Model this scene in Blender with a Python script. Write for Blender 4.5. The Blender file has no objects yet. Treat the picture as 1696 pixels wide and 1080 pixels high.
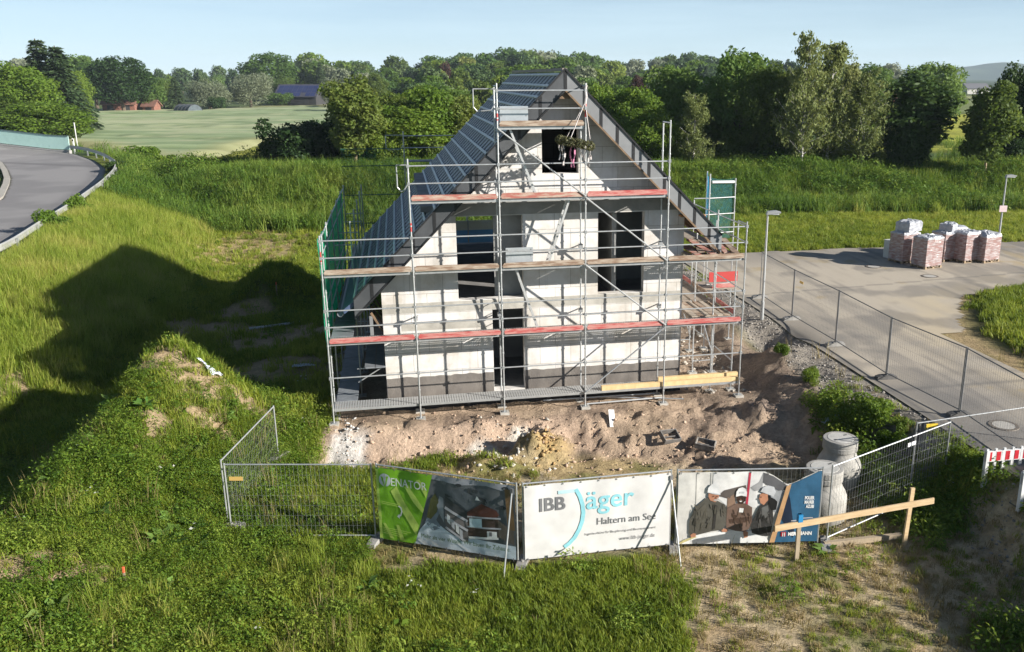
import bpy, bmesh, math, random
import numpy as np
from mathutils import Vector, Matrix
from mathutils.geometry import tessellate_polygon
R = math.radians
scene = bpy.context.scene
COL = scene.collection

# ------------------------------------------------------------------ camera, sky, sun
F_PX, PITCH, CX, CAM_Z = 1461.9, 0.2752, 961.6, 10.15      # focal length in photo pixels, tilt, principal column, height
YAW, OX, OY = 0.2006, -7.4089, 24.7377                      # the house and its scaffold stand turned by YAW
SUN_AZ, SUN_EL = R(-20.0), R(21.0)                           # from +X towards the camera side
camd = bpy.data.cameras.new('camera'); cam = bpy.data.objects.new('camera', camd); COL.objects.link(cam)
cam.location = (0, 0, CAM_Z); cam.rotation_euler = (math.pi/2 - PITCH, 0, 0)
camd.sensor_fit = 'HORIZONTAL'; camd.sensor_width = 36.0; camd.lens = F_PX/1696*36.0
camd.shift_x = -(CX - 848)/1696; camd.clip_start = 0.1; camd.clip_end = 9000
scene.camera = cam
world = bpy.data.worlds.new('World'); scene.world = world; world.use_nodes = True
wn = world.node_tree.nodes; wl = world.node_tree.links
sky = wn.new('ShaderNodeTexSky'); sky.sky_type = 'NISHITA'; sky.sun_disc = False
sky.sun_elevation = SUN_EL; sky.sun_rotation = math.pi/2 - SUN_AZ
sky.air_density = 0.6; sky.dust_density = 0.0; sky.ozone_density = 1.6; sky.altitude = 100
# thin high veil: streaky cirrus over the clear sky
wtc = wn.new('ShaderNodeTexCoord'); wmp = wn.new('ShaderNodeMapping'); wmp.inputs['Scale'].default_value = (2.2, 2.2, 26); wmp.inputs['Rotation'].default_value = (0.05, 0.09, 0.3)
wno = wn.new('ShaderNodeTexNoise'); wno.inputs['Scale'].default_value = 1.6; wno.inputs['Detail'].default_value = 6; wno.inputs['Roughness'].default_value = .55
wmr = wn.new('ShaderNodeMapRange'); wmr.inputs[1].default_value = .35; wmr.inputs[2].default_value = .70; wmr.inputs[3].default_value = .42; wmr.inputs[4].default_value = .74
wsx = wn.new('ShaderNodeSeparateXYZ'); wel = wn.new('ShaderNodeMapRange'); wel.inputs[1].default_value = .04; wel.inputs[2].default_value = .40; wel.inputs[3].default_value = 1.0; wel.inputs[4].default_value = .08
wl.new(wtc.outputs['Generated'], wsx.inputs[0]); wl.new(wsx.outputs[2], wel.inputs[0]); wmu = wn.new('ShaderNodeMath'); wmu.operation = 'MULTIPLY'
wmx = wn.new('ShaderNodeMixRGB'); wmx.inputs[2].default_value = (6.4, 8.3, 9.3, 1)
wl.new(wtc.outputs['Generated'], wmp.inputs[0]); wl.new(wmp.outputs[0], wno.inputs['Vector']); wl.new(wno.outputs['Fac'], wmr.inputs[0]); wl.new(wmr.outputs[0], wmu.inputs[0]); wl.new(wel.outputs[0], wmu.inputs[1]); wl.new(wmu.outputs[0], wmx.inputs[0]); wl.new(sky.outputs[0], wmx.inputs[1])
wl.new(wmx.outputs[0], wn['Background'].inputs[0]); wn['Background'].inputs[1].default_value = 0.05
sund = bpy.data.lights.new('sun', 'SUN'); sund.energy = 5.0; sund.angle = R(0.53); sund.color = (1.0, 0.95, 0.875)
sun = bpy.data.objects.new('sun', sund); COL.objects.link(sun)
sdir = Vector((math.cos(SUN_AZ)*math.cos(SUN_EL), math.sin(SUN_AZ)*math.cos(SUN_EL), math.sin(SUN_EL)))
sun.rotation_euler = sdir.to_track_quat('Z', 'Y').to_euler(); sun.location = (30, -20, 40)
scene.view_settings.view_transform = 'Standard'; scene.view_settings.look = 'None'
scene.view_settings.gamma = 1.0; scene.view_settings.exposure = 1.15
scene.render.engine = 'CYCLES'
scene.cycles.max_bounces = 8; scene.cycles.diffuse_bounces = 3; scene.cycles.transparent_max_bounces = 24
scene.cycles.volume_bounces = 0

# ------------------------------------------------------------------ geometry of the place
cp, sp = math.cos(PITCH), math.sin(PITCH)
def ray(px, py):
    u = (px - CX)/F_PX; v = -(py - 540)/F_PX
    return np.array([u, cp + v*sp, -sp + v*cp])
def gp(px, py, z=0.0):                     # ground point under a photo pixel at height z
    r = ray(px, py); t = (z - CAM_Z)/r[2]; return (t*r[0], t*r[1])
def at(px, py, y):                         # point seen at a photo pixel at distance y
    r = ray(px, py); t = y/r[1]; return (t*r[0], y, CAM_Z + t*r[2])
cyw, syw = math.cos(YAW), math.sin(YAW)
def l2w(s, d): return (OX + s*cyw - d*syw, OY + s*syw + d*cyw)
def w2l(x, y): return ((x-OX)*cyw + (y-OY)*syw, -(x-OX)*syw + (y-OY)*cyw)
def sm(a, b, x):
    t = np.clip((x-a)/(b-a), 0, 1); return t*t*(3-2*t)
def lerp(a, b, t): return a + (b-a)*t
def hash2(ix, iy, seed):
    h = (ix.astype(np.int64)*374761393 + iy.astype(np.int64)*668265263 + seed*2147483647) & 0xFFFFFFFF
    h = ((h ^ (h >> 13))*1274126177) & 0xFFFFFFFF
    h = h ^ (h >> 16)
    return (h & 0xFFFFFF)/float(0xFFFFFF)
def vn(x, y, sc, seed=0):                  # value noise 0..1
    x = np.asarray(x, float)/sc; y = np.asarray(y, float)/sc
    ix = np.floor(x); iy = np.floor(y); fx = x-ix; fy = y-iy
    fx = fx*fx*(3-2*fx); fy = fy*fy*(3-2*fy)
    a = hash2(ix, iy, seed); b = hash2(ix+1, iy, seed); c = hash2(ix, iy+1, seed); e = hash2(ix+1, iy+1, seed)
    return (a*(1-fx)+b*fx)*(1-fy) + (c*(1-fx)+e*fx)*fy
def fbm(x, y, sc, seed=0, n=4):
    v = 0; a = .5; t = 0
    for i in range(n):
        v = v + a*vn(x, y, sc/2**i, seed+i*17); t += a; a *= .5
    return v/t
RAIL = np.array([(-37,6),(-31.5,15),(-27.2,24),(-25.2,31)]+[(x*1.171, y*1.171) for x, y in ((-21.7,32.6),(-23.7,38.3),(-25.9,45),(-29.3,54.4),(-32.3,61.8),(-35.2,67.8),(-39.6,74.6),(-44.6,81),(-48.3,84.2))]+[(-66,100.2),(-92,104.5),(-135,111)], float)
def ramp_rise(x): return np.maximum(0, -x-57)*.085*(x > -140)
def rail_dist(x, y):                       # signed distance to the guard rail, positive on the site side
    best = np.full(np.shape(x), 1e9); sign = np.ones(np.shape(x))
    for i in range(len(RAIL)-1):
        a = RAIL[i]; b = RAIL[i+1]; dx, dy = b-a; L2 = dx*dx+dy*dy
        t = np.clip(((x-a[0])*dx+(y-a[1])*dy)/L2, 0, 1)
        qx = x-(a[0]+t*dx); qy = y-(a[1]+t*dy); q = np.hypot(qx, qy)
        cr = dx*(y-a[1]) - dy*(x-a[0])
        upd = q < best
        best = np.where(upd, q, best); sign = np.where(upd, np.where(cr < 0, 1, -1), sign)
    return best*sign
def blob(x, y, cx, cy, rx, ry, rot=0.0, soft=.35, wob=.25, seed=3):
    c, s_ = math.cos(rot), math.sin(rot); X = (x-cx)*c+(y-cy)*s_; Y = -(x-cx)*s_+(y-cy)*c
    r = np.hypot(X/rx, Y/ry) + (fbm(x, y, max(rx, ry)*.5, seed)-.5)*2*wob
    return 1 - sm(1-soft, 1+soft, r)
ZRD = 0.70                                 # the building road runs higher
FZ = -0.65                                 # the front plot lies lower than the building pad
def soil_mask(x, y):
    s, d = w2l(x, y); n = (fbm(x, y, 2.2, 5)-.5)
    left = sm(-.9, .1, s + n*1.2)
    fr = lerp(-1.9, -5.2, sm(4, 8.5, s))
    front = sm(fr-.5, fr+.4, d + n*1.5)
    right = 1 - sm(14.6, 15.9, s + n*1.4 + sm(-1,-6,d)*1.6)
    back = 1 - sm(12, 15, d + n)
    return left*front*right*back
def H(x, y):
    x = np.asarray(x, float); y = np.asarray(y, float); s, d = w2l(x, y)
    n1 = fbm(x, y, 3.0, 11)-.5
    w = sm(6, 12, s); wl_ = 1 - sm(-2.5, .2, s)
    dc = lerp(-.42 + n1*.7, -.7, w); df = lerp(-1.45 + n1*.5, -3.9 + n1, w)
    dc = lerp(dc, 3.0, wl_); df = lerp(df, -4.0, wl_)
    z = FZ*(1 - sm(df, dc, d))
    fr_ = 1-sm(-5.5, -2.0, d); rr_ = sm(12.9+2.5*fr_, 16.4+.6*fr_, s + (fbm(x, y, 2.0, 13)-.5)*.8*(1-.6*fr_)); z = z*(1-rr_) + ZRD*rr_
    so = soil_mask(x, y)
    lump = (fbm(x, y, .8, 21, 6)-.5)
    gul = np.abs(2*fbm(x*1.6, y*.5, .8, 35, 3)-1)
    rid = 1-np.abs(2*fbm(x, y, .42, 31, 4)-1)
    steep = sm(df-.9, df, d)*(1-sm(dc-.1, dc+.5, d))
    z = z + so*(lump*.20*(.35+steep) + (rid-.7)*.11*(.35+steep) + (fbm(x, y, .28, 37, 4)-.5)*.15*(.3+steep) - (1-sm(0, .22, gul))*.05*steep + (vn(x, y, .14, 77)-.5)*.08)
    # clay lump, grey lump, pit and berm on the bare soil
    for (cx_, cy_, r_, h_) in ((905, 744, .8, .48), (872, 754, .5, .34), (1258, 712, .62, .50), (800, 768, .5, .28), (840, 772, .45, .25), (1295, 640, .8, .3)):
        gx, gy = gp(cx_, cy_, -.55); q = np.hypot(x-gx, y-gy)/r_
        q = q*(.75+.5*fbm(x, y, .5, 43)); z = z + h_*np.exp(-q**4*1.2)*(.62+.5*vn(x, y, .20, 41)+.35*vn(x, y, .09, 45)-.2*vn(x, y, .42, 47))
    bm_ = np.exp(-((s-14.5-(fbm(x,y,3,71)-.5)*.8)/.75)**2)*sm(-7.5, -4, d)*(1-sm(7, 9, d))*(.02+.42*fbm(x, y, 1.6, 51)**1.6)
    z = z + bm_*.9
    gx, gy = gp(1268, 585); z = z - .55*np.exp(-(np.hypot((x-gx)/1.0, (y-gy)/1.1))**2)
    # spoil heap overgrown with weeds, left of the house
    cxl = -12.1 - .07*(25-y) + (fbm(x, y, 2.5, 63)-.5)*.8; hgt = np.interp(y, [10, 14, 18, 22, 24.6, 25.6], [1.2, 1.6, 2.1, 2.5, 2.85, 2.85])
    q = (x - cxl)/np.where(x < cxl, 1.75, 2.9); z = z + hgt*np.exp(-np.abs(q)**1.8)*(1-sm(24.8, 28.2, y+(x-cxl)*.55))*(.84+.32*fbm(x, y, 1.3, 61))
    z = z - .45*sm(-10, -13.5, x)*sm(9, 14, y)*(1-sm(52, 60, y))
    hx, hy = gp(462, 482); z = z + 1.75*np.exp(-(((x-hx)/1.9)**2+((y-hy)/1.6)**2)**1.2)
    hx, hy = gp(20, 930, -.5); z = z - .35*np.exp(-((x-hx)/1.6)**2-((y-hy)/1.2)**2)
    # embankment of the ramp road
    rd = rail_dist(x, y)
    q = np.maximum(rd-.9, 0); ze = 2.2 + ramp_rise(x) - .40*(np.sqrt(q*q+.8) - .894)
    z = np.maximum(z, ze)
    # bank behind the plot
    y0 = 61.5 + (x+20)*.075 + (fbm(x, y, 9, 81)-.5)*2
    fade = 1 - sm(-46, -60, x)*1.0
    z = np.maximum(z, np.where(y > y0-1, 2.5*sm(y0, y0+8, y)*(1 - sm(77, 84, y))*sm(.5, 6, rd), -9))
    # soft natural unevenness, none under the roads
    onroad = sm(16.0, 16.5, s)*(1 - sm(21.0, 22.5, d))*(1-sm(90,120,x))
    onramp = 1 - sm(-.6, .6, rd)
    z = z + (fbm(x, y, 6, 91)-.5)*.22*(1-onroad)*(1-onramp)*(1-so)*(1-sm(-.5,.2,s)*sm(-1,0,d)*(1-sm(15,17,s))) + (fbm(x, y, .8, 95)-.5)*.08*(1-onroad)*(1-onramp)
    return z
def hz(x, y): return float(H(np.array([x]), np.array([y]))[0])
def gpt(px, py):                           # terrain point under a photo pixel
    r = ray(px, py); ts = np.concatenate([np.arange(9, 60, .1), np.arange(60, 420, .5)])
    t = ts/r[1]; X = t*r[0]; Y = ts; Z = CAM_Z + t*r[2]; h = H(X, Y)
    k = int(np.argmax(Z < h)); return (float(X[k]), float(Y[k]), float(h[k]))

# ------------------------------------------------------------------ materials
MATS = {}
def mat(name, col, rough=.7, col2=None, scale=4.0, mix=(.35, .65), bump=0.0, bscale=None, metal=0.0, detail=5, stretch=None, spec=.5, coords='Object'):
    if name in MATS: return MATS[name]
    m = bpy.data.materials.new(name); m.use_nodes = True; nt = m.node_tree; N = nt.nodes; L = nt.links
    b = N['Principled BSDF']; b.inputs['Roughness'].default_value = rough; b.inputs['Metallic'].default_value = metal
    b.inputs['Specular IOR Level'].default_value = spec
    b.inputs['Base Color'].default_value = (*col, 1)
    tc = N.new('ShaderNodeTexCoord'); vec = tc.outputs[coords]
    if stretch:
        mp = N.new('ShaderNodeMapping'); mp.inputs['Scale'].default_value = stretch; L.new(vec, mp.inputs[0]); vec = mp.outputs[0]
    if col2 is not None:
        n = N.new('ShaderNodeTexNoise'); n.inputs['Scale'].default_value = scale; n.inputs['Detail'].default_value = detail; n.inputs['Roughness'].default_value = .6
        L.new(vec, n.inputs['Vector'])
        r = N.new('ShaderNodeValToRGB'); e = r.color_ramp.elements; e[0].position = mix[0]; e[1].position = mix[1]
        e[0].color = (*col, 1); e[1].color = (*col2, 1); L.new(n.outputs['Fac'], r.inputs[0]); L.new(r.outputs[0], b.inputs['Base Color'])
    if bump:
        n2 = N.new('ShaderNodeTexNoise'); n2.inputs['Scale'].default_value = bscale or scale*4; n2.inputs['Detail'].default_value = 6
        L.new(vec, n2.inputs['Vector'])
        bp = N.new('ShaderNodeBump'); bp.inputs['Strength'].default_value = bump; bp.inputs['Distance'].default_value = .02
        L.new(n2.outputs['Fac'], bp.inputs['Height']); L.new(bp.outputs[0], b.inputs['Normal'])
    MATS[name] = m; return m
def leafmat(name, cols, trans=.35, rough=.6, attr='tone'):
    """foliage: each leaf has its own tone, each plant its own tint"""
    m = bpy.data.materials.new(name); m.use_nodes = True; nt = m.node_tree; N = nt.nodes; L = nt.links
    N.remove(N['Principled BSDF']); out = N['Material Output']
    at_ = N.new('ShaderNodeAttribute'); at_.attribute_name = attr
    oi = N.new('ShaderNodeObjectInfo')
    ad = N.new('ShaderNodeMath'); ad.operation = 'MULTIPLY_ADD'; ad.inputs[1].default_value = .55
    L.new(at_.outputs['Fac'], ad.inputs[0])
    m2 = N.new('ShaderNodeMath'); m2.operation = 'MULTIPLY'; m2.inputs[1].default_value = .45; L.new(oi.outputs['Random'], m2.inputs[0]); 
    ti = N.new('ShaderNodeAttribute'); ti.attribute_type = 'INSTANCER'; ti.attribute_name = 'tint'; a3 = N.new('ShaderNodeMath'); a3.operation = 'ADD'; L.new(m2.outputs[0], a3.inputs[0]); L.new(ti.outputs['Fac'], a3.inputs[1])
    L.new(a3.outputs[0], ad.inputs[2])
    r = N.new('ShaderNodeValToRGB'); e = r.color_ramp.elements
    while len(e) < len(cols): e.new(.5)
    for i, c in enumerate(cols): e[i].position = i/(len(cols)-1); e[i].color = (*c, 1)
    L.new(ad.outputs[0], r.inputs[0])
    pb = N.new('ShaderNodeBsdfPrincipled'); pb.inputs['Roughness'].default_value = rough; pb.inputs['Specular IOR Level'].default_value = .25
    tr = N.new('ShaderNodeBsdfTranslucent'); mx = N.new('ShaderNodeMixShader'); mx.inputs[0].default_value = trans
    hs = N.new('ShaderNodeHueSaturation'); hs.inputs['Hue'].default_value = .485; hs.inputs['Value'].default_value = 1.25; L.new(r.outputs[0], hs.inputs['Color'])
    L.new(r.outputs[0], pb.inputs['Base Color']); L.new(hs.outputs[0], tr.inputs[0])
    L.new(pb.outputs[0], mx.inputs[1]); L.new(tr.outputs[0], mx.inputs[2]); L.new(mx.outputs[0], out.inputs[0])
    MATS[name] = m; return m

# ------------------------------------------------------------------ mesh building
class MB:
    def __init__(self): self.v = []; self.f = []; self.m = []
    def add(self, vs, fs, mi=0):
        o = len(self.v); self.v.extend([tuple(p) for p in vs]); self.f.extend([tuple(o+i for i in q) for q in fs]); self.m.extend([mi]*len(fs)); return self
    def box(self, a, b, mi=0):
        x0, y0, z0 = a; x1, y1, z1 = b
        return self.add([(x0,y0,z0),(x1,y0,z0),(x1,y1,z0),(x0,y1,z0),(x0,y0,z1),(x1,y0,z1),(x1,y1,z1),(x0,y1,z1)],
                        [(0,3,2,1),(4,5,6,7),(0,1,5,4),(1,2,6,5),(2,3,7,6),(3,0,4,7)], mi)
    def bar(self, p, q, w, h, mi=0, up=(0,0,1)):       # square bar from p to q, w across, h along up
        p = Vector(p); q = Vector(q); d = (q-p).normalized(); up = Vector(up)
        if abs(d.dot(up)) > .98: up = Vector((0, 1, 0))
        sd = d.cross(up).normalized(); u = sd.cross(d).normalized(); sd = sd*w/2; u = u*h/2
        vs = [p-sd-u, p+sd-u, p+sd+u, p-sd+u, q-sd-u, q+sd-u, q+sd+u, q-sd+u]
        return self.add(vs, [(0,1,2,3),(7,6,5,4),(0,4,5,1),(1,5,6,2),(2,6,7,3),(3,7,4,0)], mi)
    def tube(self, p, q, r, n=6, r2=None, mi=0, cap=True):
        p = Vector(p); q = Vector(q); d = (q-p).normalized(); a = d.orthogonal().normalized(); b = d.cross(a); r2 = r if r2 is None else r2
        vs = []
        for k in range(n):
            t = 2*math.pi*k/n; o = a*math.cos(t)+b*math.sin(t); vs.append(p+o*r); vs.append(q+o*r2)
        fs = [(2*k, 2*((k+1) % n), 2*((k+1) % n)+1, 2*k+1) for k in range(n)]
        if cap: fs += [tuple(2*k for k in range(n))[::-1], tuple(2*k+1 for k in range(n))]
        return self.add(vs, fs, mi)
    def path(self, pts, r, n=6, mi=0):
        for i in range(len(pts)-1): self.tube(pts[i], pts[i+1], r, n, mi=mi)
        return self
    def lathe(self, prof, c=(0,0,0), n=24, mi=0):
        vs = []; k = len(prof)
        for i in range(n):
            t = 2*math.pi*i/n
            for (r, z) in prof: vs.append((c[0]+r*math.cos(t), c[1]+r*math.sin(t), c[2]+z))
        fs = [(i*k+j, ((i+1) % n)*k+j, ((i+1) % n)*k+j+1, i*k+j+1) for i in range(n) for j in range(k-1)]
        return self.add(vs, fs, mi)
    def prism(self, poly, y0, y1, mi=0, holes=()):     # outline in (x,z) extruded along y, with holes
        rings = [list(poly)]+[list(h) for h in holes]
        tri = tessellate_polygon([[Vector((a, b, 0)) for a, b in r] for r in rings]); fl = [p for r in rings for p in r]; n = len(fl)
        vs = [(a, y0, b) for a, b in fl]+[(a, y1, b) for a, b in fl]; fs = []
        for t in tri:
            a, b, c = [fl[i] for i in t]; ar = (b[0]-a[0])*(c[1]-a[1])-(b[1]-a[1])*(c[0]-a[0])
            t = t if ar > 0 else t[::-1]; fs.append(tuple(t)); fs.append(tuple(i+n for i in t[::-1]))
        o = 0
        for ri, r in enumerate(rings):
            k = len(r); ar = sum(r[i][0]*r[(i+1) % k][1]-r[(i+1) % k][0]*r[i][1] for i in range(k)); ccw = ar > 0
            for i in range(k):
                a, b = o+i, o+(i+1) % k; q = (a, a+n, b+n, b) 
                fs.append(q if (ccw == (ri == 0)) else q[::-1])
            o += k
        return self.add(vs, fs, mi)
    def build(self, name, mats, parent=None, smooth=False, loc=None):
        me = bpy.data.meshes.new(name); me.from_pydata(self.v, [], self.f)
        for m in (mats if isinstance(mats, (list, tuple)) else [mats]): me.materials.append(m)
        if any(self.m): me.polygons.foreach_set('material_index', self.m)
        if smooth: me.polygons.foreach_set('use_smooth', [True]*len(self.f))
        me.update(); o = bpy.data.objects.new(name, me); COL.objects.link(o)
        if parent: o.parent = parent
        if loc: o.location = loc
        return o
def tag(o, label=None, cat=None, group=None, kind=None):
    if label: o['label'] = label
    if cat: o['category'] = cat
    if group: o['group'] = group
    if kind: o['kind'] = kind
    return o
def empty(name, loc, rz=0, label=None, cat=None, group=None):
    o = bpy.data.objects.new(name, None); COL.objects.link(o); o.location = loc; o.rotation_euler = (0, 0, rz); o.empty_display_size = .3
    return tag(o, label, cat, group)
def copy_thing(o, loc, rz, label=None, group=None, scale=None):
    def cp_(q, par):
        c = q.copy(); COL.objects.link(c)
        if par: c.parent = par
        for ch in q.children: cp_(ch, c)
        return c
    c = cp_(o, None); c.location = loc; c.rotation_euler = (0, 0, rz)
    if scale: c.scale = scale
    return tag(c, label, None, group)
def npmesh(name, V, Fq, mats, tone=None, smooth=False):
    """mesh from numpy arrays of vertices and equal sized faces"""
    me = bpy.data.meshes.new(name); V = np.asarray(V, np.float32); Fq = np.asarray(Fq, np.int32); k = Fq.shape[1]
    me.vertices.add(len(V)); me.vertices.foreach_set('co', V.ravel())
    me.loops.add(Fq.size); me.loops.foreach_set('vertex_index', Fq.ravel())
    me.polygons.add(len(Fq)); me.polygons.foreach_set('loop_start', np.arange(0, Fq.size, k, dtype=np.int32))
    if smooth: me.polygons.foreach_set('use_smooth', np.ones(len(Fq), bool))
    for m in (mats if isinstance(mats, (list, tuple)) else [mats]): me.materials.append(m)
    me.update(calc_edges=True); me.validate()
    if tone is not None:
        a = me.attributes.new('tone', 'FLOAT', 'POINT'); a.data.foreach_set('value', np.asarray(tone, np.float32))
    return me
def grid_faces(nx, ny):
    i = np.arange(nx*ny).reshape(ny, nx); return np.stack([i[:-1, :-1], i[:-1, 1:], i[1:, 1:], i[1:, :-1]], -1).reshape(-1, 4)

# ------------------------------------------------------------------ the ground
def axis(lo, hi, step, far, g=1.045):
    a = list(np.arange(lo, hi+1e-6, step)); st = step
    while a[-1] < far: st *= g; a.append(a[-1]+st)
    st = step
    while a[0] > -far if lo < 0 else a[0] > -80: st *= g; a.insert(0, a[0]-st)
    return np.array(a)
gx = axis(-17, 19, .13, 3500); gy = axis(11, 31, .13, 3600)
GX, GY = np.meshgrid(gx, gy)
GZ = H(GX, GY)
def mixc(c, col, m): return c*(1-m[..., None]) + np.array(col)*m[..., None]
def bare_front(x, y):                      # trodden sandy strip in front of the banners
    s, d = w2l(x, y); n = fbm(x, y, 1.6, 141)-.5; n2 = fbm(x, y, .55, 147)-.5
    m = sm(7.1, 8.2, s + n*1.3 + (d+8)*-.12)*(1-sm(-8.0, -7.4, d+n*.6))
    tuft = sm(.50, .68, fbm(x, y, 1.9, 143, 3)*.55+fbm(x, y, .6, 149, 3)*.45+.10*(1-sm(9.6, 10.6, s))*sm(8.9, 9.2, s))
    lane = np.exp(-((s-8.4+(d+8)*.18)/.55)**2)
    return np.clip(m*(1-.7*tuft*(1-lane)), 0, 1)*sm(-30, -20, d)
def dry_patch(x, y):
    gx_, gy_ = gp(432, 402); g2, h2 = gp(250, 385, 1.0)
    return np.maximum(blob(x, y, gx_, gy_, 4.4, 10.0, .1, .6, .5, 151), .5*blob(x, y, g2, h2, 1.8, 1.2, 0, .5, .5, 152))
MBS = [(gpt(px, py)[:2], rx, ry, ro) for px, py, rx, ry, ro in ((255, 590, .9, .9, 0), (295, 600, 1.1, .9, -.4), (340, 622, 1.0, .75, -.5), (392, 652, 1.0, .6, -.5), (425, 672, .8, .5, -.4), (258, 700, .45, .75, 0), (225, 690, .35, .25, 0), (345, 700, .7, .4, 0), (430, 690, .6, .25, 0), (40, 945, 1.7, .8, .3), (25, 640, .7, .9, 0), (478, 558, 3.4, 2.3, .1), (370, 548, 2.6, 1.5, 0), (445, 612, 3.0, 2.0, 0), (395, 520, 2.0, 1.0, 0))]
def mound_bare(x, y):
    m = 0
    for (q, rx, ry, ro) in MBS: m = np.maximum(m, blob(x, y, q[0], q[1], rx, ry, ro, .4, .45, 161))
    return np.clip(m, 0, 1)
def fence_plot(x, y):                      # trodden yellow ground between slope and banners
    s, d = w2l(x, y); n = fbm(x, y, 1.5, 171)-.5
    return sm(.6, 1.8, s+n)*(1-sm(13.8, 15.2, s+n))*sm(-8.2, -7.4, d+n*.8)*(1-sm(-.5, .4, d+n*.8-lerp(-1.9, -4.0, sm(6, 12, s))))
def verge(x, y):                           # gravel strip along the kerbless road edge
    s, d = w2l(x, y); n = (fbm(x, y, 1.1, 181)-.5)
    return sm(14.9, 15.6, s+n*.7)*(1-sm(16.75, 16.9, s))*(1-sm(18, 22, d))*sm(-7.5,-5,d)
def island_sand(x, y):
    s, d = w2l(x, y)
    return np.clip(1-np.abs(island_d(x, y)+.3+(fbm(x, y, 1.4, 191)-.5)*1.2)/1.5, 0, 1)
ISL = [gp(*p, ZRD) for p in ((1800, 470), (1696, 474), (1655, 480), (1612, 490), (1590, 508), (1594, 530), (1606, 552), (1640, 578), (1696, 604), (1800, 640), (2300, 800))]
def poly_sd(x, y, P):                      # signed distance to a polygon, inside positive
    best = np.full(np.shape(x), 1e9); ins = np.zeros(np.shape(x), bool); n = len(P)
    for i in range(n):
        ax, ay = P[i]; bx, by = P[(i+1) % n]; dx, dy = bx-ax, by-ay
        t = np.clip(((x-ax)*dx+(y-ay)*dy)/(dx*dx+dy*dy), 0, 1); best = np.minimum(best, np.hypot(x-ax-t*dx, y-ay-t*dy))
        cond = ((ay > y) != (by > y)) & (x < (bx-ax)*(y-ay)/(by-ay+1e-12)+ax); ins ^= cond
    return np.where(ins, best, -best)
def island_d(x, y): return poly_sd(x, y, ISL)
def road_mask(x, y):                       # building road on the right, with the turning area behind
    s, d = w2l(x, y); n = (fbm(x, y, 1.2, 201)-.5)
    m = (s > 16.65 + n*.12) & (d < 20.0 + n*.25) & ~((island_d(x, y) + n*.8) > .0) & (s < 95)
    near = (d < 3.0) & (s > 22.3 + n*.3)
    return m & ~near & (d > -28)
def lawn_mask(x, y):
    s, d = w2l(x, y); return sm(8, 13, x)*(1-sm(60.5, 63.5, y-(x-8)*.02))*sm(19.6, 20.3, d)
s_, d_ = w2l(GX, GY)
fine = fbm(GX, GY, .5, 211); big = fbm(GX, GY, 14, 215); mid = fbm(GX, GY, 3.2, 219)
C = np.zeros(GX.shape+(3,)) + np.array([.072, .095, .020])
C = mixc(C, [.10, .13, .025], sm(.35, .7, mid)); C = mixc(C, [.10, .088, .040], .6*sm(.55, .8, fine))
far = sm(84, 100, GY)
C = mixc(C, [.10, .135, .045], far)
C = mixc(C, [.055, .085, .030], far*sm(.45, .6, fbm(GX, GY, 160, 222, 2)))
C = mixc(C, [.050, .070, .028], sm(260, 420, GY))
rdd = rail_dist(GX, GY)
C = mixc(C, [.16, .18, .03], (1-sm(7, 11, rdd))*sm(-1, 1, rdd)*(GY < 95))
# sunny mown strip and yellow barley beyond the bank
yb = poly_sd(GX, GY, [gp(*p) for p in ((300, 292), (345, 262), (440, 238), (640, 225), (640, 300))]); C = mixc(C, [.26, .27, .045], sm(-2, 2, yb))
yr = poly_sd(GX, GY, [gp(*p) for p in ((1380, 262), (1380, 200), (1696, 190), (1900, 190), (1900, 262))]); C = mixc(C, [.36, .36, .055], sm(-3, 3, yr)*(.75+.25*np.sin(GX*.35+GY*.5)))
yr = poly_sd(GX, GY, [gp(*p) for p in ((1100, 196), (1100, 172), (1696, 168), (1900, 168), (1900, 188))]); C = mixc(C, [.16, .19, .07], sm(-4, 4, yr))
yr = poly_sd(GX, GY, [gp(*p) for p in ((1540, 166), (1540, 161), (1800, 161), (1800, 166))]); C = mixc(C, [.25, .26, .12], sm(-6, 6, yr))
yr = poly_sd(GX, GY, [gp(*p) for p in ((360, 182), (500, 168), (620, 168), (620, 184))]); C = mixc(C, [.22, .22, .10], sm(-5, 5, yr))
C = mixc(C, [.36, .28, .14], .9*dry_patch(GX, GY)); 
mb = mound_bare(GX, GY); C = mixc(C, [.34, .25, .155], .92*mb*sm(.2, .45, fine+.15))
bf = bare_front(GX, GY); C = mixc(C, np.array([.46, .365, .235]), .95*bf); C = mixc(C, [.30, .20, .10], bf*.5*sm(.55, .7, fine))
# bare building soil: brown pad, pinkish slope, ochre plot, chalky spoil
so = soil_mask(GX, GY)
soilc = np.zeros(C.shape) + np.array([.325, .245, .172])
soilc = mixc(soilc, [.40, .30, .215], sm(.45, .62, fbm(GX, GY, 2.0, 231)))
soilc = mixc(soilc, [.215, .16, .12], sm(.56, .72, fbm(GX, GY, 1.1, 233))*.8)
soilc = mixc(soilc, [.44, .325, .24], (1-sm(6, 8.5, s_))*sm(-2.2, -1.2, d_)*(1-sm(-.7, -.2, d_))*.8)
soilc = mixc(soilc, [.235, .185, .145], sm(10.5, 13, s_)*sm(-3, 0, d_)*.55)
for (px, py, rx, ry, col) in ((575, 755, .5, .8, (.46, .44, .41)), (830, 770, .95, .55, (.50, .465, .40)), (872, 735, .5, .4, (.52, .49, .43)), (800, 745, .4, .3, (.5, .47, .42)), (780, 668, 1.6, .35, (.42, .38, .33)), (860, 680, 1.6, .4, (.45, .41, .35)), (905, 746, .75, .65, (.42, .30, .135)), (1255, 708, .6, .5, (.20, .155, .125)), (970, 760, .3, .7, (.05, .045, .035))):
    qx, qy = gp(px, py, -.5); soilc = mixc(soilc, col, blob(GX, GY, qx, qy, rx, ry, 0, .4, .5, 241)*.95)
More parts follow.
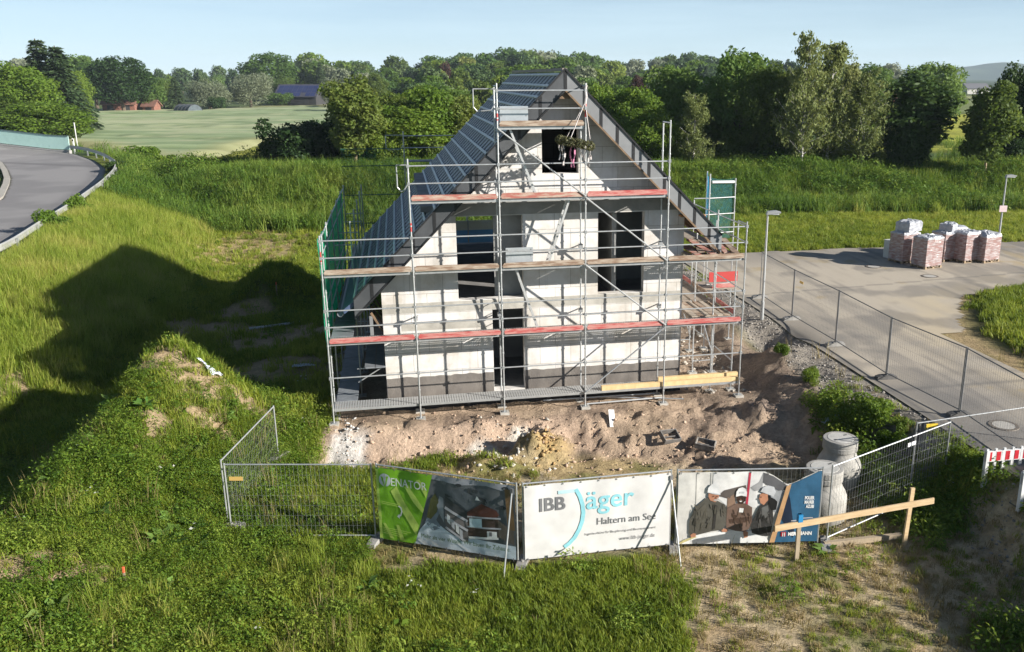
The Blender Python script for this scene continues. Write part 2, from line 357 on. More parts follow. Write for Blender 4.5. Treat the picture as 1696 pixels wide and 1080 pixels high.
C = C*(1-so[..., None]) + soilc*so[..., None]
fp = fence_plot(GX, GY); fpc = np.zeros(C.shape) + np.array([.36, .275, .145]); fpc = mixc(fpc, [.38, .31, .21], sm(.5, .65, fbm(GX, GY, 1.3, 251))); fpc = mixc(fpc, [.13, .13, .04], sm(.50, .66, fbm(GX, GY, .9, 255))*.85)
C = C*(1-fp[..., None]*.95) + fpc*fp[..., None]*.95
vg = verge(GX, GY); C = mixc(C, [.30, .265, .225], vg*.95); C = mixc(C, [.13, .12, .11], vg*sm(.5, .7, vn(GX, GY, .16, 261))*.8)
isd = island_sand(GX, GY); C = mixc(C, [.36, .27, .15], isd*(s_ > 16))
C *= (.82+.36*vn(GX, GY, .3, 271))[..., None]*(.88+.24*fbm(GX, GY, 7, 275))[..., None]
V = np.stack([GX, GY, GZ], -1).reshape(-1, 3)
gm = bpy.data.materials.new('ground'); gm.use_nodes = True; nt = gm.node_tree; N = nt.nodes; L = nt.links
pb = N['Principled BSDF']; pb.inputs['Roughness'].default_value = .95; pb.inputs['Specular IOR Level'].default_value = .1
a_ = N.new('ShaderNodeAttribute'); a_.attribute_name = 'surface'
tc = N.new('ShaderNodeTexCoord'); n1 = N.new('ShaderNodeTexNoise'); n1.inputs['Scale'].default_value = 9; n1.inputs['Detail'].default_value = 8; n1.inputs['Roughness'].default_value = .72
L.new(tc.outputs['Object'], n1.inputs['Vector']); mr = N.new('ShaderNodeMapRange'); mr.inputs[1].default_value = .3; mr.inputs[2].default_value = .7; mr.inputs[3].default_value = .68; mr.inputs[4].default_value = 1.32
L.new(n1.outputs['Fac'], mr.inputs[0]); mu = N.new('ShaderNodeVectorMath'); mu.operation = 'SCALE'; L.new(a_.outputs['Color'], mu.inputs[0]); L.new(mr.outputs[0], mu.inputs['Scale']); L.new(mu.outputs[0], pb.inputs['Base Color'])
bp = N.new('ShaderNodeBump'); bp.inputs['Strength'].default_value = .9; bp.inputs['Distance'].default_value = .10; L.new(n1.outputs['Fac'], bp.inputs['Height']); L.new(bp.outputs[0], pb.inputs['Normal'])
me = npmesh('ground', V, grid_faces(len(gx), len(gy)), gm, smooth=True)
ca = me.color_attributes.new('surface', 'FLOAT_COLOR', 'POINT'); ca.data.foreach_set('color', np.concatenate([C, np.ones(C.shape[:2]+(1,))], -1).astype(np.float32).ravel())
go = bpy.data.objects.new('ground', me); COL.objects.link(go); tag(go, kind='structure')
sheetmat = gm.copy(); sheetmat.name = 'road_surface'; sheetmat.node_tree.nodes['Principled BSDF'].inputs['Roughness'].default_value = .85
for n_ in sheetmat.node_tree.nodes:
    if n_.type == 'TEX_NOISE': n_.inputs['Scale'].default_value = 22
    if n_.type == 'BUMP': n_.inputs['Strength'].default_value = .25; n_.inputs['Distance'].default_value = .01
    if n_.type == 'MAP_RANGE': n_.inputs[3].default_value = .84; n_.inputs[4].default_value = 1.16

# ------------------------------------------------------------------ roads
def sheet(name, X, Y, Z, keep, col, kind='structure'):
    ny, nx = X.shape; F4 = grid_faces(nx, ny); k = keep.ravel(); F4 = F4[k[F4].all(1)]
    used = np.unique(F4); re = np.full(nx*ny, -1); re[used] = np.arange(len(used))
    me = npmesh(name, np.stack([X, Y, Z], -1).reshape(-1, 3)[used], re[F4], sheetmat, smooth=True)
    ca = me.color_attributes.new('surface', 'FLOAT_COLOR', 'POINT'); ca.data.foreach_set('color', np.concatenate([col, np.ones(col.shape[:2]+(1,))], -1).reshape(-1, 4)[used].astype(np.float32).ravel())
    o = bpy.data.objects.new(name, me); COL.objects.link(o); return tag(o, kind=kind)
ss, dd = np.meshgrid(np.arange(16.4, 66, .2), np.arange(-28, 20.8, .2)); RX, RY = l2w(ss, dd)
keep = road_mask(RX, RY)
ac = np.zeros(RX.shape+(3,)) + np.array([.245, .225, .20])
dust = fbm(RX, RY, 5, 301)*.6 + fbm(ss*.35, dd, 2.2, 305)*.4
ac = mixc(ac, [.41, .36, .29], sm(.40, .62, dust + .16*sm(-2, 8, dd) - .10*(1-sm(-4, 2, dd))))
ac = mixc(ac, [.46, .385, .27], np.clip(1-np.abs(island_d(RX, RY)+1.0)/2.6, 0, 1)*.8*sm(.3, .6, fbm(RX, RY, 1.5, 311)))
ac = mixc(ac, [.13, .125, .12], sm(.56, .66, fbm(RX, RY, 2.6, 315))*.5*(1-sm(19, 20, dd)*0)); ac = mixc(ac, [.35, .27, .14], sm(.68, .75, fbm(RX, RY, 1.7, 319))*.6)
ac = mixc(ac, [.16, .15, .14], sm(14.5, 18.8, dd)*.5)
ac = mixc(ac, [.37, .325, .26], sm(.54, .68, fbm(ss*2.4+.5*np.sin(dd*.25), dd*.16, 1.2, 327))*.5); ac = mixc(ac, [.15, .14, .13], sm(.60, .70, fbm(ss*3.1+.6*np.sin(dd*.2), dd*.12, 1.0, 329))*.45); ac = mixc(ac, [.10, .10, .10], ((np.abs(dd-8.3-.12*ss) < .09) | (np.abs(dd+2.2) < .08))*.45)
trk = np.exp(-((ss-18.9)/.35)**2)+np.exp(-((ss-20.6)/.35)**2); ac = mixc(ac, [.16, .15, .14], np.clip(trk, 0, 1)*.45*(1-sm(6, 12, dd)))
ac = mixc(ac, [.09, .09, .09], ((np.abs(ss-16.95) < .12) & (dd < 20))*.5)
sheet('road', RX, RY, H(RX, RY)+.035+.02*(fbm(RX, RY, 3, 321)-.5), keep, ac)
# ramp road on the embankment, bounded by the guard rail
cen = []
seg = np.cumsum(np.r_[0, np.hypot(*np.diff(RAIL, axis=0).T)]); tt = np.arange(0, seg[-1], .8)
rx_ = np.interp(tt, seg, RAIL[:, 0]); ry_ = np.interp(tt, seg, RAIL[:, 1])
for _ in range(12):
    rx_[1:-1] = .25*rx_[:-2]+.5*rx_[1:-1]+.25*rx_[2:]; ry_[1:-1] = .25*ry_[:-2]+.5*ry_[1:-1]+.25*ry_[2:]
tx, ty = np.gradient(rx_), np.gradient(ry_); tl = np.hypot(tx, ty); nxr, nyr = -ty/tl, tx/tl           # to the left = road side
RIN = [gp(-260, 500, 2.25), gp(-90, 400, 2.25), gp(0, 327, 2.25), gp(10, 306, 2.25), gp(12, 296, 2.25), gp(8, 284, 2.25), gp(0, 271, 2.25), gp(-40, 255, 2.4), gp(-160, 235, 3.4), gp(-900, 225, 4.5), gp(-900, 500, 2.25)]
PX, PY = np.meshgrid(np.arange(-104, -19, .3), np.arange(14, 113, .3)); prd = rail_dist(PX, PY); pin = poly_sd(PX, PY, RIN)
rc = np.zeros(PX.shape+(3,)) + np.array([.205, .197, .195]); rc = mixc(rc, [.255, .245, .24], sm(.4, .65, fbm(PX, PY, 4, 331))); rc = mixc(rc, [.13, .125, .125], np.exp(-((PY+.35*PX-66)/.7)**2)*.7); rc = mixc(rc, [.15, .145, .145], np.exp(-((prd+1.6)/.5)**2)*.6)
rc = mixc(rc, [.33, .32, .30], ((np.abs(prd+1.25) < .10) & (vn(PX, PY, 2.0, 335) > .3))*.7)
sheet('ramp_road', PX, PY, 2.25 + ramp_rise(PX) + .012 + 0*PX, (prd < -.75) & (pin < -.05), rc)
kb = MB(); kp = RIN[1:9]; kp = [(kp[i][0]+(kp[i+1][0]-kp[i][0])*t, kp[i][1]+(kp[i+1][1]-kp[i][1])*t) for i in range(len(kp)-1) for t in (0, .5)]
for a, b in zip(kp[:-1], kp[1:]): kb.bar((a[0], a[1], 2.28+float(ramp_rise(np.array(a[0])))), (b[0], b[1], 2.28+float(ramp_rise(np.array(b[0])))), .42, .14)
kb.build('kerb', mat('kerb', (.42, .39, .34), .9, (.28, .26, .22), 3)); tag(bpy.data.objects['kerb'], kind='structure')

# ------------------------------------------------------------------ wheat field and far hills
wp = [gp(*p) for p in ((70, 236), (108, 184), (340, 184.5), (505, 178), (640, 186), (640, 226), (440, 236), (345, 260), (296, 287), (262, 276), (215, 258), (150, 246))]
ys = np.concatenate([np.arange(90, 150, 1.0), np.arange(150, 330, 2.5)]); xs = np.arange(-190, -25, 1.6); WX, WY = np.meshgrid(xs, ys)
wd = poly_sd(WX, WY, wp); keepw = wd > -4.5
tram = np.minimum(np.abs((WX*.30+WY*.95) % 27 - 13), np.abs((WX*.30+WY*.95+2) % 27 - 13)); lodg = sm(.60, .68, fbm(WX*.35+WY*.2, WY, 6, 341))*sm(.45, .6, fbm(WX, WY, 50, 345))
WZ = .75*sm(-1.0, .6, wd) + (fbm(WX, WY, 3, 347)-.5)*.28 - .5*np.exp(-(tram/.7)**2) - .38*lodg
WZ = np.where(wd > .5, WZ, np.minimum(WZ, .75*sm(-1.0, .6, wd)))
wc = np.zeros(WX.shape+(3,)) + np.array([.265, .325, .175]); wc = mixc(wc, [.335, .37, .21], sm(.4, .65, fbm(WX, WY, 22, 351))); wc = mixc(wc, [.17, .225, .11], sm(.50, .66, fbm(WX*.22, WY, 4, 353, 5))*.85); wc = mixc(wc, [.40, .40, .25], sm(.58, .70, fbm(WX*.5, WY*1.5, 5, 357))*.6); wc = mixc(wc, [.12, .16, .07], np.exp(-(tram/.8)**2)*.6); wc = mixc(wc, [.12, .17, .075], lodg*.7)
wc = mixc(wc, [.36, .33, .16], (1-sm(0, 6, wd))*.6)
WZ = np.where(wd < -1.0, WZ+H(WX, WY)-.15*(-1.0-wd), WZ+H(WX, WY))
sheet('wheat_field', WX, WY, WZ, keepw, wc)
hx = np.linspace(-2400, 3300, 220); hr = np.linspace(0, 1, 9); HXX, HRR = np.meshgrid(hx, hr)
hh = 18*fbm(HXX, HXX*0, 420, 361, 4) + 26*np.exp(-((HXX-1290)/150)**2) + 44*np.exp(-((HXX-1620)/220)**2) + 12*vn(HXX, HXX*0, 60, 363)
HY = 3000+HRR*400; HZ = -3+hh*np.sin(HRR*math.pi*.5)
hc = np.zeros(HXX.shape+(3,)) + np.array([.035, .055, .028]); hc = mixc(hc, [.06, .085, .04], sm(.4, .65, fbm(HXX, HZ*4, 60, 365)))
sheet('hills', HXX, HY, HZ, np.ones(HXX.shape, bool), hc)

# ------------------------------------------------------------------ the house under construction
HO = empty('unfinished_house', (OX, OY, 0), YAW, 'unfinished white block house with steep dark battened roof and open windows', 'house')
def blockmat():
    m = bpy.data.materials.new('block_wall'); m.use_nodes = True; nt = m.node_tree; N = nt.nodes; L = nt.links; b = N['Principled BSDF']; b.inputs['Roughness'].default_value = .9; b.inputs['Specular IOR Level'].default_value = .2
    tc = N.new('ShaderNodeTexCoord'); sx = N.new('ShaderNodeSeparateXYZ'); L.new(tc.outputs['Object'], sx.inputs[0])
    ad = N.new('ShaderNodeMath'); ad.operation = 'ADD'; L.new(sx.outputs[0], ad.inputs[0]); L.new(sx.outputs[1], ad.inputs[1])
    cb = N.new('ShaderNodeCombineXYZ'); L.new(ad.outputs[0], cb.inputs[0]); L.new(sx.outputs[2], cb.inputs[1])
    br = N.new('ShaderNodeTexBrick'); br.inputs['Scale'].default_value = 1; br.inputs['Brick Width'].default_value = 1.0; br.inputs['Row Height'].default_value = .623; br.inputs['Mortar Size'].default_value = .008; br.inputs['Mortar Smooth'].default_value = .3
    br.inputs['Color1'].default_value = (.61, .60, .59, 1); br.inputs['Color2'].default_value = (.55, .54, .525, 1); br.inputs['Mortar'].default_value = (.30, .29, .27, 1); L.new(cb.outputs[0], br.inputs['Vector'])
    n = N.new('ShaderNodeTexNoise'); n.inputs['Scale'].default_value = 1.3; n.inputs['Detail'].default_value = 7; n.inputs['Roughness'].default_value = .65; L.new(tc.outputs['Object'], n.inputs['Vector'])
    r = N.new('ShaderNodeValToRGB'); r.color_ramp.elements[0].position = .32; r.color_ramp.elements[0].color = (.84, .79, .71, 1); r.color_ramp.elements[1].position = .56; r.color_ramp.elements[1].color = (1.06, 1.05, 1.04, 1); L.new(n.outputs['Fac'], r.inputs[0])
    # vertical runs of grey
    mp = N.new('ShaderNodeMapping'); mp.inputs['Scale'].default_value = (6, 6, .35); L.new(tc.outputs['Object'], mp.inputs[0]); n2 = N.new('ShaderNodeTexNoise'); n2.inputs['Scale'].default_value = 1; n2.inputs['Detail'].default_value = 3; L.new(mp.outputs[0], n2.inputs['Vector'])
    r2 = N.new('ShaderNodeValToRGB'); r2.color_ramp.elements[0].position = .30; r2.color_ramp.elements[0].color = (.66, .66, .66, 1); r2.color_ramp.elements[1].position = .42; r2.color_ramp.elements[1].color = (1, 1, 1, 1); L.new(n2.outputs['Fac'], r2.inputs[0])
    m1 = N.new('ShaderNodeMixRGB'); m1.blend_type = 'MULTIPLY'; m1.inputs[0].default_value = 1; L.new(br.outputs['Color'], m1.inputs[1]); L.new(r.outputs[0], m1.inputs[2])
    m2 = N.new('ShaderNodeMixRGB'); m2.blend_type = 'MULTIPLY'; m2.inputs[0].default_value = .38; L.new(m1.outputs[0], m2.inputs[1]); L.new(r2.outputs[0], m2.inputs[2]); L.new(m2.outputs[0], b.inputs['Base Color'])
    bp = N.new('ShaderNodeBump'); bp.inputs['Strength'].default_value = .3; bp.inputs['Distance'].default_value = .01; L.new(br.outputs['Fac'], bp.inputs['Height']); bp.invert = True; L.new(bp.outputs[0], b.inputs['Normal'])
    return m
BLOCK = blockmat()
CONC = mat('concrete_band', (.42, .40, .355), .9, (.30, .285, .25), 2.5, bump=.3, bscale=30)
DARKCONC = mat('upper_concrete_band', (.29, .28, .26), .9, (.20, .195, .18), 1.6, bump=.3, bscale=30)
BITU = mat('bitumen', (.11, .098, .088), .75, (.185, .165, .145), 2.0, bump=.4, bscale=26, stretch=(1, 1, .5))
FOIL = mat('black_foil', (.016, .017, .019), .5, (.03, .03, .032), 3, bump=.4, bscale=20)
FASC = mat('fascia_board', (.205, .21, .215), .55, (.165, .17, .175), 1.5); FASC_SHADE = mat('fascia_shaded', (.050, .053, .057), .5, (.075, .078, .083), 1.5)  # second one is the same board with shade put into its colour, left verge
BLACK = mat('black_strap', (.012, .012, .013), .5); WOODR = mat('rafter_wood', (.20, .13, .075), .8, (.13, .085, .05), 4, stretch=(1, 6, 1))
SLABM = mat('slab_concrete', (.24, .235, .225), .85, (.16, .155, .15), 2)
DM = 1.05; DB = 11.6; S0, S1, SR, ZR = 1.59, 11.15, 7.2, 10.33           # wall plane, back wall, side walls, ridge
def roofz(s): return ZR - abs(s-SR)*(1.025 if s < SR else 1.004)
ins = .42                                                                   # wall head below the roof skin
wins = [(3.92, 3.48, 5.95, 6.08), (8.33, 3.47, 9.84, 6.07), (6.58, 7.31, 7.71, 8.73), (4.95, .46, 5.94, 3.13)]
gab = [(S0, -.25), (S1, -.25), (S1, roofz(S1)-ins), (SR, ZR-ins), (S0, roofz(S0)-ins)]
rect = lambda w: [(w[0], w[1]), (w[2], w[1]), (w[2], w[3]), (w[0], w[3])]
MB().prism(gab, DM, DM+.30, holes=[rect(w) for w in wins]).build('front_wall', BLOCK, HO)
bw = [(4.25, 3.36, 6.3, 5.9)]
MB().prism(gab, DB-.3, DB, holes=[rect(w) for w in bw]).build('back_wall', BLOCK, HO)
MB().box((S0, DM+.302, -.25), (S0+.3, DB-.302, roofz(S0)-ins-.02)).build('side_wall', BLOCK, HO)
sw = MB()
for a, b, z0, z1 in ((DM+.302, 3.0, -.25, 6.0), (3.0, 4.4, 2.6, 6.0), (3.0, 4.4, -.25, .46), (4.4, 7.0, -.25, 6.0), (7.0, 8.6, 2.6, 6.0), (7.0, 8.6, -.25, 1.3), (8.6, DB-.302, -.25, 6.0)): sw.box((S1-.3, a, z0), (S1, b, z1))
sw.build('side_wall', BLOCK, HO)
# concrete bands: ceiling edge above the ground floor and ring beam below the gable, 3 mm proud
for nm, z0, z1, mm, segs in (('ring_beam', 3.14, 3.455, CONC, [(S0, S1)]), ('ring_beam', 6.10, 6.62, DARKCONC, [(2.05+.25, S1-.05)])):
    MB().prism([(S0, z0), (S1, z0), (S1, z1), (S0, z1)] if z0 < 4 else [(3.52, z0), (10.95, z0), (10.44, z1), (4.03, z1)], DM-.004, DM+.02).build(nm, mm, HO)
MB().box((S0+.55, DM-.0035, 2.58), (4.6, DM+.02, 2.84)).build('lintel', CONC, HO)
pl = []
def plinth(s0, s1):
    n = int((s1-s0)/.12)+1; xs = np.linspace(s0, s1, n); top = [(x, 1.07+.05*(vn(np.array([x]), np.array([0.]), .25, 5)[0]-.5)+.02*(vn(np.array([x]), np.array([3.]), .07, 6)[0]-.5)) for x in xs]
    return [(s0, -.25), (s1, -.25)] + top[::-1]
q = MB(); q.prism(plinth(S0+.01, 4.94), DM-.006, DM+.01); q.prism(plinth(5.95, S1-.01), DM-.006, DM+.01); q.build('plinth_coating', BITU, HO)
MB().box((S0-.02, DM-.05, -.3), (S1+.02, DM-.012, .40)).build('dimple_foil', FOIL, HO)
MB().box((S0-.012, DM, -.25), (S0-.002, DB, 3.1)).build('side_membrane', FOIL, HO)
# lower left annex corner in dark foil, floors, partitions
MB().box((S0+.31, DM+.31, .30), (S1-.31, DB-.31, .45)).build('floor_slab', SLABM, HO)
fs = MB(); fs.box((S0+.31, DM+.31, 3.15), (S1-.31, DB-.31, 3.34)); fs.build('floor_slab', SLABM, HO)
MB().box((2.9, DM+.32, 6.2), (S1-.9, DB-.32, 6.38)).build('floor_slab', SLABM, HO)
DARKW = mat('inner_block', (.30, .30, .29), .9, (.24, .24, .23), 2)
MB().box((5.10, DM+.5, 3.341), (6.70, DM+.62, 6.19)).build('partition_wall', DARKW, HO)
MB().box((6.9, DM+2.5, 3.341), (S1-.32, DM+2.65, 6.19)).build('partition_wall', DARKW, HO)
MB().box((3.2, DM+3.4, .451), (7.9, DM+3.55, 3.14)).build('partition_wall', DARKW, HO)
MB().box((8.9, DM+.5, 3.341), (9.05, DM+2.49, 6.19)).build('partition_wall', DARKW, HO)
# roof: skin, boards, battens, fascia
RF, RB = .50, 12.25                                        # roof edges along the depth
SL, SRr = .80, 12.22                                       # eaves
UND = mat('roof_membrane', (.022, .024, .027), .45, (.032, .035, .040), 2, bump=.2, bscale=8)
BOARD = mat('roof_board', (.36, .365, .365), .6, (.27, .275, .28), 3, stretch=(1, 1, 4)); BATT = mat('roof_batten', (.74, .75, .73), .7, (.62, .63, .61), 3)
for sgn, se in ((-1, SL), (1, SRr)):
    ze = roofz(se); MB().prism([(SR, ZR-.13), (se, ze-.13), (se, ze-.05), (SR, ZR-.05)] if sgn < 0 else [(se, ze-.13), (SR, ZR-.13), (SR, ZR-.05), (se, ze-.05)], RF+.03, RB).build('roof_skin', UND, HO)
    L_ = math.hypot(se-SR, ze-ZR); ux, uz = (se-SR)/L_, (ze-ZR)/L_; nx_, nz_ = (-sgn*uz*-1 if False else abs(uz)*sgn, abs(ux)); nx_ = sgn*abs(uz); nz_ = abs(ux)
    P = lambda t, h: (SR+ux*t+nx_*h, ZR-.05+uz*t+nz_*h)
    nb = 17
    for i in range(nb):                                    # boards running up the slope
        y0 = RF+.10+i*(RB-RF-.42)/(nb-1); w_ = .36
        a = P(.15, .002); b = P(L_-.02, .002); c = P(L_-.02, .045); e = P(.15, .045)
        MB().prism([a, b, c, e] if sgn > 0 else [b, a, e, c], y0, y0+w_).build('counter_board', BOARD, HO)
    nr = 21
    for i in range(nr):
        t = .12+i*(L_-.25)/(nr-1); a = P(t, .047); b = P(t+.075, .047); c = P(t+.075, .092); e = P(t, .092)
        MB().prism([a, b, c, e] if sgn > 0 else [b, a, e, c], RF+.05+.03*random.Random(i).random(), RB-.06).build('batten', BATT, HO)
    # rafters' heads below
    for i in range(12):
        y0 = RF+.35+i*1.0; a = P(.2, -.085); b = P(L_-.1, -.085); c = P(L_-.1, -.27); e = P(.2, -.27)
        MB().prism([e, c, b, a] if sgn > 0 else [c, e, a, b], y0, y0+.10).build('rafter', WOODR, HO)
    # verge board with straps
    H_ = .56; off = .03
    fb = MB().prism([(SR, ZR-H_+off), (se, ze-H_+off), (se, ze+off), (SR, ZR+off)][::1 if sgn > 0 else -1], RF-.025, RF+.02).build('verge_board', FASC if sgn > 0 else FASC_SHADE, HO)
    st = MB(); n = 10
    for i in range(n):
        x = SR+(se-SR)*(i+.02 if i == 0 else i+.15)/n; z = roofz(x)
        if sgn < 0 and i == 0: continue
        MB().box((x-.045, RF-.034, z-H_-.02+off), (x+.045, RF-.026, z+off)).build('strap', BLACK, fb)
    MB().bar((SR, RF-.03, ZR+.045), (se, RF-.03, ze+.045), .06, .05).build('edge_strip', BLACK, fb)
    MB().bar((SR, RF-.03, ZR-H_+.0), (se, RF-.03, ze-H_+.0), .05, .05).build('edge_strip', WOODR if sgn > 0 else BLACK, fb)
MB().bar((SR, RF+.05, ZR+.02), (SR, RB-.1, ZR+.02), .14, .09).build('ridge_batten', mat('ridge', (.32, .28, .24), .8, (.22, .19, .16), 6), HO)
MB().box((SR-.16, RF+.03, ZR-.80), (SR+.16, DM-.004, ZR-.52)).build('ridge_purlin', WOODR, HO)
NAVY = mat('eaves_foil', (.05, .075, .14), .35, (.08, .11, .19), 2, bump=.4, bscale=12)
MB().prism([(SL-.30, roofz(SL)-.42), (SL+.02, roofz(SL)-.18), (SL+.02, roofz(SL)-.02), (SL-.34, roofz(SL)-.30)], RF+.05, RB-.1).build('eaves_foil', NAVY, HO)
gt = MB(); zg = roofz(SL)-.42
for k in range(6):
    t0 = math.pi+k*math.pi/6; t1 = t0+math.pi/6; c_ = (SL-.42, zg+.02)
    a = (c_[0]+.09*math.cos(t0), c_[1]+.09*math.sin(t0)); b = (c_[0]+.09*math.cos(t1), c_[1]+.09*math.sin(t1)); a2 = (c_[0]+.082*math.cos(t0), c_[1]+.082*math.sin(t0)); b2 = (c_[0]+.082*math.cos(t1), c_[1]+.082*math.sin(t1))
    gt.prism([a, b, b2, a2], RF, RB)
gt.build('gutter', mat('gutter_zinc', (.30, .32, .34), .4, metal=.6), HO)
# hatch boards and timber left of the gable, below the eaves
for k in range(4): MB().bar((S0-.35, DM+.1+k*.8, 3.2), (S0-.02, DM+.1+k*.8, 2.6), .08, .06).build('eaves_bracket', WOODR, HO)
MB().box((S0-.40, DM+.06, 2.45), (S0-.30, DM+1.6, 3.10)).build('soffit_board', FASC, HO)
MB().box((S1-.2, DM-.3, 5.9), (S1+.6, DM+.0, 5.95)).build('eaves_plank', mat('orange_wood', (.50, .26, .10), .7, (.42, .2, .08), 4), HO)

# ------------------------------------------------------------------ scaffold
SC = empty('scaffold', (OX, OY, 0), YAW, 'galvanised facade scaffold with red and wooden toe boards around the house', 'scaffold')
GALV = mat('galvanised', (.50, .51, .51), .42, (.40, .41, .41), 6, metal=.55, spec=.5); GALVD = mat('galvanised_dull', (.36, .37, .37), .5, (.28, .29, .29), 6, metal=.45)
def toe_mat(name, a, b, c): return mat(name, a, .8, b, 5.5, (.40, .58), bump=.3, bscale=30, stretch=(.45, 1, 3.0), detail=8)
REDB = toe_mat('red_toe_board', (.38, .06, .055), (.46, .22, .19), 0); WDB = toe_mat('wood_toe_board', (.38, .31, .24), (.21, .135, .09), 0); PINKB = toe_mat('worn_red_board', (.42, .32, .25), (.34, .11, .085), 0)
REDP = mat('red_paint', (.42, .05, .045), .5)
def deckmat():
    m = bpy.data.materials.new('perforated_steel'); m.use_nodes = True; nt = m.node_tree; N = nt.nodes; L = nt.links; b = N['Principled BSDF']
    b.inputs['Base Color'].default_value = (.46, .46, .45, 1); b.inputs['Metallic'].default_value = .3; b.inputs['Roughness'].default_value = .5
    tc = N.new('ShaderNodeTexCoord'); mp = N.new('ShaderNodeMapping'); mp.inputs['Scale'].default_value = (13, 13, 0); L.new(tc.outputs['Object'], mp.inputs[0])
    vo = N.new('ShaderNodeTexVoronoi'); vo.inputs['Scale'].default_value = 1; vo.inputs['Randomness'].default_value = 0; L.new(mp.outputs[0], vo.inputs['Vector'])
    lt = N.new('ShaderNodeMath'); lt.operation = 'LESS_THAN'; lt.inputs[1].default_value = .30; L.new(vo.outputs['Distance'], lt.inputs[0])
    tr = N.new('ShaderNodeBsdfTransparent'); mx = N.new('ShaderNodeMixShader'); L.new(lt.outputs[0], mx.inputs[0]); L.new(b.outputs[0], mx.inputs[1]); L.new(tr.outputs[0], mx.inputs[2]); L.new(mx.outputs[0], N['Material Output'].inputs[0])
    return m
PERF = deckmat(); WDECK = mat('deck_boards', (.33, .28, .225), .85, (.23, .185, .145), 4, stretch=(1, 5, 1), bump=.2, bscale=30)
ZL = [.55+2.057*n for n in range(5)]; BAY = 2.57; WI = .73
def std(s, d, z0, z1, red=None, plate=True):
    m = MB(); m.tube((s, d, z0), (s, d, z1), .024, 8)
    z = z0+.4
    while z < z1-.1: m.tube((s, d, z-.02), (s, d, z+.02), .034, 8); z += .5
    o = m.build('standard', GALV, SC)
    if red: MB().tube((s, d, red[0]), (s, d, red[1]), .0265, 8).build('red_sleeve', REDP, o)
    if plate:
        p = MB(); p.box((s-.14, d-.14, z0-.09), (s+.14, d+.14, z0-.012), 1); p.box((s-.075, d-.075, z0-.012), (s+.075, d+.075, z0), 0); p.build('base_plate', [GALVD, mat('foot_block', (.44, .42, .38), .9, (.34, .32, .28), 5)], SC)
def rail(p, q, nm='guard_rail', r=.021, m=GALV): return MB().tube(p, q, r, 7).build(nm, m, SC)
ends = {0: (2, 1.15), 1: (3, 1.2), 2: (4, 1.2), 3: (4, 1.2), 4: (3, 2.2), 5: (2, 1.15)}
reds = {0: (5.0, 5.35), 1: (5.85, 6.1), 2: (8.95, 9.15), 3: (9.0, 9.4), 5: None}
def gz(s, d): return hz(*l2w(s, d))
for k in range(6):
    n, up = ends[k]
    for d in (0, WI):
        zg = gz(BAY*k, d)+.06 if d == 0 else gz(BAY*k, d)+.06
        std(BAY*k, d, zg, ZL[n]+up-(.0 if d == 0 else .12), reds.get(k) if d == 0 else None)
    for j in range(n+1): rail((BAY*k, 0, ZL[j]-.06), (BAY*k, WI, ZL[j]-.06), 'transom')
    rail((BAY*k, 0, ZL[n]+up-.08), (BAY*k, WI, ZL[n]+up-.08), 'transom')
lv = {0: (0, 5), 1: (0, 5), 2: (0, 5), 3: (1, 4), 4: (2, 3)}
for j, (a, b) in lv.items():
    for k in range(a, b):
        s0, s1 = BAY*k, BAY*(k+1)
        if j == 0: rail((s0, -.01, ZL[0]+1.0), (s1, -.01, ZL[0]+1.0))
        else:
            rail((s0, -.01, ZL[j]+.5), (s1, -.01, ZL[j]+.5)); rail((s0, -.01, ZL[j]+1.0), (s1, -.01, ZL[j]+1.0))
        if j < 2 or (j == 2 and k == 4):
            m = MB()
            for q in range(2):
                y0 = .04+q*.335; m.box((s0+.04, y0, ZL[j]-.005), (s1-.04, y0+.32, ZL[j]), 0)
                for yy in (y0, y0+.314): m.box((s0+.04, yy, ZL[j]-.075), (s1-.04, yy+.006, ZL[j]-.006), 1)
            m.build('deck_plank', [PERF, GALV], SC)
        else:
            m = MB(); m.box((s0+.04, .05, ZL[j]-.03), (s1-.04, .68, ZL[j]), 0)
            for yy in (.03, .684): m.box((s0+.04, yy, ZL[j]-.085), (s1-.04, yy+.02, ZL[j]+.004), 1)
            m.build('deck_plank', [WDECK, GALV], SC)
        if j >= 1:
            mt = {1: REDB, 2: WDB, 3: (PINKB if k < 3 else REDB), 4: WDB}[j]; rr = random.Random(j*10+k); e = rr.uniform(-.012, .012)
            pr = [(s0+.07, ZL[j]+.01), (s1-.07, ZL[j]+.01), (s1-.05, ZL[j]+.09+e), (s1-.10, ZL[j]+.165+e), (s0+.10, ZL[j]+.165-e), (s0+.05, ZL[j]+.09-e)]
            MB().prism(pr, -.035, -.005).build('toe_board', mt, SC)
for k in range(6):                                       # couplers where the guard rails meet the front standards
    for j in range(ends[k][0]+1):
        for h in ((1.0,) if j == 0 else (.5, 1.0)):
            if lv[j][0] <= k <= lv[j][1]: MB().box((BAY*k-.038, -.052, ZL[j]+h-.045), (BAY*k+.038, .036, ZL[j]+h+.045)).build('coupler', GALVD, SC)
def brace(p, q, r=.024): rail(p, q, 'diagonal_brace', r)
brace((BAY*2, -.05, ZL[4]-.05), (BAY*3, -.05, ZL[3]+.02)); brace((BAY*3, -.05, ZL[3]-.02), (BAY*4, -.05, ZL[2]+.02))
brace((BAY*3, -.05, ZL[2]), (BAY*4, -.05, ZL[1]+.02)); brace((BAY*4, -.05, ZL[1]-.02), (BAY*3, -.05, ZL[0]+.02))
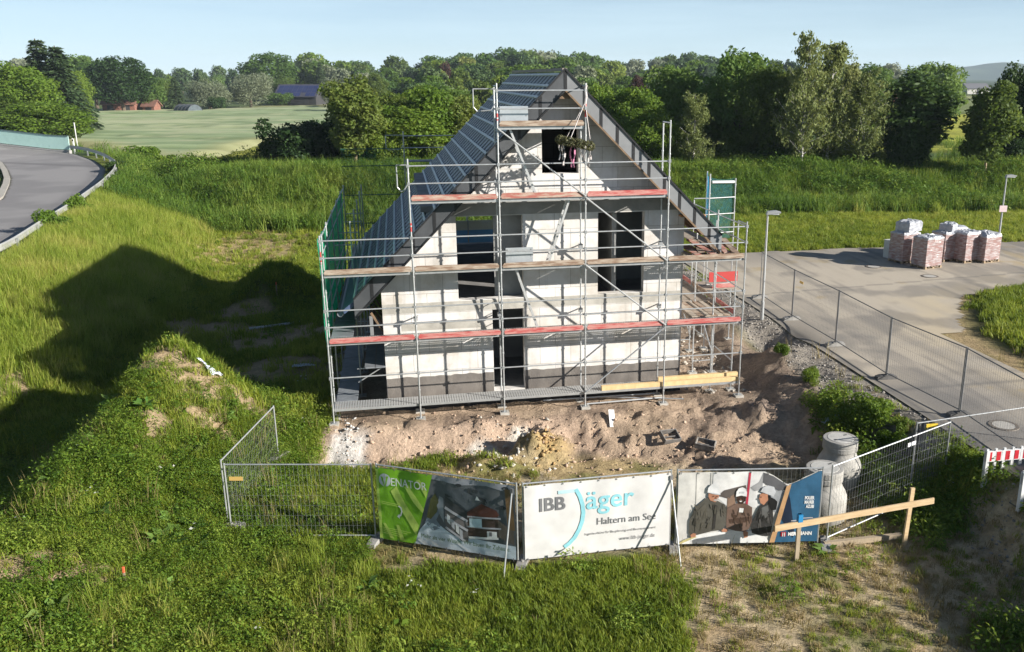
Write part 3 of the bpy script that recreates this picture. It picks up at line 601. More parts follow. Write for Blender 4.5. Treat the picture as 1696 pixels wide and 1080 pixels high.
for k, j in ((2, 3), (3, 2), (3, 1), (4, 1), (1, 1), (2, 1), (4, 2)):   # wall ties with their couplers
    rail((BAY*k, WI, ZL[j]+.45), (BAY*k+.1, DM, ZL[j]+.45), 'wall_tie'); MB().box((BAY*k-.06, WI-.06, ZL[j]+.39), (BAY*k+.06, WI+.06, ZL[j]+.51)).build('coupler', GALVD, SC)
ALU = mat('ladder_alu', (.58, .58, .57), .4, metal=.5)
def ladder(p, q):
    p = Vector(p); q = Vector(q); m = MB(); w = Vector((0, .17, 0)); 
    for sg in (-1, 1): m.bar(p+w*sg, q+w*sg, .025, .06)
    n = int((q-p).length/.28)
    for i in range(1, n): c = p.lerp(q, i/n); m.tube(c-w, c+w, .014, 5)
    m.build('ladder', ALU, SC)
ladder((BAY*2+1.15, .36, ZL[3]), (BAY*2+.35, .36, ZL[4])); ladder((BAY*2+1.45, .36, ZL[2]), (BAY*2+2.15, .36, ZL[3])); ladder((BAY*2+1.15, .36, ZL[1]), (BAY*2+.45, .36, ZL[2]))
HATCH = mat('hatch_sheet', (.55, .58, .60), .35, (.47, .50, .52), 3, metal=.5)
for s0, j in ((BAY*2+.10, 4), (BAY*2+.18, 2)):
    h = MB().prism([(s0, ZL[j]+.04), (s0+.82, ZL[j]+.04), (s0+.82, ZL[j]+.56), (s0, ZL[j]+.56)], .22, .24).build('hatch_lid', HATCH, SC)
    for x in (.05, .77):
        for z in (.10, .30, .50): MB().box((s0+x-.018, .212, ZL[j]+z-.018), (s0+x+.018, .219, ZL[j]+z+.018)).build('rivet', GALVD, h)
# right flank
SX0, SX1 = 12.12, 12.85
dpos = [2.57, 5.14, 7.71, 10.28, 12.5]
for d in dpos:
    for s in (SX0, SX1): std(s, d, gz(s, d)+.05, ZL[2]+1.15)
    for j in range(3): rail((SX0, d, ZL[j]-.06), (SX1, d, ZL[j]-.06), 'transom')
std(SX0, .73, gz(SX0, .73)+.05, ZL[2]+1.1)
pv = .73
for i, d in enumerate(dpos):
    for j in (1, 2):
        for h in (.5, 1.0): rail((SX1+.01, pv if i else 0, ZL[j]+h), (SX1+.01, d, ZL[j]+h))
        m = MB(); rr = random.Random(i*7+j)
        for q in range(2): m.box((SX0+.04+q*.33, pv+.03, ZL[j]-.04), (SX0+.35+q*.33, d-.03, ZL[j]))
        m.build('deck_plank', WDECK, SC)
        if j == 1 or i < 3: MB().box((SX1+.015, pv+.05, ZL[j]+.01), (SX1+.045, d-.05, ZL[j]+.165)).build('toe_board', REDB if (i+j) % 2 else WDB, SC)
    if i in (1, 2): brace((SX1+.04, pv, ZL[0]), (SX1+.04, d, ZL[1]))
    rail((SX0-.0, pv, ZL[2]+.5), (SX0, d, ZL[2]+.5)); rail((SX1, pv, ZL[0]+.5), (SX1, d, ZL[0]+.5), 'ledger')
    # inner consoles carrying planks towards the wall
    rail((SX0, d, ZL[2]-.06), (S1+.08, d, ZL[2]-.06), 'transom'); rail((SX0, d, ZL[1]-.06), (S1+.08, d, ZL[1]-.06), 'transom')
    m = MB(); m.box((S1+.2, pv+.05, ZL[1]-.045), (SX0-.05, d-.05, ZL[1]-.005)); m.build('deck_plank', WDECK, SC)
    pv = d
rr = random.Random(4)
GREYW = mat('weathered_planks', (.40, .34, .27), .9, (.29, .24, .19), 4, stretch=(1, 5, 1))
for i in range(9):                                       # loose boards spread over the top deck of the corner
    a = rr.uniform(-.5, .5); s0 = 11.25+.17*i; MB().bar((s0, .15+rr.random()*.5, ZL[2]+.03+.05*(i % 3)), (s0+a+.1, 1.9+rr.random()*1.3, ZL[2]+.06+.09*((i*2) % 3)), .21, .035).build('loose_board', [GREYW, PINKB, WDB][i % 3], SC)
for i in range(6):
    s0 = 11.5+.22*i; MB().bar((s0, .7, ZL[1]+.03), (s0+rr.uniform(-.1, .1), 2.6, ZL[1]+.03), .2, .04).build('loose_board', [GREYW, WDB][i % 2], SC)
# left flank
for d in dpos:
    for s in (0, WI): std(s, d, gz(s, d)+.05, ZL[2]+1.15)
    for j in range(3): rail((0, d, ZL[j]-.06), (WI, d, ZL[j]-.06), 'transom')
pv = .73
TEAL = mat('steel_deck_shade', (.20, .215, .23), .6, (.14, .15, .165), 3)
for i, d in enumerate(dpos):
    for j in (1, 2):
        for h in (.5, 1.0): rail((-.01, pv, ZL[j]+h), (-.01, d, ZL[j]+h))
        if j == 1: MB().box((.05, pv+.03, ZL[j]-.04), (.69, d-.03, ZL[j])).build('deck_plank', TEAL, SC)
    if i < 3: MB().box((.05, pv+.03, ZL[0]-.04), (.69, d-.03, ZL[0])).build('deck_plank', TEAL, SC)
    pv = d
m = MB()
for q in range(2): m.box((.95+q*.33, 1.0, 1.46), (1.26+q*.33, 3.4, 1.5))
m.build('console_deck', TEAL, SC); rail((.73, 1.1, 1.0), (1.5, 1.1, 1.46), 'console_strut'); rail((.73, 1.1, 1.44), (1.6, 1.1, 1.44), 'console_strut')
# back: guard frames beyond the far gable
for k in (1, 2, 3, 4):
    for d in (12.75, 13.48): std(BAY*k, d, gz(BAY*k, d)+.05, (ZL[3] if k in (1, 4) else ZL[3])+1.2)
for k in (1, 2, 3):
    for h in (.5, 1.0): rail((BAY*k, 13.48, ZL[3]+h), (BAY*(k+1), 13.48, ZL[3]+h))
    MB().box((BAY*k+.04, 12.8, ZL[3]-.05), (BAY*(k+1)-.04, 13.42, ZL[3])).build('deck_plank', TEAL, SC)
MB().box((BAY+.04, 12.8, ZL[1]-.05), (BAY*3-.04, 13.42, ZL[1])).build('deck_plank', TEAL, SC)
MB().box((4.2, 12.86, ZL[1]+.02), (6.7, 12.89, 3.68)).build('blue_board', mat('insulation_blue', (.16, .42, .82), .6, (.20, .46, .84), 2), SC); MB().prism([(4.2, 3.685), (6.7, 3.685), (6.7, 4.10), (4.2, 4.10)], 12.85, 12.90).build('pale_board', mat('pale_board', (.84, .81, .72), .7, (.78, .73, .60), 2), SC)
def guard(s, d, z, w=.62, h=.62):
    m = MB(); pts = [(s, d, z+h), (s-w, d, z+h), (s-w, d, z+.12), (s-w+.1, d, z), (s-.12, d, z+.03), (s, d, z+.2)]; m.path(pts, .018, 6); m.build('end_guard', GALV, SC)
guard(BAY*2-.02, .3, ZL[4]+.42); guard(BAY-.02, .3, ZL[3]+.25, .30, .75); guard(BAY-.02, 13.4, ZL[3]+.42, .72, .62)
# nets
def netmat(name, col, dens):
    m = bpy.data.materials.new(name); m.use_nodes = True; nt = m.node_tree; N = nt.nodes; L = nt.links; b = N['Principled BSDF']; b.inputs['Base Color'].default_value = (*col, 1); b.inputs['Roughness'].default_value = .7
    tc = N.new('ShaderNodeTexCoord'); n = N.new('ShaderNodeTexNoise'); n.inputs['Scale'].default_value = 7; n.inputs['Detail'].default_value = 4; L.new(tc.outputs['Object'], n.inputs['Vector'])
    mr = N.new('ShaderNodeMapRange'); mr.inputs[1].default_value = .3; mr.inputs[2].default_value = .7; mr.inputs[3].default_value = 1-dens-.22; mr.inputs[4].default_value = 1-dens+.22; L.new(n.outputs['Fac'], mr.inputs[0])
    tl = N.new('ShaderNodeBsdfTranslucent'); tl.inputs[0].default_value = (*col, 1); m0 = N.new('ShaderNodeMixShader'); m0.inputs[0].default_value = .5; L.new(b.outputs[0], m0.inputs[1]); L.new(tl.outputs[0], m0.inputs[2])
    tr = N.new('ShaderNodeBsdfTransparent'); mx = N.new('ShaderNodeMixShader'); L.new(mr.outputs[0], mx.inputs[0]); L.new(m0.outputs[0], mx.inputs[1]); L.new(tr.outputs[0], mx.inputs[2]); L.new(mx.outputs[0], N['Material Output'].inputs[0]); return m
def net(name, p, q, z0, z1, m_, n=40, amp=.06, sd=1, p2=None):
    p = np.array(p); q = np.array(q); u = np.linspace(0, 1, n); v = np.linspace(0, 1, 14); UU, VV = np.meshgrid(u, v); dx, dy = q-p; l = math.hypot(dx, dy)
    off = amp*(fbm(UU*l, VV*3, .8, sd)-.5)*2 + .09*np.sin(UU*l/1.28*math.pi)**2*(1-VV)*.5; X = p[0]+dx*UU - dy/l*off; Y = p[1]+dy*UU + dx/l*off; sag = .10*np.abs(np.sin(UU*l/1.28*math.pi))*VV
    me = npmesh(name, np.stack([X, Y, z0+(z1-z0)*VV-sag], -1).reshape(-1, 3), grid_faces(n, 14), m_); o = bpy.data.objects.new(name, me); COL.objects.link(o); o.parent = SC; return o
net('safety_net', (-.05, .25), (-.05, 12.5), ZL[1]-.25, ZL[2]+1.05, netmat('green_net', (.015, .36, .18), .93), 60, sd=3)
for a, b, zt in ((13.42, 5.1, 6.75), (14.48, 5.3, 6.55), (13.80, 6.5, 6.7)): std(a, b, gz(a, b)+.05, zt)
for z in (ZL[1], ZL[1]+1.0, ZL[2]-.1, ZL[2]+.6, ZL[2]+1.2): rail((13.42, 5.1, z), (14.48, 5.3, z), 'ledger'); rail((SX1, 5.14, z), (13.42, 5.1, z), 'ledger')
rail((13.5, 5.1, 6.45), (14.42, 5.28, 6.42), 'truss_chord', .05, mat('white_tube', (.6, .6, .58), .5))
net('safety_net', (13.44, 5.12), (14.46, 5.32), ZL[2]-.35, 6.62, netmat('teal_net', (.015, .13, .13), .58), 16, sd=5)
net('safety_net', (13.40, 5.12), (13.80, 6.5), ZL[2]-.2, 6.68, netmat('blue_net', (.03, .24, .42), .72), 12, sd=7)
MB().box((SX1+.05, 4.5, ZL[1]-.05), (14.4, 5.7, ZL[1])).build('deck_plank', WDECK, SC); MB().box((13.3, 4.46, ZL[1]+.25), (14.4, 4.49, ZL[1]+.62)).build('red_panel', REDP, SC); MB().box((13.45, 4.50, ZL[1]+.01), (14.38, 4.53, ZL[1]+.17)).build('toe_board', REDB, SC)
net('safety_net', (0, 12.6), (2.57, 12.6), ZL[1]+.8, ZL[2]+2.6, netmat('green_wire_net', (.015, .10, .06), .32), 30, sd=9)
for z in (ZL[2]+2.6, ZL[2]+1.9, ZL[2]+.7, ZL[2]-.5): rail((0, 12.62, z), (2.57, 12.62, z), 'ledger', .02, mat('green_tube', (.02, .09, .06), .5))

# ------------------------------------------------------------------ mobile fences, their feet and banners
FTUBE = mat('fence_tube', (.46, .47, .47), .4, (.36, .37, .37), 8, metal=.5); FWIRE = mat('fence_wire', (.26, .27, .27), .55, metal=.3); DTUBE = mat('fence_tube_dark', (.13, .13, .13), .5, (.18, .18, .18), 6)
FOOT = mat('fence_foot', (.20, .195, .185), .9, (.30, .29, .27), 6, bump=.3); FOOTD = mat('fence_foot_dark', (.07, .068, .065), .9, (.11, .105, .10), 6, bump=.3)
PLATE = {'yellow': mat('plate_yellow', (.70, .48, .04), .5), 'white': mat('plate_white', (.72, .72, .70), .5), 'orange': mat('plate_orange', (.62, .40, .12), .5)}
def panel(A, B, label, h=2.0, dark=False, plate=None, braces=(), zA=None, zB=None, wires=True):
    zA = hz(*A) if zA is None else zA; zB = hz(*B) if zB is None else zB
    L = math.hypot(B[0]-A[0], B[1]-A[1]); rz = math.atan2(B[1]-A[1], B[0]-A[0])
    e = empty('mobile_fence', (A[0], A[1], zA), rz, label, 'fence panel', 'mobile fence panels around the plot'); k = (zB-zA)/L
    tb = DTUBE if dark else FTUBE; z = lambda x: .12 + k*x; T = lambda x, h_: (x, 0, z(x)+h_)
    for x in (.03, L-.03): MB().tube((x, 0, z(x)-.12), T(x, h-.06), .021, 8).build('upright', tb, e)
    for hh in (.06, h-.09): MB().tube(T(.03, hh), T(L-.03, hh), .018, 8).build('crossbar', tb, e)
    m = MB(); n = int((L-.1)/.10)
    for i in range(1, n):
        x = .05+(L-.1)*i/n; m.tube(T(x, .06), T(x, h-.1), .0022, 4, cap=False)
    for i in range(1, 7):
        hh = .06+(h-.16)*i/7; m.tube(T(.04, hh), T(L-.04, hh), .0016, 4, cap=False)
    m.build('wire_mesh', tb if dark else FWIRE, e)
    if plate:
        x, hh, col = plate; MB().box((x, -.012, z(x)+hh), (x+.32, -.006, z(x)+hh+.10)).build('name_plate', PLATE[col], e)
    for x, h0, out in braces:
        MB().tube((x, -.02, z(x)+h0), (x+.03, -out, z(x)-.14), .019, 8).build('support_strut', tb, e)
        MB().box((x-.035, -.06, z(x)+h0-.06), (x+.035, .03, z(x)+h0+.05)).build('clamp', DTUBE, e)
    return e
def foot(x, y, rz, label, dark=False, z=None):
    e = MB(); z = hz(x, y)-.02 if z is None else z
    pr = [(-.36, 0), (.36, 0), (.33, .10), (.20, .135), (-.20, .135), (-.33, .10)]
    e.prism(pr, -.11, .11); 
    for sx in (-.04, .04): e.tube((sx, 0, .12), (sx, 0, .17), .028, 8)
    o = e.build('fence_foot', FOOTD if dark else FOOT, None, loc=(x, y, z)); o.rotation_euler = (0, 0, rz); tag(o, label, 'fence foot', 'feet of the mobile fences'); return o
g = lambda px, py, z=FZ: gp(px, py, z)
a0, a1 = g(384, 899), g(625, 899); b0, b1 = g(630, 901), g(860, 938); c0, c1 = g(866, 938), g(1110, 909); d0, d1 = g(1116, 909), g(1355, 903); e0, e1 = g(1367, 903), g(1561, 818)
sd0, sd1 = g(380, 893), g(465, 786, -.5)
panel(a0, a1, 'bare wire fence panel with orange plate left of the green banner', plate=(.12, 1.5, 'orange'), zA=FZ+.02, zB=FZ+.02)
panel(sd0, sd1, 'fence panel running back from the left corner towards the house', plate=None, zA=FZ+.02, zB=-.5)
panel(b0, b1, 'fence panel carrying the green banner', braces=((3.42, 1.75, .75),))
panel(c0, c1, 'fence panel carrying the white lettered banner', braces=((3.5, 1.75, .8),))
panel(d0, d1, 'fence panel carrying the banner with three workers')
panel(e0, e1, 'fence panel with white plate behind the wooden batter board', plate=(2.9, 1.66, 'white'), zA=FZ+.02, zB=FZ+.05)
f0 = gp(1517, 703, 1.42); f1 = gp(1702, 679, 1.62); fdx, fdy = f1[0]-f0[0], f1[1]-f0[1]; fl_ = math.hypot(fdx, fdy); f1 = (f0[0]+fdx/fl_*3.5, f0[1]+fdy/fl_*3.5)
panel(f0, f1, 'fence panel with yellow plate crossing in front of the road', plate=(.3, 1.75, 'yellow'), zA=-.58, zB=-.30)
PO = [(1258, 495), (1311, 531), (1383, 574), (1467, 629), (1588, 691), (1745, 800)]; PO = [gp(px, py, ZRD) for px, py in PO]
names = ['fence panel nearest the short street lamp beside the scaffold', 'second fence panel along the road counted from the lamp', 'middle fence panel standing along the road', 'fourth fence panel along the road counted from the lamp', 'fence panel along the road beside the near manhole cover']
for i in range(5): panel(PO[i], PO[i+1], names[i], dark=True, zA=ZRD+.05, zB=ZRD+.05, plate=((.5, 1.5, 'orange') if i == 1 else None))
rzr = math.atan2(PO[3][1]-PO[2][1], PO[3][0]-PO[2][0])
for i, nm in enumerate(['fence foot beside the short street lamp', 'fence foot at the first road joint', 'fence foot at the second road joint', 'fence foot at the third road joint', 'fence foot on the road nearest the manhole cover']):
    foot(PO[i][0], PO[i][1], rzr+math.pi/2, nm, dark=i > 2, z=ZRD+.035)
for (p, rz, nm) in ((a0, .1, 'fence foot at the left corner of the front fence'), (a1, 1.3, 'fence foot left of the green banner'), (c0, 1.4, 'fence foot between the green and the white banner'), (d0, 1.5, 'fence foot between the white banner and the workers banner'), (e0, 1.4, 'fence foot right of the workers banner'), (sd1, 1.2, 'fence foot at the back end of the left fence')):
    foot(p[0], p[1], rz, nm)

def text_mesh(s, bold=0.0):
    cu = bpy.data.curves.new('lettering', 'FONT'); cu.body = s; cu.offset = bold; cu.resolution_u = 3
    o = bpy.data.objects.new('lettering_tmp', cu); COL.objects.link(o); dg = bpy.context.evaluated_depsgraph_get(); me = bpy.data.meshes.new_from_object(o.evaluated_get(dg))
    vs = [(v.co.x, v.co.y) for v in me.vertices]; fs = [tuple(p.vertices) for p in me.polygons]
    bpy.data.objects.remove(o); bpy.data.meshes.remove(me); return vs, fs
class Banner:
    def __init__(self, A, B, label, seed, base, h=1.84, z0=.15, sag=None, amp=.019):
        self.L = math.hypot(B[0]-A[0], B[1]-A[1])-.10; self.h = h; self.seed = seed; self.amp = amp; self.sag = sag; zA, zB = hz(*A), hz(*B)
        self.k = (zB-zA)/(self.L+.1); self.z0 = z0
        rz = math.atan2(B[1]-A[1], B[0]-A[0]); self.e = empty('banner', (A[0]+.05*math.cos(rz), A[1]+.05*math.sin(rz), zA), rz, label, 'banner', 'printed banners on the front fence')
        n = 60; m = 32; u, v = np.meshgrid(np.linspace(0, 1, n), np.linspace(0, 1, m)); top = self.top(u); v = top+(1-top)*v
        V = self.map(u.ravel(), v.ravel(), 0); me = npmesh('sheet', V, grid_faces(n, m)[:, ::-1], base, smooth=True); o = bpy.data.objects.new('sheet', me); COL.objects.link(o); o.parent = self.e
        ey = MB()
        for i in range(9):
            for v in (float(self.top(np.array([(i+.15)/8.3]))[0])+.012, .988):
                c = self.map(np.array([(i+.15)/8.3]), np.array([v]), 2)[0]; ey.tube((c[0], c[1], c[2]), (c[0], c[1]-.008, c[2]), .014, 8); ey.bar((c[0], c[1]-.004, c[2]), (c[0]+.004, c[1], c[2]+(.07 if v < .5 else -.07)), .008, .006)
        ey.build('eyelet', DTUBE, self.e)
        self.layers = {}
    def top(self, u):
        if not self.sag: return u*0
        return np.interp(u, *zip(*self.sag))
    def map(self, u, v, layer):
        w = (fbm(u*self.L+self.seed*9, v*self.h, .6, self.seed, 3)-.5)*2*self.amp + np.sin(u*math.pi*self.L*2.2+v*2)*self.amp*.5*(1-v) + .004*np.sin(v*40+u*6)*np.exp(-u*14)
        return np.stack([u*self.L, -.045-w-layer*.0055, self.z0+self.k*u*self.L+(1-v)*self.h], -1)
    def put(self, part, vs, fs, m, layer):
        """printed area given in banner units; cut along a grid so that it follows the cloth"""
        bm = bmesh.new(); bv = [bm.verts.new((u, v, 0)) for u, v in vs]
        for f in fs:
            try: bm.faces.new([bv[i] for i in f])
            except ValueError: pass
        us = [p[0] for p in vs]; vv = [p[1] for p in vs]
        for i in range(1, 59):
            x = i/59
            if min(us) < x < max(us): bmesh.ops.bisect_plane(bm, geom=bm.verts[:]+bm.edges[:]+bm.faces[:], plane_co=(x, 0, 0), plane_no=(1, 0, 0))
        for i in range(1, 31):
            y = i/31
            if min(vv) < y < max(vv): bmesh.ops.bisect_plane(bm, geom=bm.verts[:]+bm.edges[:]+bm.faces[:], plane_co=(0, y, 0), plane_no=(0, 1, 0))
        bmesh.ops.triangulate(bm, faces=bm.faces[:]); bm.verts.ensure_lookup_table()
        u = np.array([x.co.x for x in bm.verts]); v = np.array([x.co.y for x in bm.verts]); P = self.map(u, v, layer)
        mb, ms = self.layers.setdefault(part, (MB(), []))
        if m not in ms: ms.append(m)
        mb.add(P.tolist(), [tuple(x.index for x in f.verts) for f in bm.faces], ms.index(m)); bm.free()
    def poly(self, part, pts, m, layer=1):
        tri = tessellate_polygon([[Vector((a, b, 0)) for a, b in pts]]); self.put(part, pts, tri, m, layer)
    def ell(self, part, c, ru, rv, m, layer=1, n=20, a0=0, a1=2*math.pi): self.poly(part, [(c[0]+ru*math.cos(a0+(a1-a0)*i/n), c[1]+rv*math.sin(a0+(a1-a0)*i/n)) for i in range(n)], m, layer)
    def text(self, s, u0, u1, vb, m, layer=2, bold=0.0, hv=None, part='lettering'):
        vs, fs = text_mesh(s, bold); x0 = min(p[0] for p in vs); x1 = max(p[0] for p in vs); k = (u1-u0)/(x1-x0); kv = k*self.L/self.h if hv is None else hv
        self.put((part, s), [(u0+(x-x0)*k, vb-y*kv) for x, y in vs], fs, m, layer)
    def stroke(self, part, pts, w, m, layer=2):
        vs = []; fs = []; asp = self.L/self.h; n = len(pts)
        for i, p in enumerate(pts):
            q0 = pts[max(i-1, 0)]; q1 = pts[min(i+1, n-1)]; tx = (q1[0]-q0[0])*asp; ty = q1[1]-q0[1]; l = math.hypot(tx, ty); a, b = -ty/l, tx/l
            vs += [(p[0]+a*w/2/asp, p[1]+b*w/2), (p[0]-a*w/2/asp, p[1]-b*w/2)]
        fs = [(2*i, 2*i+1, 2*i+3, 2*i+2) for i in range(n-1)]; self.put(part, vs, fs, m, layer)
    def done(self):
        for part, (mb, ms) in self.layers.items(): mb.build(part if isinstance(part, str) else part[0], ms, self.e)
pc = lambda name, c, r=.5: mat('print_'+name, c, r, tuple(x*.80 for x in c), 7.0, (.38, .72), spec=.35, detail=9)
WHITE = mat('banner_white', (.57, .56, .545), .55, (.51, .50, .485), 2.5); GREENP = pc('green', (.20, .45, .025)); LGREEN = pc('light_green', (.46, .62, .12)); PW = pc('white', (.74, .74, .72)); GREY = pc('grey', (.16, .16, .165)); TEALP = pc('teal', (.24, .52, .58)); LTEAL = pc('pale_teal', (.42, .62, .65))
# green banner with a photograph of a house
B = Banner(b0, b1, 'green and grey banner with white lettering and a house photograph', 1, pc('slate', (.11, .12, .13)))
G_ = 'printed_picture'
B.poly(G_, [(.415, 0), (1, 0), (1, .12), (.8, .05), (.62, .09), (.405, .06)], pc('mist', (.30, .31, .34)), 1)
B.poly(G_, [(.30, .80), (.36, .66), (.46, .69), (.56, .80), (.70, .80), (1, .82), (1, 1), (.262, 1)], pc('forecourt', (.56, .63, .68)), 1)
B.poly(G_, [(.345, .68), (.40, .42), (.46, .5), (.43, .62), (.47, .72), (.40, .78)], pc('drive', (.20, .24, .29)), 1)
B.poly(G_, [(.395, .34), (.43, .25), (.455, .34), (.44, .5), (.39, .62), (.36, .60)], pc('olive', (.085, .09, .035)), 2)
B.poly(G_, [(.46, .28), (.49, .30), (.49, .64), (.455, .52), (.44, .42)], pc('wall_grey', (.28, .30, .32)), 2)
B.poly(G_, [(.50, .26), (.66, .44), (.66, .56), (.50, .40)], pc('eaves', (.055, .06, .065)), 2)
B.poly(G_, [(.50, .40), (.66, .56), (.66, .86), (.61, .86), (.50, .66)], pc('render', (.16, .145, .14)), 2)
for i, (u, v) in enumerate(((.515, .50), (.545, .56), (.575, .62), (.60, .68))): B.poly(G_, [(u, v), (u+.022, v+.03), (u+.022, v+.15), (u, v+.11)], PW if i % 2 == 0 else pc('pale', (.5, .5, .52)), 3)
for v in (.42, .55): B.stroke(G_, [(.50, v), (.58, v+.075), (.66, v+.15)], .035, pc('balcony', (.42, .42, .44)), 3)
B.stroke(G_, [(.50, .69), (.56, .76), (.64, .86)], .03, pc('balcony', (.42, .42, .44)), 3)
B.poly(G_, [(.66, .44), (.765, .30), (.87, .36), (.89, .42), (.86, .46), (.66, .50)], pc('red_roof', (.115, .045, .035)), 3)
B.poly(G_, [(.50, .20), (.62, .14), (.77, .26), (.66, .42)], pc('roof', (.10, .115, .13)), 2)
B.poly(G_, [(.66, .48), (.88, .44), (.88, .74), (.66, .80)], pc('timber', (.075, .05, .04)), 2)
for v in (.50, .64): B.stroke(G_, [(.66, v), (.77, v-.015), (.90, v-.04)], .022, pc('balcony', (.42, .42, .44)), 4)
B.poly(G_, [(.80, .66), (.87, .65), (.87, .74), (.80, .76)], PW, 4); B.poly(G_, [(.815, .665), (.835, .662), (.835, .72), (.815, .725)], GREY, 5)
B.stroke(G_, [(.665, .79), (.76, .77), (.88, .74)], .03, PW, 4)
B.poly(G_, [(.675, .52), (.765, .50), (.765, .62), (.675, .64)], pc('sky_panel', (.55, .68, .72)), 5); B.poly(G_, [(.72, .26), (.735, .20), (.755, .255)], PW, 4)
B.poly(G_, [(.88, .48), (.99, .62), (.99, .80), (.88, .72)], pc('side', (.12, .10, .085)), 3)
for u in (.94, .965): B.stroke(G_, [(u, .06), (u+.012, .35), (u+.02, .60)], .045, pc('trunk', (.17, .105, .05)), 3)
for i in range(26):
    rr = random.Random(i+5); u = rr.uniform(.44, .95); v = rr.uniform(.05, .33); B.ell(G_, (u, v), rr.uniform(.012, .03), rr.uniform(.02, .05), pc('leafage%d' % (i % 4), [(.05, .055, .06), (.11, .12, .13), (.035, .04, .045), (.16, .165, .17)][i % 4]), 1.5, 7)
for q in ([(.30, .90), (.38, 1), (.33, 1), (.285, .94)], [(.36, .88), (.47, 1), (.43, 1), (.35, .91)], [(.58, .87), (.68, 1), (.66, 1), (.57, .9)]): B.poly(G_, q, pc('streak', (.62, .65, .66)), 2)
B.poly('green_field', [(0, 0), (.42, 0), (.265, 1), (0, 1)], GREENP, 3)
for q in ([(0, .02), (.018, .02), (.022, .99), (0, .99)], [(.105, .30), (.15, .22), (.205, .44), (.30, .73), (.278, .88), (.22, .70), (.15, .48)], [(.21, .22), (.235, .18), (.30, .36), (.345, .49), (.335, .55), (.27, .42)], [(.30, .10), (.325, .08), (.375, .25), (.365, .33)], [(.03, .77), (.05, .77), (.11, .97), (.08, .97)], [(.13, .77), (.15, .77), (.19, .98), (.155, .98)]): B.poly('green_field', q, LGREEN, 4)
B.ell('emblem', (.066, .155), .044, .088, pc('silver', (.50, .54, .56)), 5, 24); B.poly('emblem', [(.035, .11), (.052, .11), (.066, .20), (.080, .10), (.095, .10), (.071, .25), (.062, .25)], GREENP, 6); B.poly('emblem', [(.066, .06), (.078, .13), (.066, .24), (.056, .13)], pc('leaf_grey', (.30, .36, .33)), 6.6)
B.text('VENATOR'[1:], .112, .375, .222, PW, 5, hv=.155)
for v in (.46, .485): B.stroke('small_print', [(.03, v), (.16, v+.02)], .010, LGREEN, 5)
for i, v in enumerate((.83, .855, .88, .905)): B.stroke('small_print', [(.03, v), (.24-.03*i, v+.02)], .009, LGREEN, 5)
B.stroke('printed_arrow', [(.155, .50), (.172, .52), (.178, .57), (.17, .62), (.155, .645)], .018, PW, 5); B.poly('printed_arrow', [(.14, .65), (.158, .61), (.160, .68)], PW, 5)
B.text('Mehr als vier Wände. Wir bauen Ihr Zuhause.', .315, .962, .895, pc('dark_green', (.045, .14, .035)), 4, hv=.085)
B.done()
# white banner with lettering
B = Banner(c0, c1, 'white banner with grey and teal lettering and a curved stroke', 2, WHITE)
B.text('IBB', .10, .275, .355, GREY, 2, bold=.025, hv=.245)
B.text('äger', .415, .745, .385, TEALP, 2, bold=.012, hv=.36)
arc = [(.225, .125), (.29, .12), (.35, .118)]; arc2 = [(.345, .10), (.372, .20), (.39, .32), (.396, .43), (.388, .54), (.368, .65), (.335, .76), (.30, .83), (.265, .875)]
B.stroke('curved_stroke', arc, .045, LTEAL, 2); B.stroke('curved_stroke', arc2, .050, TEALP, 2.4)
B.text('Haltern am See', .49, .90, .615, GREY, 2, hv=.135); B.text('Ingenieurbüro für Bauplanung und Baumanagement', .405, .90, .745, GREY, 2, bold=.015); B.text('www.ibb-jaeger.de', .645, .895, .865, GREY, 2, hv=.075)
B.done()
# banner with three workers, its upper right corner sagging
sag = [(0, 0), (.60, 0), (.66, .06), (.755, .185), (.80, .165), (.88, .085), (.985, 0), (1, 0)]
B = Banner(d0, d1, 'photo banner of three workers in white helmets with sagging blue corner', 3, pc('concrete', (.60, .585, .545)), sag=sag, amp=.022)
G_ = 'printed_picture'
B.poly(G_, [(.24, .002), (.60, .002), (.60, .5), (.36, .5), (.24, .3)], pc('bright_wall', (.70, .69, .67)), 1)
for u, c in ((.225, 'seam'), (.125, 'seam2')): B.stroke(G_, [(u, .01), (u+.002, .45)], .008, pc('seam', (.42, .41, .38)), 1)
B.poly(G_, [(.587, .012), (.66, .07), (.752, .19), (.755, .26), (.70, .27), (.585, .15)], pc('fold', (.10, .10, .105)), 2)  # grey patches here paint the shade and sheen of the sagging cloth's folds
B.poly(G_, [(.50, .22), (.56, .14), (.585, .02), (.585, .25), (.53, .27)], pc('fold_shade2', (.33, .33, .33)), 1.6)
B.poly(G_, [(.57, .22), (.66, .25), (.74, .28), (.72, .60), (.60, .50)], pc('fold_shade3', (.30, .31, .32)), 1.3)
B.poly(G_, [(.487, .01), (.502, .01), (.490, .46), (.474, .46)], pc('crane_red', (.50, .045, .075)), 2)
B.poly(G_, [(.275, .33), (.32, .25), (.47, .185), (.475, .24), (.35, .37), (.30, .34)], pc('roof_dark', (.10, .085, .075)), 2); B.poly(G_, [(.345, .35), (.40, .30), (.405, .50), (.345, .50)], pc('brickwork', (.23, .15, .105)), 2)
B.poly(G_, [(.0, .998), (.06, .93), (.13, .875), (.27, .83), (.42, .81), (.56, .84), (.63, .92), (.655, .998)], PW, 3); B.poly(G_, [(.01, .985), (.05, .94), (.13, .88), (.14, .90), (.03, .995)], pc('ruler', (.52, .46, .22)), 4)
JK = pc('jacket', (.085, .08, .066)); JK2 = pc('jacket_fold', (.095, .088, .070)); SK = pc('skin', (.42, .20, .12)); SKD = pc('dark_skin', (.045, .026, .019)); HEL = pc('helmet', (.72, .72, .71)); HELS = pc('helmet_shade', (.48, .49, .50))
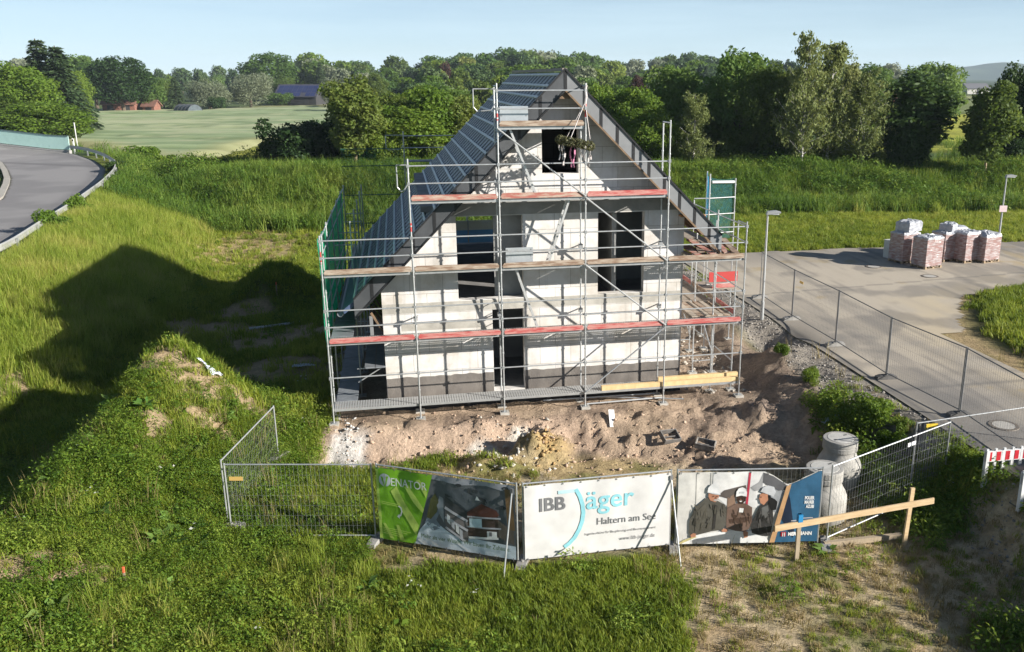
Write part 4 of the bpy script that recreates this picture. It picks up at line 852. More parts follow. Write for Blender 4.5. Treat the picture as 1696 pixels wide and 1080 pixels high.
B.poly(G_, [(.085, .84), (.085, .66), (.125, .47), (.20, .345), (.255, .37), (.33, .45), (.355, .58), (.35, .72), (.32, .80), (.24, .82), (.13, .875), (.095, .87)], JK, 4)
B.poly(G_, [(.125, .55), (.19, .42), (.21, .60), (.16, .80), (.125, .82)], JK2, 5); B.poly(G_, [(.255, .44), (.275, .46), (.265, .78), (.245, .80)], pc('zip', (.03, .028, .026)), 5)
B.poly(G_, [(.212, .28), (.285, .29), (.283, .345), (.26, .41), (.225, .385), (.21, .33)], SK, 5); B.poly(G_, [(.245, .385), (.262, .355), (.28, .345), (.27, .40)], pc('beard', (.40, .36, .33)), 5.5)
B.poly(G_, [(.203, .272), (.207, .21), (.23, .16), (.258, .15), (.28, .185), (.288, .25), (.293, .30), (.25, .285)], HEL, 6); B.poly(G_, [(.203, .272), (.25, .282), (.293, .298), (.293, .31), (.24, .295)], HELS, 6.5)
BRN = pc('brown_shirt', (.15, .098, .075)); B.poly(G_, [(.345, .78), (.345, .50), (.41, .435), (.47, .435), (.52, .49), (.525, .70), (.505, .80), (.48, .84), (.41, .82)], BRN, 4.5); B.poly(G_, [(.36, .66), (.52, .62), (.52, .70), (.37, .72)], pc('brown_fold', (.07, .042, .03)), 5)
B.poly(G_, [(.405, .335), (.472, .335), (.470, .40), (.452, .445), (.425, .445), (.41, .40)], SKD, 5); B.poly(G_, [(.425, .40), (.45, .40), (.44, .418)], PW, 5.6)
B.poly(G_, [(.403, .34), (.405, .27), (.42, .225), (.445, .21), (.465, .228), (.478, .275), (.478, .34), (.44, .325)], HEL, 6); B.poly(G_, [(.425, .27), (.46, .27), (.46, .295), (.425, .295)], HELS, 6.6); B.poly(G_, [(.432, .50), (.462, .505), (.458, .565), (.430, .56)], PW, 6)
B.poly(G_, [(.53, .86), (.515, .74), (.55, .58), (.57, .47), (.625, .41), (.665, .50), (.675, .66), (.66, .90), (.61, .90)], pc('black_jacket', (.035, .034, .033)), 4.6); B.poly(G_, [(.585, .50), (.63, .46), (.645, .62), (.60, .66)], pc('jacket_sheen', (.12, .12, .115)), 5.2)
B.poly(G_, [(.568, .31), (.585, .295), (.625, .31), (.63, .39), (.60, .46), (.575, .43), (.567, .37)], SK, 5.4); B.poly(G_, [(.625, .33), (.675, .38), (.695, .42), (.69, .53), (.66, .54), (.635, .44)], pc('hood', (.012, .012, .012)), 5.8)
B.poly(G_, [(.572, .27), (.585, .215), (.62, .185), (.665, .21), (.68, .28), (.665, .345), (.63, .315)], HELS, 6)
for pts in ([(.095, .865), (.115, .84), (.135, .85), (.13, .895), (.10, .905)], [(.31, .81), (.33, .78), (.36, .80), (.35, .83), (.32, .83)], [(.465, .84), (.48, .82), (.50, .84), (.50, .91), (.475, .925)]): B.poly(G_, pts, SK, 6)
rr = random.Random(12)
for (u0, u1, v0, v1, n_, cs) in ((.10, .34, .42, .80, 26, ((.045, .042, .034), (.085, .078, .06), (.11, .10, .08))), (.355, .515, .50, .80, 22, ((.085, .052, .036), (.15, .098, .07), (.06, .036, .026))), (.555, .665, .50, .86, 18, ((.022, .021, .02), (.06, .058, .055), (.085, .08, .075)))):
    for k in range(n_):
        u = rr.uniform(u0+.01, u1-.01); v = rr.uniform(v0, v1-.10); l = rr.uniform(.04, .13); w_ = rr.uniform(.004, .012); dx = rr.uniform(-.015, .015); B.poly(G_, [(u, v), (u+w_, v+.01), (u+w_+dx, v+l), (u+dx, v+l*.9)], pc('cloth%d_%d' % (int(u0*100), k % 3), cs[k % 3]), 5.3+.04*k)
for (u, v) in ((.246, .325), (.270, .328), (.425, .372), (.452, .372), (.578, .345)): B.ell(G_, (u, v), .0045, .008, pc('eye', (.05, .03, .025)), 6.8, 8)
for q in ([(.262, .33), (.272, .365), (.258, .362)], [(.438, .365), (.444, .392), (.434, .392)], [(.566, .345), (.560, .375), (.572, .378)]): B.poly(G_, q, pc('nose', (.30, .13, .08)), 6.4)
B.poly(G_, [(.752, .205), (.785, .175), (.692, .995), (.655, .995)], pc('plank_print', (.50, .30, .15)), 6)
B.poly('blue_field', [(.787, .178), (.84, .135), (.985, .005), (.997, .005), (.997, .995), (.692, .995)], pc('blue', (.030, .105, .19)), 4); B.poly('blue_field', [(.72, .62), (.77, .30), (.785, .40), (.83, .86), (.82, .94)], pc('navy', (.012, .022, .045)), 5)
for s, v in (('POLIER', .395), ('MAURER', .455), ('AZUBI', .515)): B.text(s, .955-.0112*len(s), .955, v, PW, 6, bold=.05, hv=.062)
B.text('MERTMANN', .785, .955, .90, PW, 6, bold=.05, hv=.066); B.poly('emblem', [(.735, .845), (.77, .845), (.77, .91), (.735, .91)], pc('logo_red', (.42, .03, .04)), 6)
for u in (.745, .757): B.poly('emblem', [(u, .855), (u+.005, .855), (u+.005, .91), (u, .91)], PW, 7)
for u0, u1, v in ((.80, .84, .69), (.88, .955, .66)): B.stroke('small_print', [(u0, v), (u1, v-.005)], .012, pc('dim_white', (.45, .42, .42)), 6)
B.done()

# ------------------------------------------------------------------ things on the plot
PINE = mat('fresh_timber', (.56, .42, .25), .75, (.46, .32, .17), 3, stretch=(1, 5, 5), bump=.15, bscale=20); PINED = mat('grey_timber', (.36, .29, .20), .85, (.28, .22, .15), 4, stretch=(5, 5, 1))
p1 = g(1319, 927); p2 = g(1498, 904); L_ = math.hypot(p2[0]-p1[0], p2[1]-p1[1]); rz = math.atan2(p2[1]-p1[1], p2[0]-p1[0]); zb = hz(*p1)
bb = empty('batter_board', (p1[0], p1[1], zb), rz, 'wooden batter board of two stakes and a horizontal plank before the fence', 'batter board')
MB().bar((0, 0, -.1), (0, -.0, 1.20), .095, .06).build('stake', PINED, bb); MB().bar((L_, .03, -.1), (L_+.07, .03, 1.52), .10, .06).build('stake', PINE, bb)
MB().bar((-.62, -.05, .93), (L_+.62, -.05, 1.17), .035, .15).build('plank', PINE, bb); MB().box((-.055, -.075, 1.02), (.055, .035, 1.20)).build('blue_tape', mat('tape_blue', (.02, .20, .42), .5), bb)
q = g(1364, 906); q2 = g(1492, 893); o = MB().bar((q[0], q[1], hz(*q)+.08), (q2[0], q2[1], hz(*q2)+.10), .10, .13).build('timber_beam', PINED); tag(o, 'weathered beam lying on the grass under the batter board', 'timber')
# timbers on the lowest deck
for k, (s0, s1, y, z, nm) in enumerate(((BAY*3+.55, BAY*5-.02, .10, ZL[0]+.075, 'fresh timber beam on the lowest scaffold deck, nearest the edge'), (BAY*4-.1, BAY*5+.04, .30, ZL[0]+.16, 'fresh timber beam behind its twin on the lowest scaffold deck'))):
    a = l2w(s0, y); b = l2w(s1, y); o = MB().bar((a[0], a[1], z), (b[0], b[1], z+.01), .12, .15).build('timber_beam', mat('yellow_timber', (.66, .49, .26), .7, (.57, .40, .19), 3, stretch=(2, 2, 1))); tag(o, nm, 'timber', 'fresh beams on the scaffold')
# concrete manhole cones
MAN = mat('manhole_concrete', (.37, .355, .325), .92, (.28, .27, .245), 3.0, bump=.35, bscale=40); LID = mat('manhole_lid', (.47, .46, .43), .9, (.39, .38, .35), 5, bump=.2)
for (px, py, nm, hh) in ((1386, 800, 'taller concrete manhole cone with round lid, standing behind its twin', 1.36), (1360, 852, 'concrete manhole cone half hidden behind the blue banner corner', 1.32)):
    x, y = gp(px, py, FZ); z = min(hz(x, y), FZ+.15); e = empty('manhole_cone', (x, y, z), .4, nm, 'manhole', 'concrete manhole cones'); b0_ = hh-.98
    pr = [(.02, -.2), (.60, -.2), (.60, b0_+.18), (.59, b0_+.26), (.55, b0_+.36), (.49, b0_+.46), (.45, b0_+.54), (.435, b0_+.60), (.435, b0_+.66)]
    MB().lathe(pr, n=40).build('cone', MAN, e, smooth=True)
    MB().lathe([(.43, b0_+.665), (.462, b0_+.67), (.468, b0_+.69), (.468, b0_+.80), (.455, b0_+.81), (.455, b0_+.825), (.468, b0_+.835), (.468, b0_+.955), (.455, b0_+.975), (.37, b0_+.98), (.365, b0_+.955), (.30, b0_+.955), (.30, b0_+.80)], n=40).build('collar_ring', MAN, e, smooth=False)
    lid = MB().lathe([(.0, b0_+.985), (.345, b0_+.985), (.358, b0_+.975), (.358, b0_+.94)], n=40).build('lid', LID, e)
    for a in (.4, 3.5): MB().box((.24*math.cos(a)-.05, .24*math.sin(a)-.02, b0_+.984), (.24*math.cos(a)+.05, .24*math.sin(a)+.02, b0_+.992)).build('lifting_slot', BLACK, lid)
# manhole covers in the road
for (px, py, nm) in ((1447, 443, 'round manhole cover in the road left of the wrapped pallets'), (1540, 459, 'round manhole cover in the road in front of the pallets'), (1662, 707, 'round manhole cover in the road behind the barrier')):
    x, y = gp(px, py, ZRD); z = hz(x, y)+.045
    e = empty('manhole_cover', (x, y, z), .3, nm, 'manhole cover', 'manhole covers in the road')
    MB().lathe([(.31, .0), (.31, .012), (.40, .012), (.415, -.03)], n=32).build('frame_ring', mat('cast_iron', (.10, .085, .07), .7, (.16, .13, .10), 8), e); MB().lathe([(0, .010), (.30, .010), (.305, -.01)], n=32).build('cover_plate', mat('cover_concrete', (.40, .38, .34), .9, (.33, .31, .28), 6), e)
# street lamps
LAMPG = mat('lamp_pole', (.42, .43, .43), .45, (.36, .37, .37), 4, metal=.4); GLASS = mat('lamp_glass', (.6, .62, .62), .2)
def lamp(px, py, ptop, label, sign=False, z=ZRD):
    x, y = gp(px, py, z); zt = at(*ptop, y)[2]-z; e = empty('street_lamp', (x, y, z), 0, label, 'street lamp', 'street lamps of the building road')
    MB().tube((0, 0, -.1), (0, 0, zt-.1), .062, 12, .036).build('pole', LAMPG, e); MB().tube((0, 0, 0), (0, 0, .75), .075, 12).build('door_sleeve', LAMPG, e)
    h_ = MB(); h_.prism([(-.06, zt-.13), (.48, zt-.07), (.50, zt-.02), (.30, zt+.03), (-.02, zt+.0)], -.11, .11); hd = h_.build('lamp_head', mat('lamp_head', (.30, .31, .31), .45), e); MB().box((.12, -.09, zt-.125), (.44, .09, zt-.105)).build('lamp_glass', GLASS, hd)
    if sign: MB().box((-.20, -.09, zt*.56), (.20, -.075, zt*.56+.34)).build('notice_plate', mat('notice', (.66, .50, .50), .5, (.72, .60, .60), 5), e)
lamp(1261.5, 529, (1276, 350), 'grey street lamp between scaffold and road fence'); lamp(1650, 426, (1664, 290), 'street lamp with notice plate beside the wrapped pallets', True)
# wrapped pallets of clinker brick
def filmmat():
    m = bpy.data.materials.new('wrapped_brick'); m.use_nodes = True; nt = m.node_tree; N = nt.nodes; L = nt.links; b = N['Principled BSDF']; b.inputs['Roughness'].default_value = .28; b.inputs['Specular IOR Level'].default_value = .6; b.inputs['Coat Weight'].default_value = .35; b.inputs['Coat Roughness'].default_value = .15
    tc = N.new('ShaderNodeTexCoord'); br = N.new('ShaderNodeTexBrick'); br.inputs['Scale'].default_value = 1; br.inputs['Brick Width'].default_value = .24; br.inputs['Row Height'].default_value = .08; br.inputs['Mortar Size'].default_value = .012
    br.inputs['Color1'].default_value = (.30, .17, .155, 1); br.inputs['Color2'].default_value = (.24, .13, .12, 1); br.inputs['Mortar'].default_value = (.20, .13, .12, 1)
    sx = N.new('ShaderNodeSeparateXYZ'); L.new(tc.outputs['Object'], sx.inputs[0]); ad = N.new('ShaderNodeMath'); L.new(sx.outputs[0], ad.inputs[0]); L.new(sx.outputs[1], ad.inputs[1]); cb = N.new('ShaderNodeCombineXYZ'); L.new(ad.outputs[0], cb.inputs[0]); L.new(sx.outputs[2], cb.inputs[1]); L.new(cb.outputs[0], br.inputs['Vector'])
    mp = N.new('ShaderNodeMapping'); mp.inputs['Scale'].default_value = (2.2, 2.2, 9); L.new(tc.outputs['Object'], mp.inputs[0]); n = N.new('ShaderNodeTexNoise'); n.inputs['Scale'].default_value = 1.6; n.inputs['Detail'].default_value = 6; L.new(mp.outputs[0], n.inputs['Vector'])
    r = N.new('ShaderNodeValToRGB'); r.color_ramp.elements[0].position = .40; r.color_ramp.elements[1].position = .66; r.color_ramp.elements[0].color = (0, 0, 0, 1); r.color_ramp.elements[1].color = (.75, .75, .75, 1); L.new(n.outputs['Fac'], r.inputs[0])
    mx = N.new('ShaderNodeMixRGB'); L.new(r.outputs[0], mx.inputs[0]); L.new(br.outputs['Color'], mx.inputs[1]); mx.inputs[2].default_value = (.40, .385, .385, 1); L.new(mx.outputs[0], b.inputs['Base Color'])
    bp = N.new('ShaderNodeBump'); bp.inputs['Strength'].default_value = .8; bp.inputs['Distance'].default_value = .03; L.new(n.outputs['Fac'], bp.inputs['Height']); L.new(bp.outputs[0], b.inputs['Normal']); return m
WRAP = filmmat(); FILM = mat('white_film', (.40, .41, .43), .3, (.28, .29, .32), 4, bump=.8, bscale=9, spec=.6); PALW = mat('pallet_wood', (.34, .26, .17), .85, (.26, .19, .12), 5)
def wrapped(hh, w, dpt, seed, crumple):
    """a film wrapped stack: straight sides, cap pulled together at the top"""
    rr = np.random.RandomState(seed); n = 28; lev = [0, .12, .3, .5, .7, .88, 1.0]; vs = []
    per = [(-1, -1), (1, -1), (1, 1), (-1, 1)]; ring = []
    for i in range(4):
        a = per[i]; b = per[(i+1) % 4]
        for k in range(n//4): t = k/(n//4); ring.append((a[0]+(b[0]-a[0])*t, a[1]+(b[1]-a[1])*t))
    for l in lev:
        for (a, b) in ring:
            rnd = 1-.05*max(0, abs(a*b)-.8); vs.append((a*w/2*rnd+rr.uniform(-.012, .012), b*dpt/2*rnd+rr.uniform(-.012, .012), .14+l*hh))
    sides = [((j*n+i), (j*n+(i+1) % n), ((j+1)*n+(i+1) % n), ((j+1)*n+i)) for j in range(len(lev)-1) for i in range(n)]
    m = MB().add(vs, sides)
    cap = MB(); cv = []
    for j, (sc, up) in enumerate(((1.012, -.05), (1.0, .01), (.93, .04+crumple*.3), (.66, .05+crumple*.6), (.36, .04+crumple*.95), (.06, .03+crumple*1.0))):
        for (a, b) in ring: cv.append((a*w/2*sc+rr.uniform(-.03, .03)*(j > 0), b*dpt/2*sc+rr.uniform(-.03, .03)*(j > 0), .14+hh+up+rr.uniform(-.04, .05)*(j > 1)))
    cap.add(cv, [((j*n+i), (j*n+(i+1) % n), ((j+1)*n+(i+1) % n), ((j+1)*n+i)) for j in range(5) for i in range(n)])
    return m, cap
def pallet(px, py, rz, hh, label, seed, crumple=.12, w=1.18, dpt=1.0, base=True, z=None, xy=None, film=False):
    x, y = xy if xy else gp(px, py, ZRD); z = hz(x, y)+.03 if z is None else z
    e = empty('wrapped_pallet', (x, y, z), rz, label, 'pallet', 'film wrapped pallets on the road')
    if base:
        p = MB()
        for yy in (-dpt/2+.05, 0, dpt/2-.05):
            p.box((-w/2, yy-.05, 0), (w/2, yy+.05, .022))
            for xx in (-w/2+.07, 0, w/2-.07): p.box((xx-.06, yy-.05, .023), (xx+.06, yy+.05, .10))
        for i in range(6): xx = -w/2+.06+i*(w-.12)/5; p.box((xx-.05, -dpt/2, .101), (xx+.05, dpt/2, .125))
        p.build('pallet_base', PALW, e)
    m, cap = wrapped(hh, w*.97, dpt*.97, seed, crumple); m.build('brick_stack', FILM if film else WRAP, e); cap.build('film_cap', FILM, e); return e
pr = .46
P1 = pallet(1495, 434, pr, 1.42, 'wrapped brick pallet at the left end carrying another bundle', 1, .02)
pallet(1533, 443, pr, 1.42, 'wrapped brick pallet standing nearest, in front of the row', 2, .05); pallet(1563, 431, pr, 1.35, 'wrapped brick pallet behind the nearest one with torn white film', 3, .04)
pallet(1597, 433, pr, 1.40, 'wrapped brick pallet second from the lamp end of the row', 4, .06); pallet(1629, 433, pr, 1.25, 'wrapped brick pallet with peaked film hood next to the lamp', 5, .20)
x, y = gp(1497, 434, ZRD); pallet(0, 0, pr+.12, .42, 'low white wrapped bundle on top of the left pallet', 6, .10, 1.1, .9, False, z=hz(x, y)+1.53, xy=(x+.12, y+.12), film=True)
x, y = gp(1563, 431, ZRD); pallet(0, 0, pr+.4, .30, 'small white wrapped bundle on top of the torn film pallet', 7, .10, .85, .7, False, z=hz(x, y)+1.46, xy=(x+.1, y+.1), film=True)
pallet(1574, 424, pr, 1.40, 'wrapped brick pallet mostly hidden at the back of the row', 8, .1)
x, y = gp(1473, 428, ZRD); e = empty('utility_cabinet', (x, y, hz(x, y)), pr, 'small pale utility cabinet left of the wrapped pallets', 'cabinet'); MB().box((-.18, -.3, 0), (.18, .3, .95)).build('housing', mat('cabinet', (.52, .53, .50), .6, (.46, .47, .44), 4), e); MB().box((-.2, -.32, .951), (.2, .32, 1.0)).build('lid', mat('cabinet', (.5, .5, .5)), e)
# red and white barrier boards
BW = mat('barrier_white', (.66, .66, .65), .5, (.56, .56, .55), 4); BR = mat('barrier_red', (.46, .02, .03), .45)
def barrier(A, B, label, zA, zB):
    L = math.hypot(B[0]-A[0], B[1]-A[1]); rz = math.atan2(B[1]-A[1], B[0]-A[0]); e = empty('barrier', (A[0], A[1], zA), rz, label, 'barrier', 'red and white plastic barriers'); m = MB(); k = (zB-zA)/L
    m.box((0, -.03, .72), (L, .03, 1.0)); 
    for x in np.linspace(.04, L-.04, 9): m.box((x-.035, -.02, .12), (x+.035, .02, .719)); m.box((x-.03, -.022, 1.001), (x+.03, .022, 1.06))
    m.box((0, -.028, .10), (L, .028, .119+.06)); m.build('frame', BW, e)
    r = MB(); n = 8
    for i in range(n):
        x = (i+.15)*L/n; r.box((x, -.034, .74), (x+.5*L/n, -.0305, .98))
    r.build('red_stripes', BR, e)
    for x in (0, L-.09): MB().box((x, -.05, -.05), (x+.09, .05, 1.02)).build('end_post', BW, e)
    for x in (.25, L-.25): MB().box((x-.2, -.35, -.04), (x+.2, .35, .08)).build('foot', FOOTD, e)
q0 = gpt(1624, 816)[:2]; q1 = gp(1705, 792, hz(*q0)+.15); l = math.hypot(q1[0]-q0[0], q1[1]-q0[1]); q1 = (q0[0]+(q1[0]-q0[0])/l*2.0, q0[1]+(q1[1]-q0[1])/l*2.0)
barrier(q0, q1, 'red and white barrier board beside the road edge', hz(*q0), hz(*q1))
q0 = gpt(1684, 850)[:2]; q1 = (q0[0]+1.93, q0[1]+.45); barrier(q0, q1, 'second barrier board nearer the grass at the frame edge', hz(*q0), hz(*q1))
# small things on the soil
q = gpt(1015, 712); o = MB().box((-.09, -.02, 0), (.09, .02, .62)).build('white_board', mat('white_board', (.74, .73, .70), .6), loc=(q[0], q[1], q[2]-.03)); o.rotation_euler = (R(-52), R(4), R(8)); tag(o, 'small white board stuck in the brown soil slope', 'board')
def tray(px, py, rz, tilt, label, col):
    q = gpt(px, py); m = MB(); w, d_, t = .58, .42, .03
    for a, b in (((-w/2, -d_/2), (w/2, -d_/2+t)), ((-w/2, d_/2-t), (w/2, d_/2)), ((-w/2, -d_/2+t), (-w/2+t, d_/2-t)), ((w/2-t, -d_/2+t), (w/2, d_/2-t))): m.box((a[0], a[1], 0), (b[0], b[1], .16))
    m.box((-w/2+t, -.015, .05), (w/2-t, .015, .08)); o = m.build('plastic_crate', col, loc=(q[0], q[1], q[2]+.02)); o.rotation_euler = (tilt, .1, rz); tag(o, label, 'crate')
tray(1108, 727, .5, .5, 'dark open crate tipped on the soil slope', mat('crate_dark', (.09, .085, .08), .7, (.16, .15, .14), 6)); tray(1168, 742, -.3, .1, 'flat grey crate frame lying on the ochre ground', mat('crate_grey', (.33, .31, .28), .7, (.12, .11, .10), 5))
def cloth(px, py, rx, ry, label, name, col, seed, rz=0):
    q = gpt(px, py); u, v = np.meshgrid(np.linspace(-1, 1, 26), np.linspace(-1, 1, 18)); X = u*rx + (fbm(u*3, v*3, .8, seed)-.5)*rx*.7; Y = v*ry*(.6+.4*np.cos(u*2+seed)) + .35*rx*(fbm(u*2, v*2+seed, .9, seed+9)-.5); c, s = math.cos(rz), math.sin(rz); XX = q[0]+X*c-Y*s; YY = q[1]+X*s+Y*c
    Z = H(XX, YY)+.05+.14*fbm(u*3, v*3, .55, seed+3)
    me = npmesh(name, np.stack([XX, YY, Z], -1).reshape(-1, 3), grid_faces(26, 18), col); o = bpy.data.objects.new(name, me); COL.objects.link(o); tag(o, label, 'plastic sheet')
cloth(346, 617, .30, .20, 'crumpled pale plastic sheet on the spoil heap', 'plastic_sheet', mat('sheet_pale', (.52, .55, .64), .4), 4, -.35); cloth(503, 610, .38, .14, 'crumpled plastic rag on the shaded ground left of the scaffold', 'plastic_sheet', mat('sheet_pale', (.5, .5, .5)), 7); cloth(1376, 700, .25, .16, 'pale blue sheet of paper lying beside the manhole cone', 'paper_sheet', mat('paper_blue', (.50, .60, .70), .6), 9)
q0 = gpt(413, 547); q1 = gpt(497, 536); o = MB().tube((q0[0], q0[1], q0[2]+.06), (q1[0], q1[1], q1[2]+.06), .05, 8).build('pipe', mat('pipe_grey', (.45, .47, .50), .4)); tag(o, 'long grey pipe lying in the shade left of the scaffold', 'pipe')
for (pa, pb, nm) in (((972, 673), (1100, 664), 'scaffold tube lying below the lowest deck, left one'), ((990, 661), (1132, 666), 'scaffold tube lying below the lowest deck, ending right'), ((900, 668), (1085, 658), 'scaffold tube lying close to the house foot')):
    q0 = gpt(*pa); q1 = gpt(*pb); o = MB().tube((q0[0], q0[1], q0[2]+.07), (q1[0], q1[1], q1[2]+.10), .026, 8).build('scaffold_tube', GALV); tag(o, nm, 'tube', 'loose scaffold tubes')
for (px, py, nm, hh) in ((208, 972, 'orange topped survey stake in the weeds at the front left', .28), (459, 492, 'orange survey stake before the dark earth mound', .55)):
    q = gpt(px, py); e = empty('survey_stake', q, 0, nm, 'stake', 'orange survey stakes'); MB().bar((0, 0, -.05), (0, .02, hh), .04, .03).build('stake_shaft', PINED, e); MB().bar((0, .02, hh), (0, .025, hh+.13), .04, .03).build('orange_tip', mat('signal_orange', (.75, .14, .06), .6), e)
# topping-out wreath hung from the top scaffold deck
w0 = l2w(BAY*3-.32, -.05); WR = empty('wreath', (w0[0], w0[1], 8.30), YAW, 'green topping-out wreath with pale ribbons hanging from the top deck', 'wreath')
rr = np.random.RandomState(3); nV = []; nF = []; tone = []
for i in range(1500):
    t = rr.uniform(0, 2*math.pi); a = rr.uniform(0, 2*math.pi); rad = .13*math.sqrt(rr.uniform(.3, 1)); R_ = .46; c = np.array([(R_+rad*math.cos(a))*math.cos(t), (R_+rad*math.cos(a))*math.sin(t)*.75, rad*math.sin(a)+.06*math.cos(t)*-1.6])
    d = rr.normal(size=3); d /= np.linalg.norm(d); e_ = np.cross(d, rr.normal(size=3)); e_ /= np.linalg.norm(e_); o = len(nV); nV += [c-d*.05, c+e_*.018, c+d*.05, c-e_*.018]; nF.append((o, o+1, o+2, o+3)); tone += [rr.rand()]*4
WLEAF = leafmat('wreath_leaf', [(.05, .06, .025), (.11, .11, .05), (.20, .17, .09)], .2)
o = bpy.data.objects.new('greenery', npmesh('greenery', nV, nF, WLEAF, tone)); COL.objects.link(o); o.parent = WR
RIB = mat('ribbon_white', (.62, .58, .56), .7, (.52, .46, .44), 5); RIBP = mat('ribbon_pink', (.55, .20, .32), .7)
for i in range(9):
    t = i*.7+.3; x, y = .46*math.cos(t), .34*math.sin(t); m = MB(); l = .35+.35*random.Random(i).random(); pts = [(x+.03*math.sin(k*1.3+i), y+.02*math.cos(k+i), -.05-l*k/5) for k in range(6)]
    for k in range(5): m.bar(pts[k], pts[k+1], .045, .006)
    m.build('ribbon', RIBP if i in (2, 6) else RIB, WR)
for i in range(3):
    t = i*2.1; MB().tube((.44*math.cos(t), .33*math.sin(t), .1), (.30, .03, 1.15), .012, 5).build('hanging_cord', RIB, WR)
MB().path([(.30, .03, 1.10), (.33, .02, 1.3), (.31, .03, 1.5), (.33, .02, 1.62)], .035, 6).build('knotted_cloth', RIB, WR)
# clutter: stones, bits of block and lumps on the bare soil
def lumps(name, n, region, smin, smax, m, seed, label):
    rr = np.random.RandomState(seed); V = []; Fq = []; ico = [(1,0,0),(-1,0,0),(0,1,0),(0,-1,0),(0,0,1),(0,0,-1)]; fc = [(0,2,4),(2,1,4),(1,3,4),(3,0,4),(2,0,5),(1,2,5),(3,1,5),(0,3,5)]
    P = region(rr, n); zz = H(P[:, 0], P[:, 1])
    for (x, y), z in zip(P, zz):
        sc = smin+(smax-smin)*rr.rand()**3; o = len(V); sh = rr.uniform(.6, 1.4, 3); off = rr.normal(size=(6, 3))*.22
        for i, q in enumerate(ico): V.append(((q[0]+off[i, 0])*sc*sh[0]+x, (q[1]+off[i, 1])*sc*sh[1]+y, (q[2]+off[i, 2])*sc*.8*sh[2]+z+sc*.25))
        Fq += [tuple(o+i for i in f) for f in fc]
    o = bpy.data.objects.new(name, npmesh(name, V, Fq, m)); COL.objects.link(o); tag(o, label, kind='stuff')
def on_soil(rr, n):
    s = rr.uniform(0, 15.8, n*3); d = rr.uniform(-5.0, 1.0, n*3); x, y = l2w(s, d); k = rr.rand(n*3) < soil_mask(x, y); return np.stack([x[k], y[k]], -1)[:n]
def on_slope(rr, n):
    s = rr.uniform(0, 12, n*3); d = rr.normal(-1.5, .7, n*3)-np.clip((s-6)*.25, 0, 1.4); x, y = l2w(s, d); return np.stack([x, y], -1)[:n]
def on_verge(rr, n): s = rr.uniform(15.1, 16.75, n); d = rr.uniform(-11, 17, n); x, y = l2w(s, d); return np.stack([x, y], -1)
SOILM = mat('clod', (.36, .255, .18), .95, (.24, .17, .125), 3, bump=.3); 
lumps('soil_clods', 1100, on_soil, .008, .05, SOILM, 1, 'brown clods of soil on the plot'); lumps('soil_clods', 650, on_slope, .01, .075, mat('clod_pale', (.46, .34, .25), .95, (.34, .24, .17), 3), 2, 'pale clods on the soil slope')
lumps('rubble', 170, lambda rr, n: np.array([gp(rr.normal(845, 36), rr.normal(762, 18), -.5) for _ in range(n)]), 0.015, .10, mat('chalky_rubble', (.48, .45, .39), .95, (.36, .33, .28), 4), 3, 'chalky white rubble in front of the house')
lumps('rubble', 110, lambda rr, n: np.array([gp(rr.normal(903, 10), rr.normal(746, 7), -.4) for _ in range(n)]), .02, .09, mat('ochre_clod', (.42, .29, .13), .95, (.27, .17, .07), 4), 4, 'ochre clay lumps on the heap')
lumps('gravel', 3600, on_verge, .012, .055, mat('grey_gravel', (.34, .315, .28), .95, (.17, .16, .15), 9), 5, 'grey gravel strip along the road')
lumps('rubble', 110, lambda rr, n: np.array([gp(rr.normal(575, 13), rr.normal(750, 20), -.5) for _ in range(n)]), .015, .07, mat('grey_lime', (.52, .505, .48), .95, (.40, .39, .37), 4), 6, 'grey lime spoil at the left slope end')
lumps('rubble', 330, lambda rr, n: np.array([l2w(rr.uniform(11.4, 13.6), rr.uniform(.5, 10)) for _ in range(n)]), .02, .12, mat('site_rubble', (.48, .44, .38), .95, (.24, .20, .16), 5), 8, 'building rubble beside the right house wall')
# guard rail, bridge parapet and delineator on the ramp road
def along(pts, step):
    pts = np.array(pts); sg = np.cumsum(np.r_[0, np.hypot(*np.diff(pts, axis=0).T)]); t = np.arange(0, sg[-1], step); return np.stack([np.interp(t, sg, pts[:, 0]), np.interp(t, sg, pts[:, 1])], -1)
rl = np.stack([rx_, ry_], -1); e_end = int(np.argmin(np.hypot(rl[:, 0]+55.6, rl[:, 1]-98.4))); gr = rl[:e_end]
GRL = empty('guard_rail', (gr[40][0], gr[40][1], 2.25), 0, 'pale steel guard rail curving along the ramp road', 'guard rail'); off = np.array(GRL.location)
prof = [(-.03, .42), (.035, .47), (-.02, .53), (.0, .585), (-.02, .64), (.035, .70), (-.03, .75)]; V = []; Fq = []; tx_ = np.gradient(gr[:, 0]); ty_ = np.gradient(gr[:, 1])
for i in range(len(gr)):
    l = math.hypot(tx_[i], ty_[i]); nx_, ny_ = ty_[i]/l, -tx_[i]/l
    for (o_, z) in prof: V.append((gr[i][0]+nx_*o_-off[0], gr[i][1]+ny_*o_-off[1], z))
k = len(prof)
for i in range(len(gr)-1):
    for j in range(k-1): Fq.append((i*k+j, (i+1)*k+j, (i+1)*k+j+1, i*k+j+1))
o = bpy.data.objects.new('beam', npmesh('beam', V, Fq, mat('rail_steel', (.47, .47, .46), .45, (.38, .38, .37), 2, metal=.4))); COL.objects.link(o); o.parent = GRL
for i in range(2, len(gr), 5): MB().box((gr[i][0]-off[0]+.03, gr[i][1]-off[1]-.04, -.5), (gr[i][0]-off[0]+.13, gr[i][1]-off[1]+.04, .68)).build('post', GALVD, GRL)
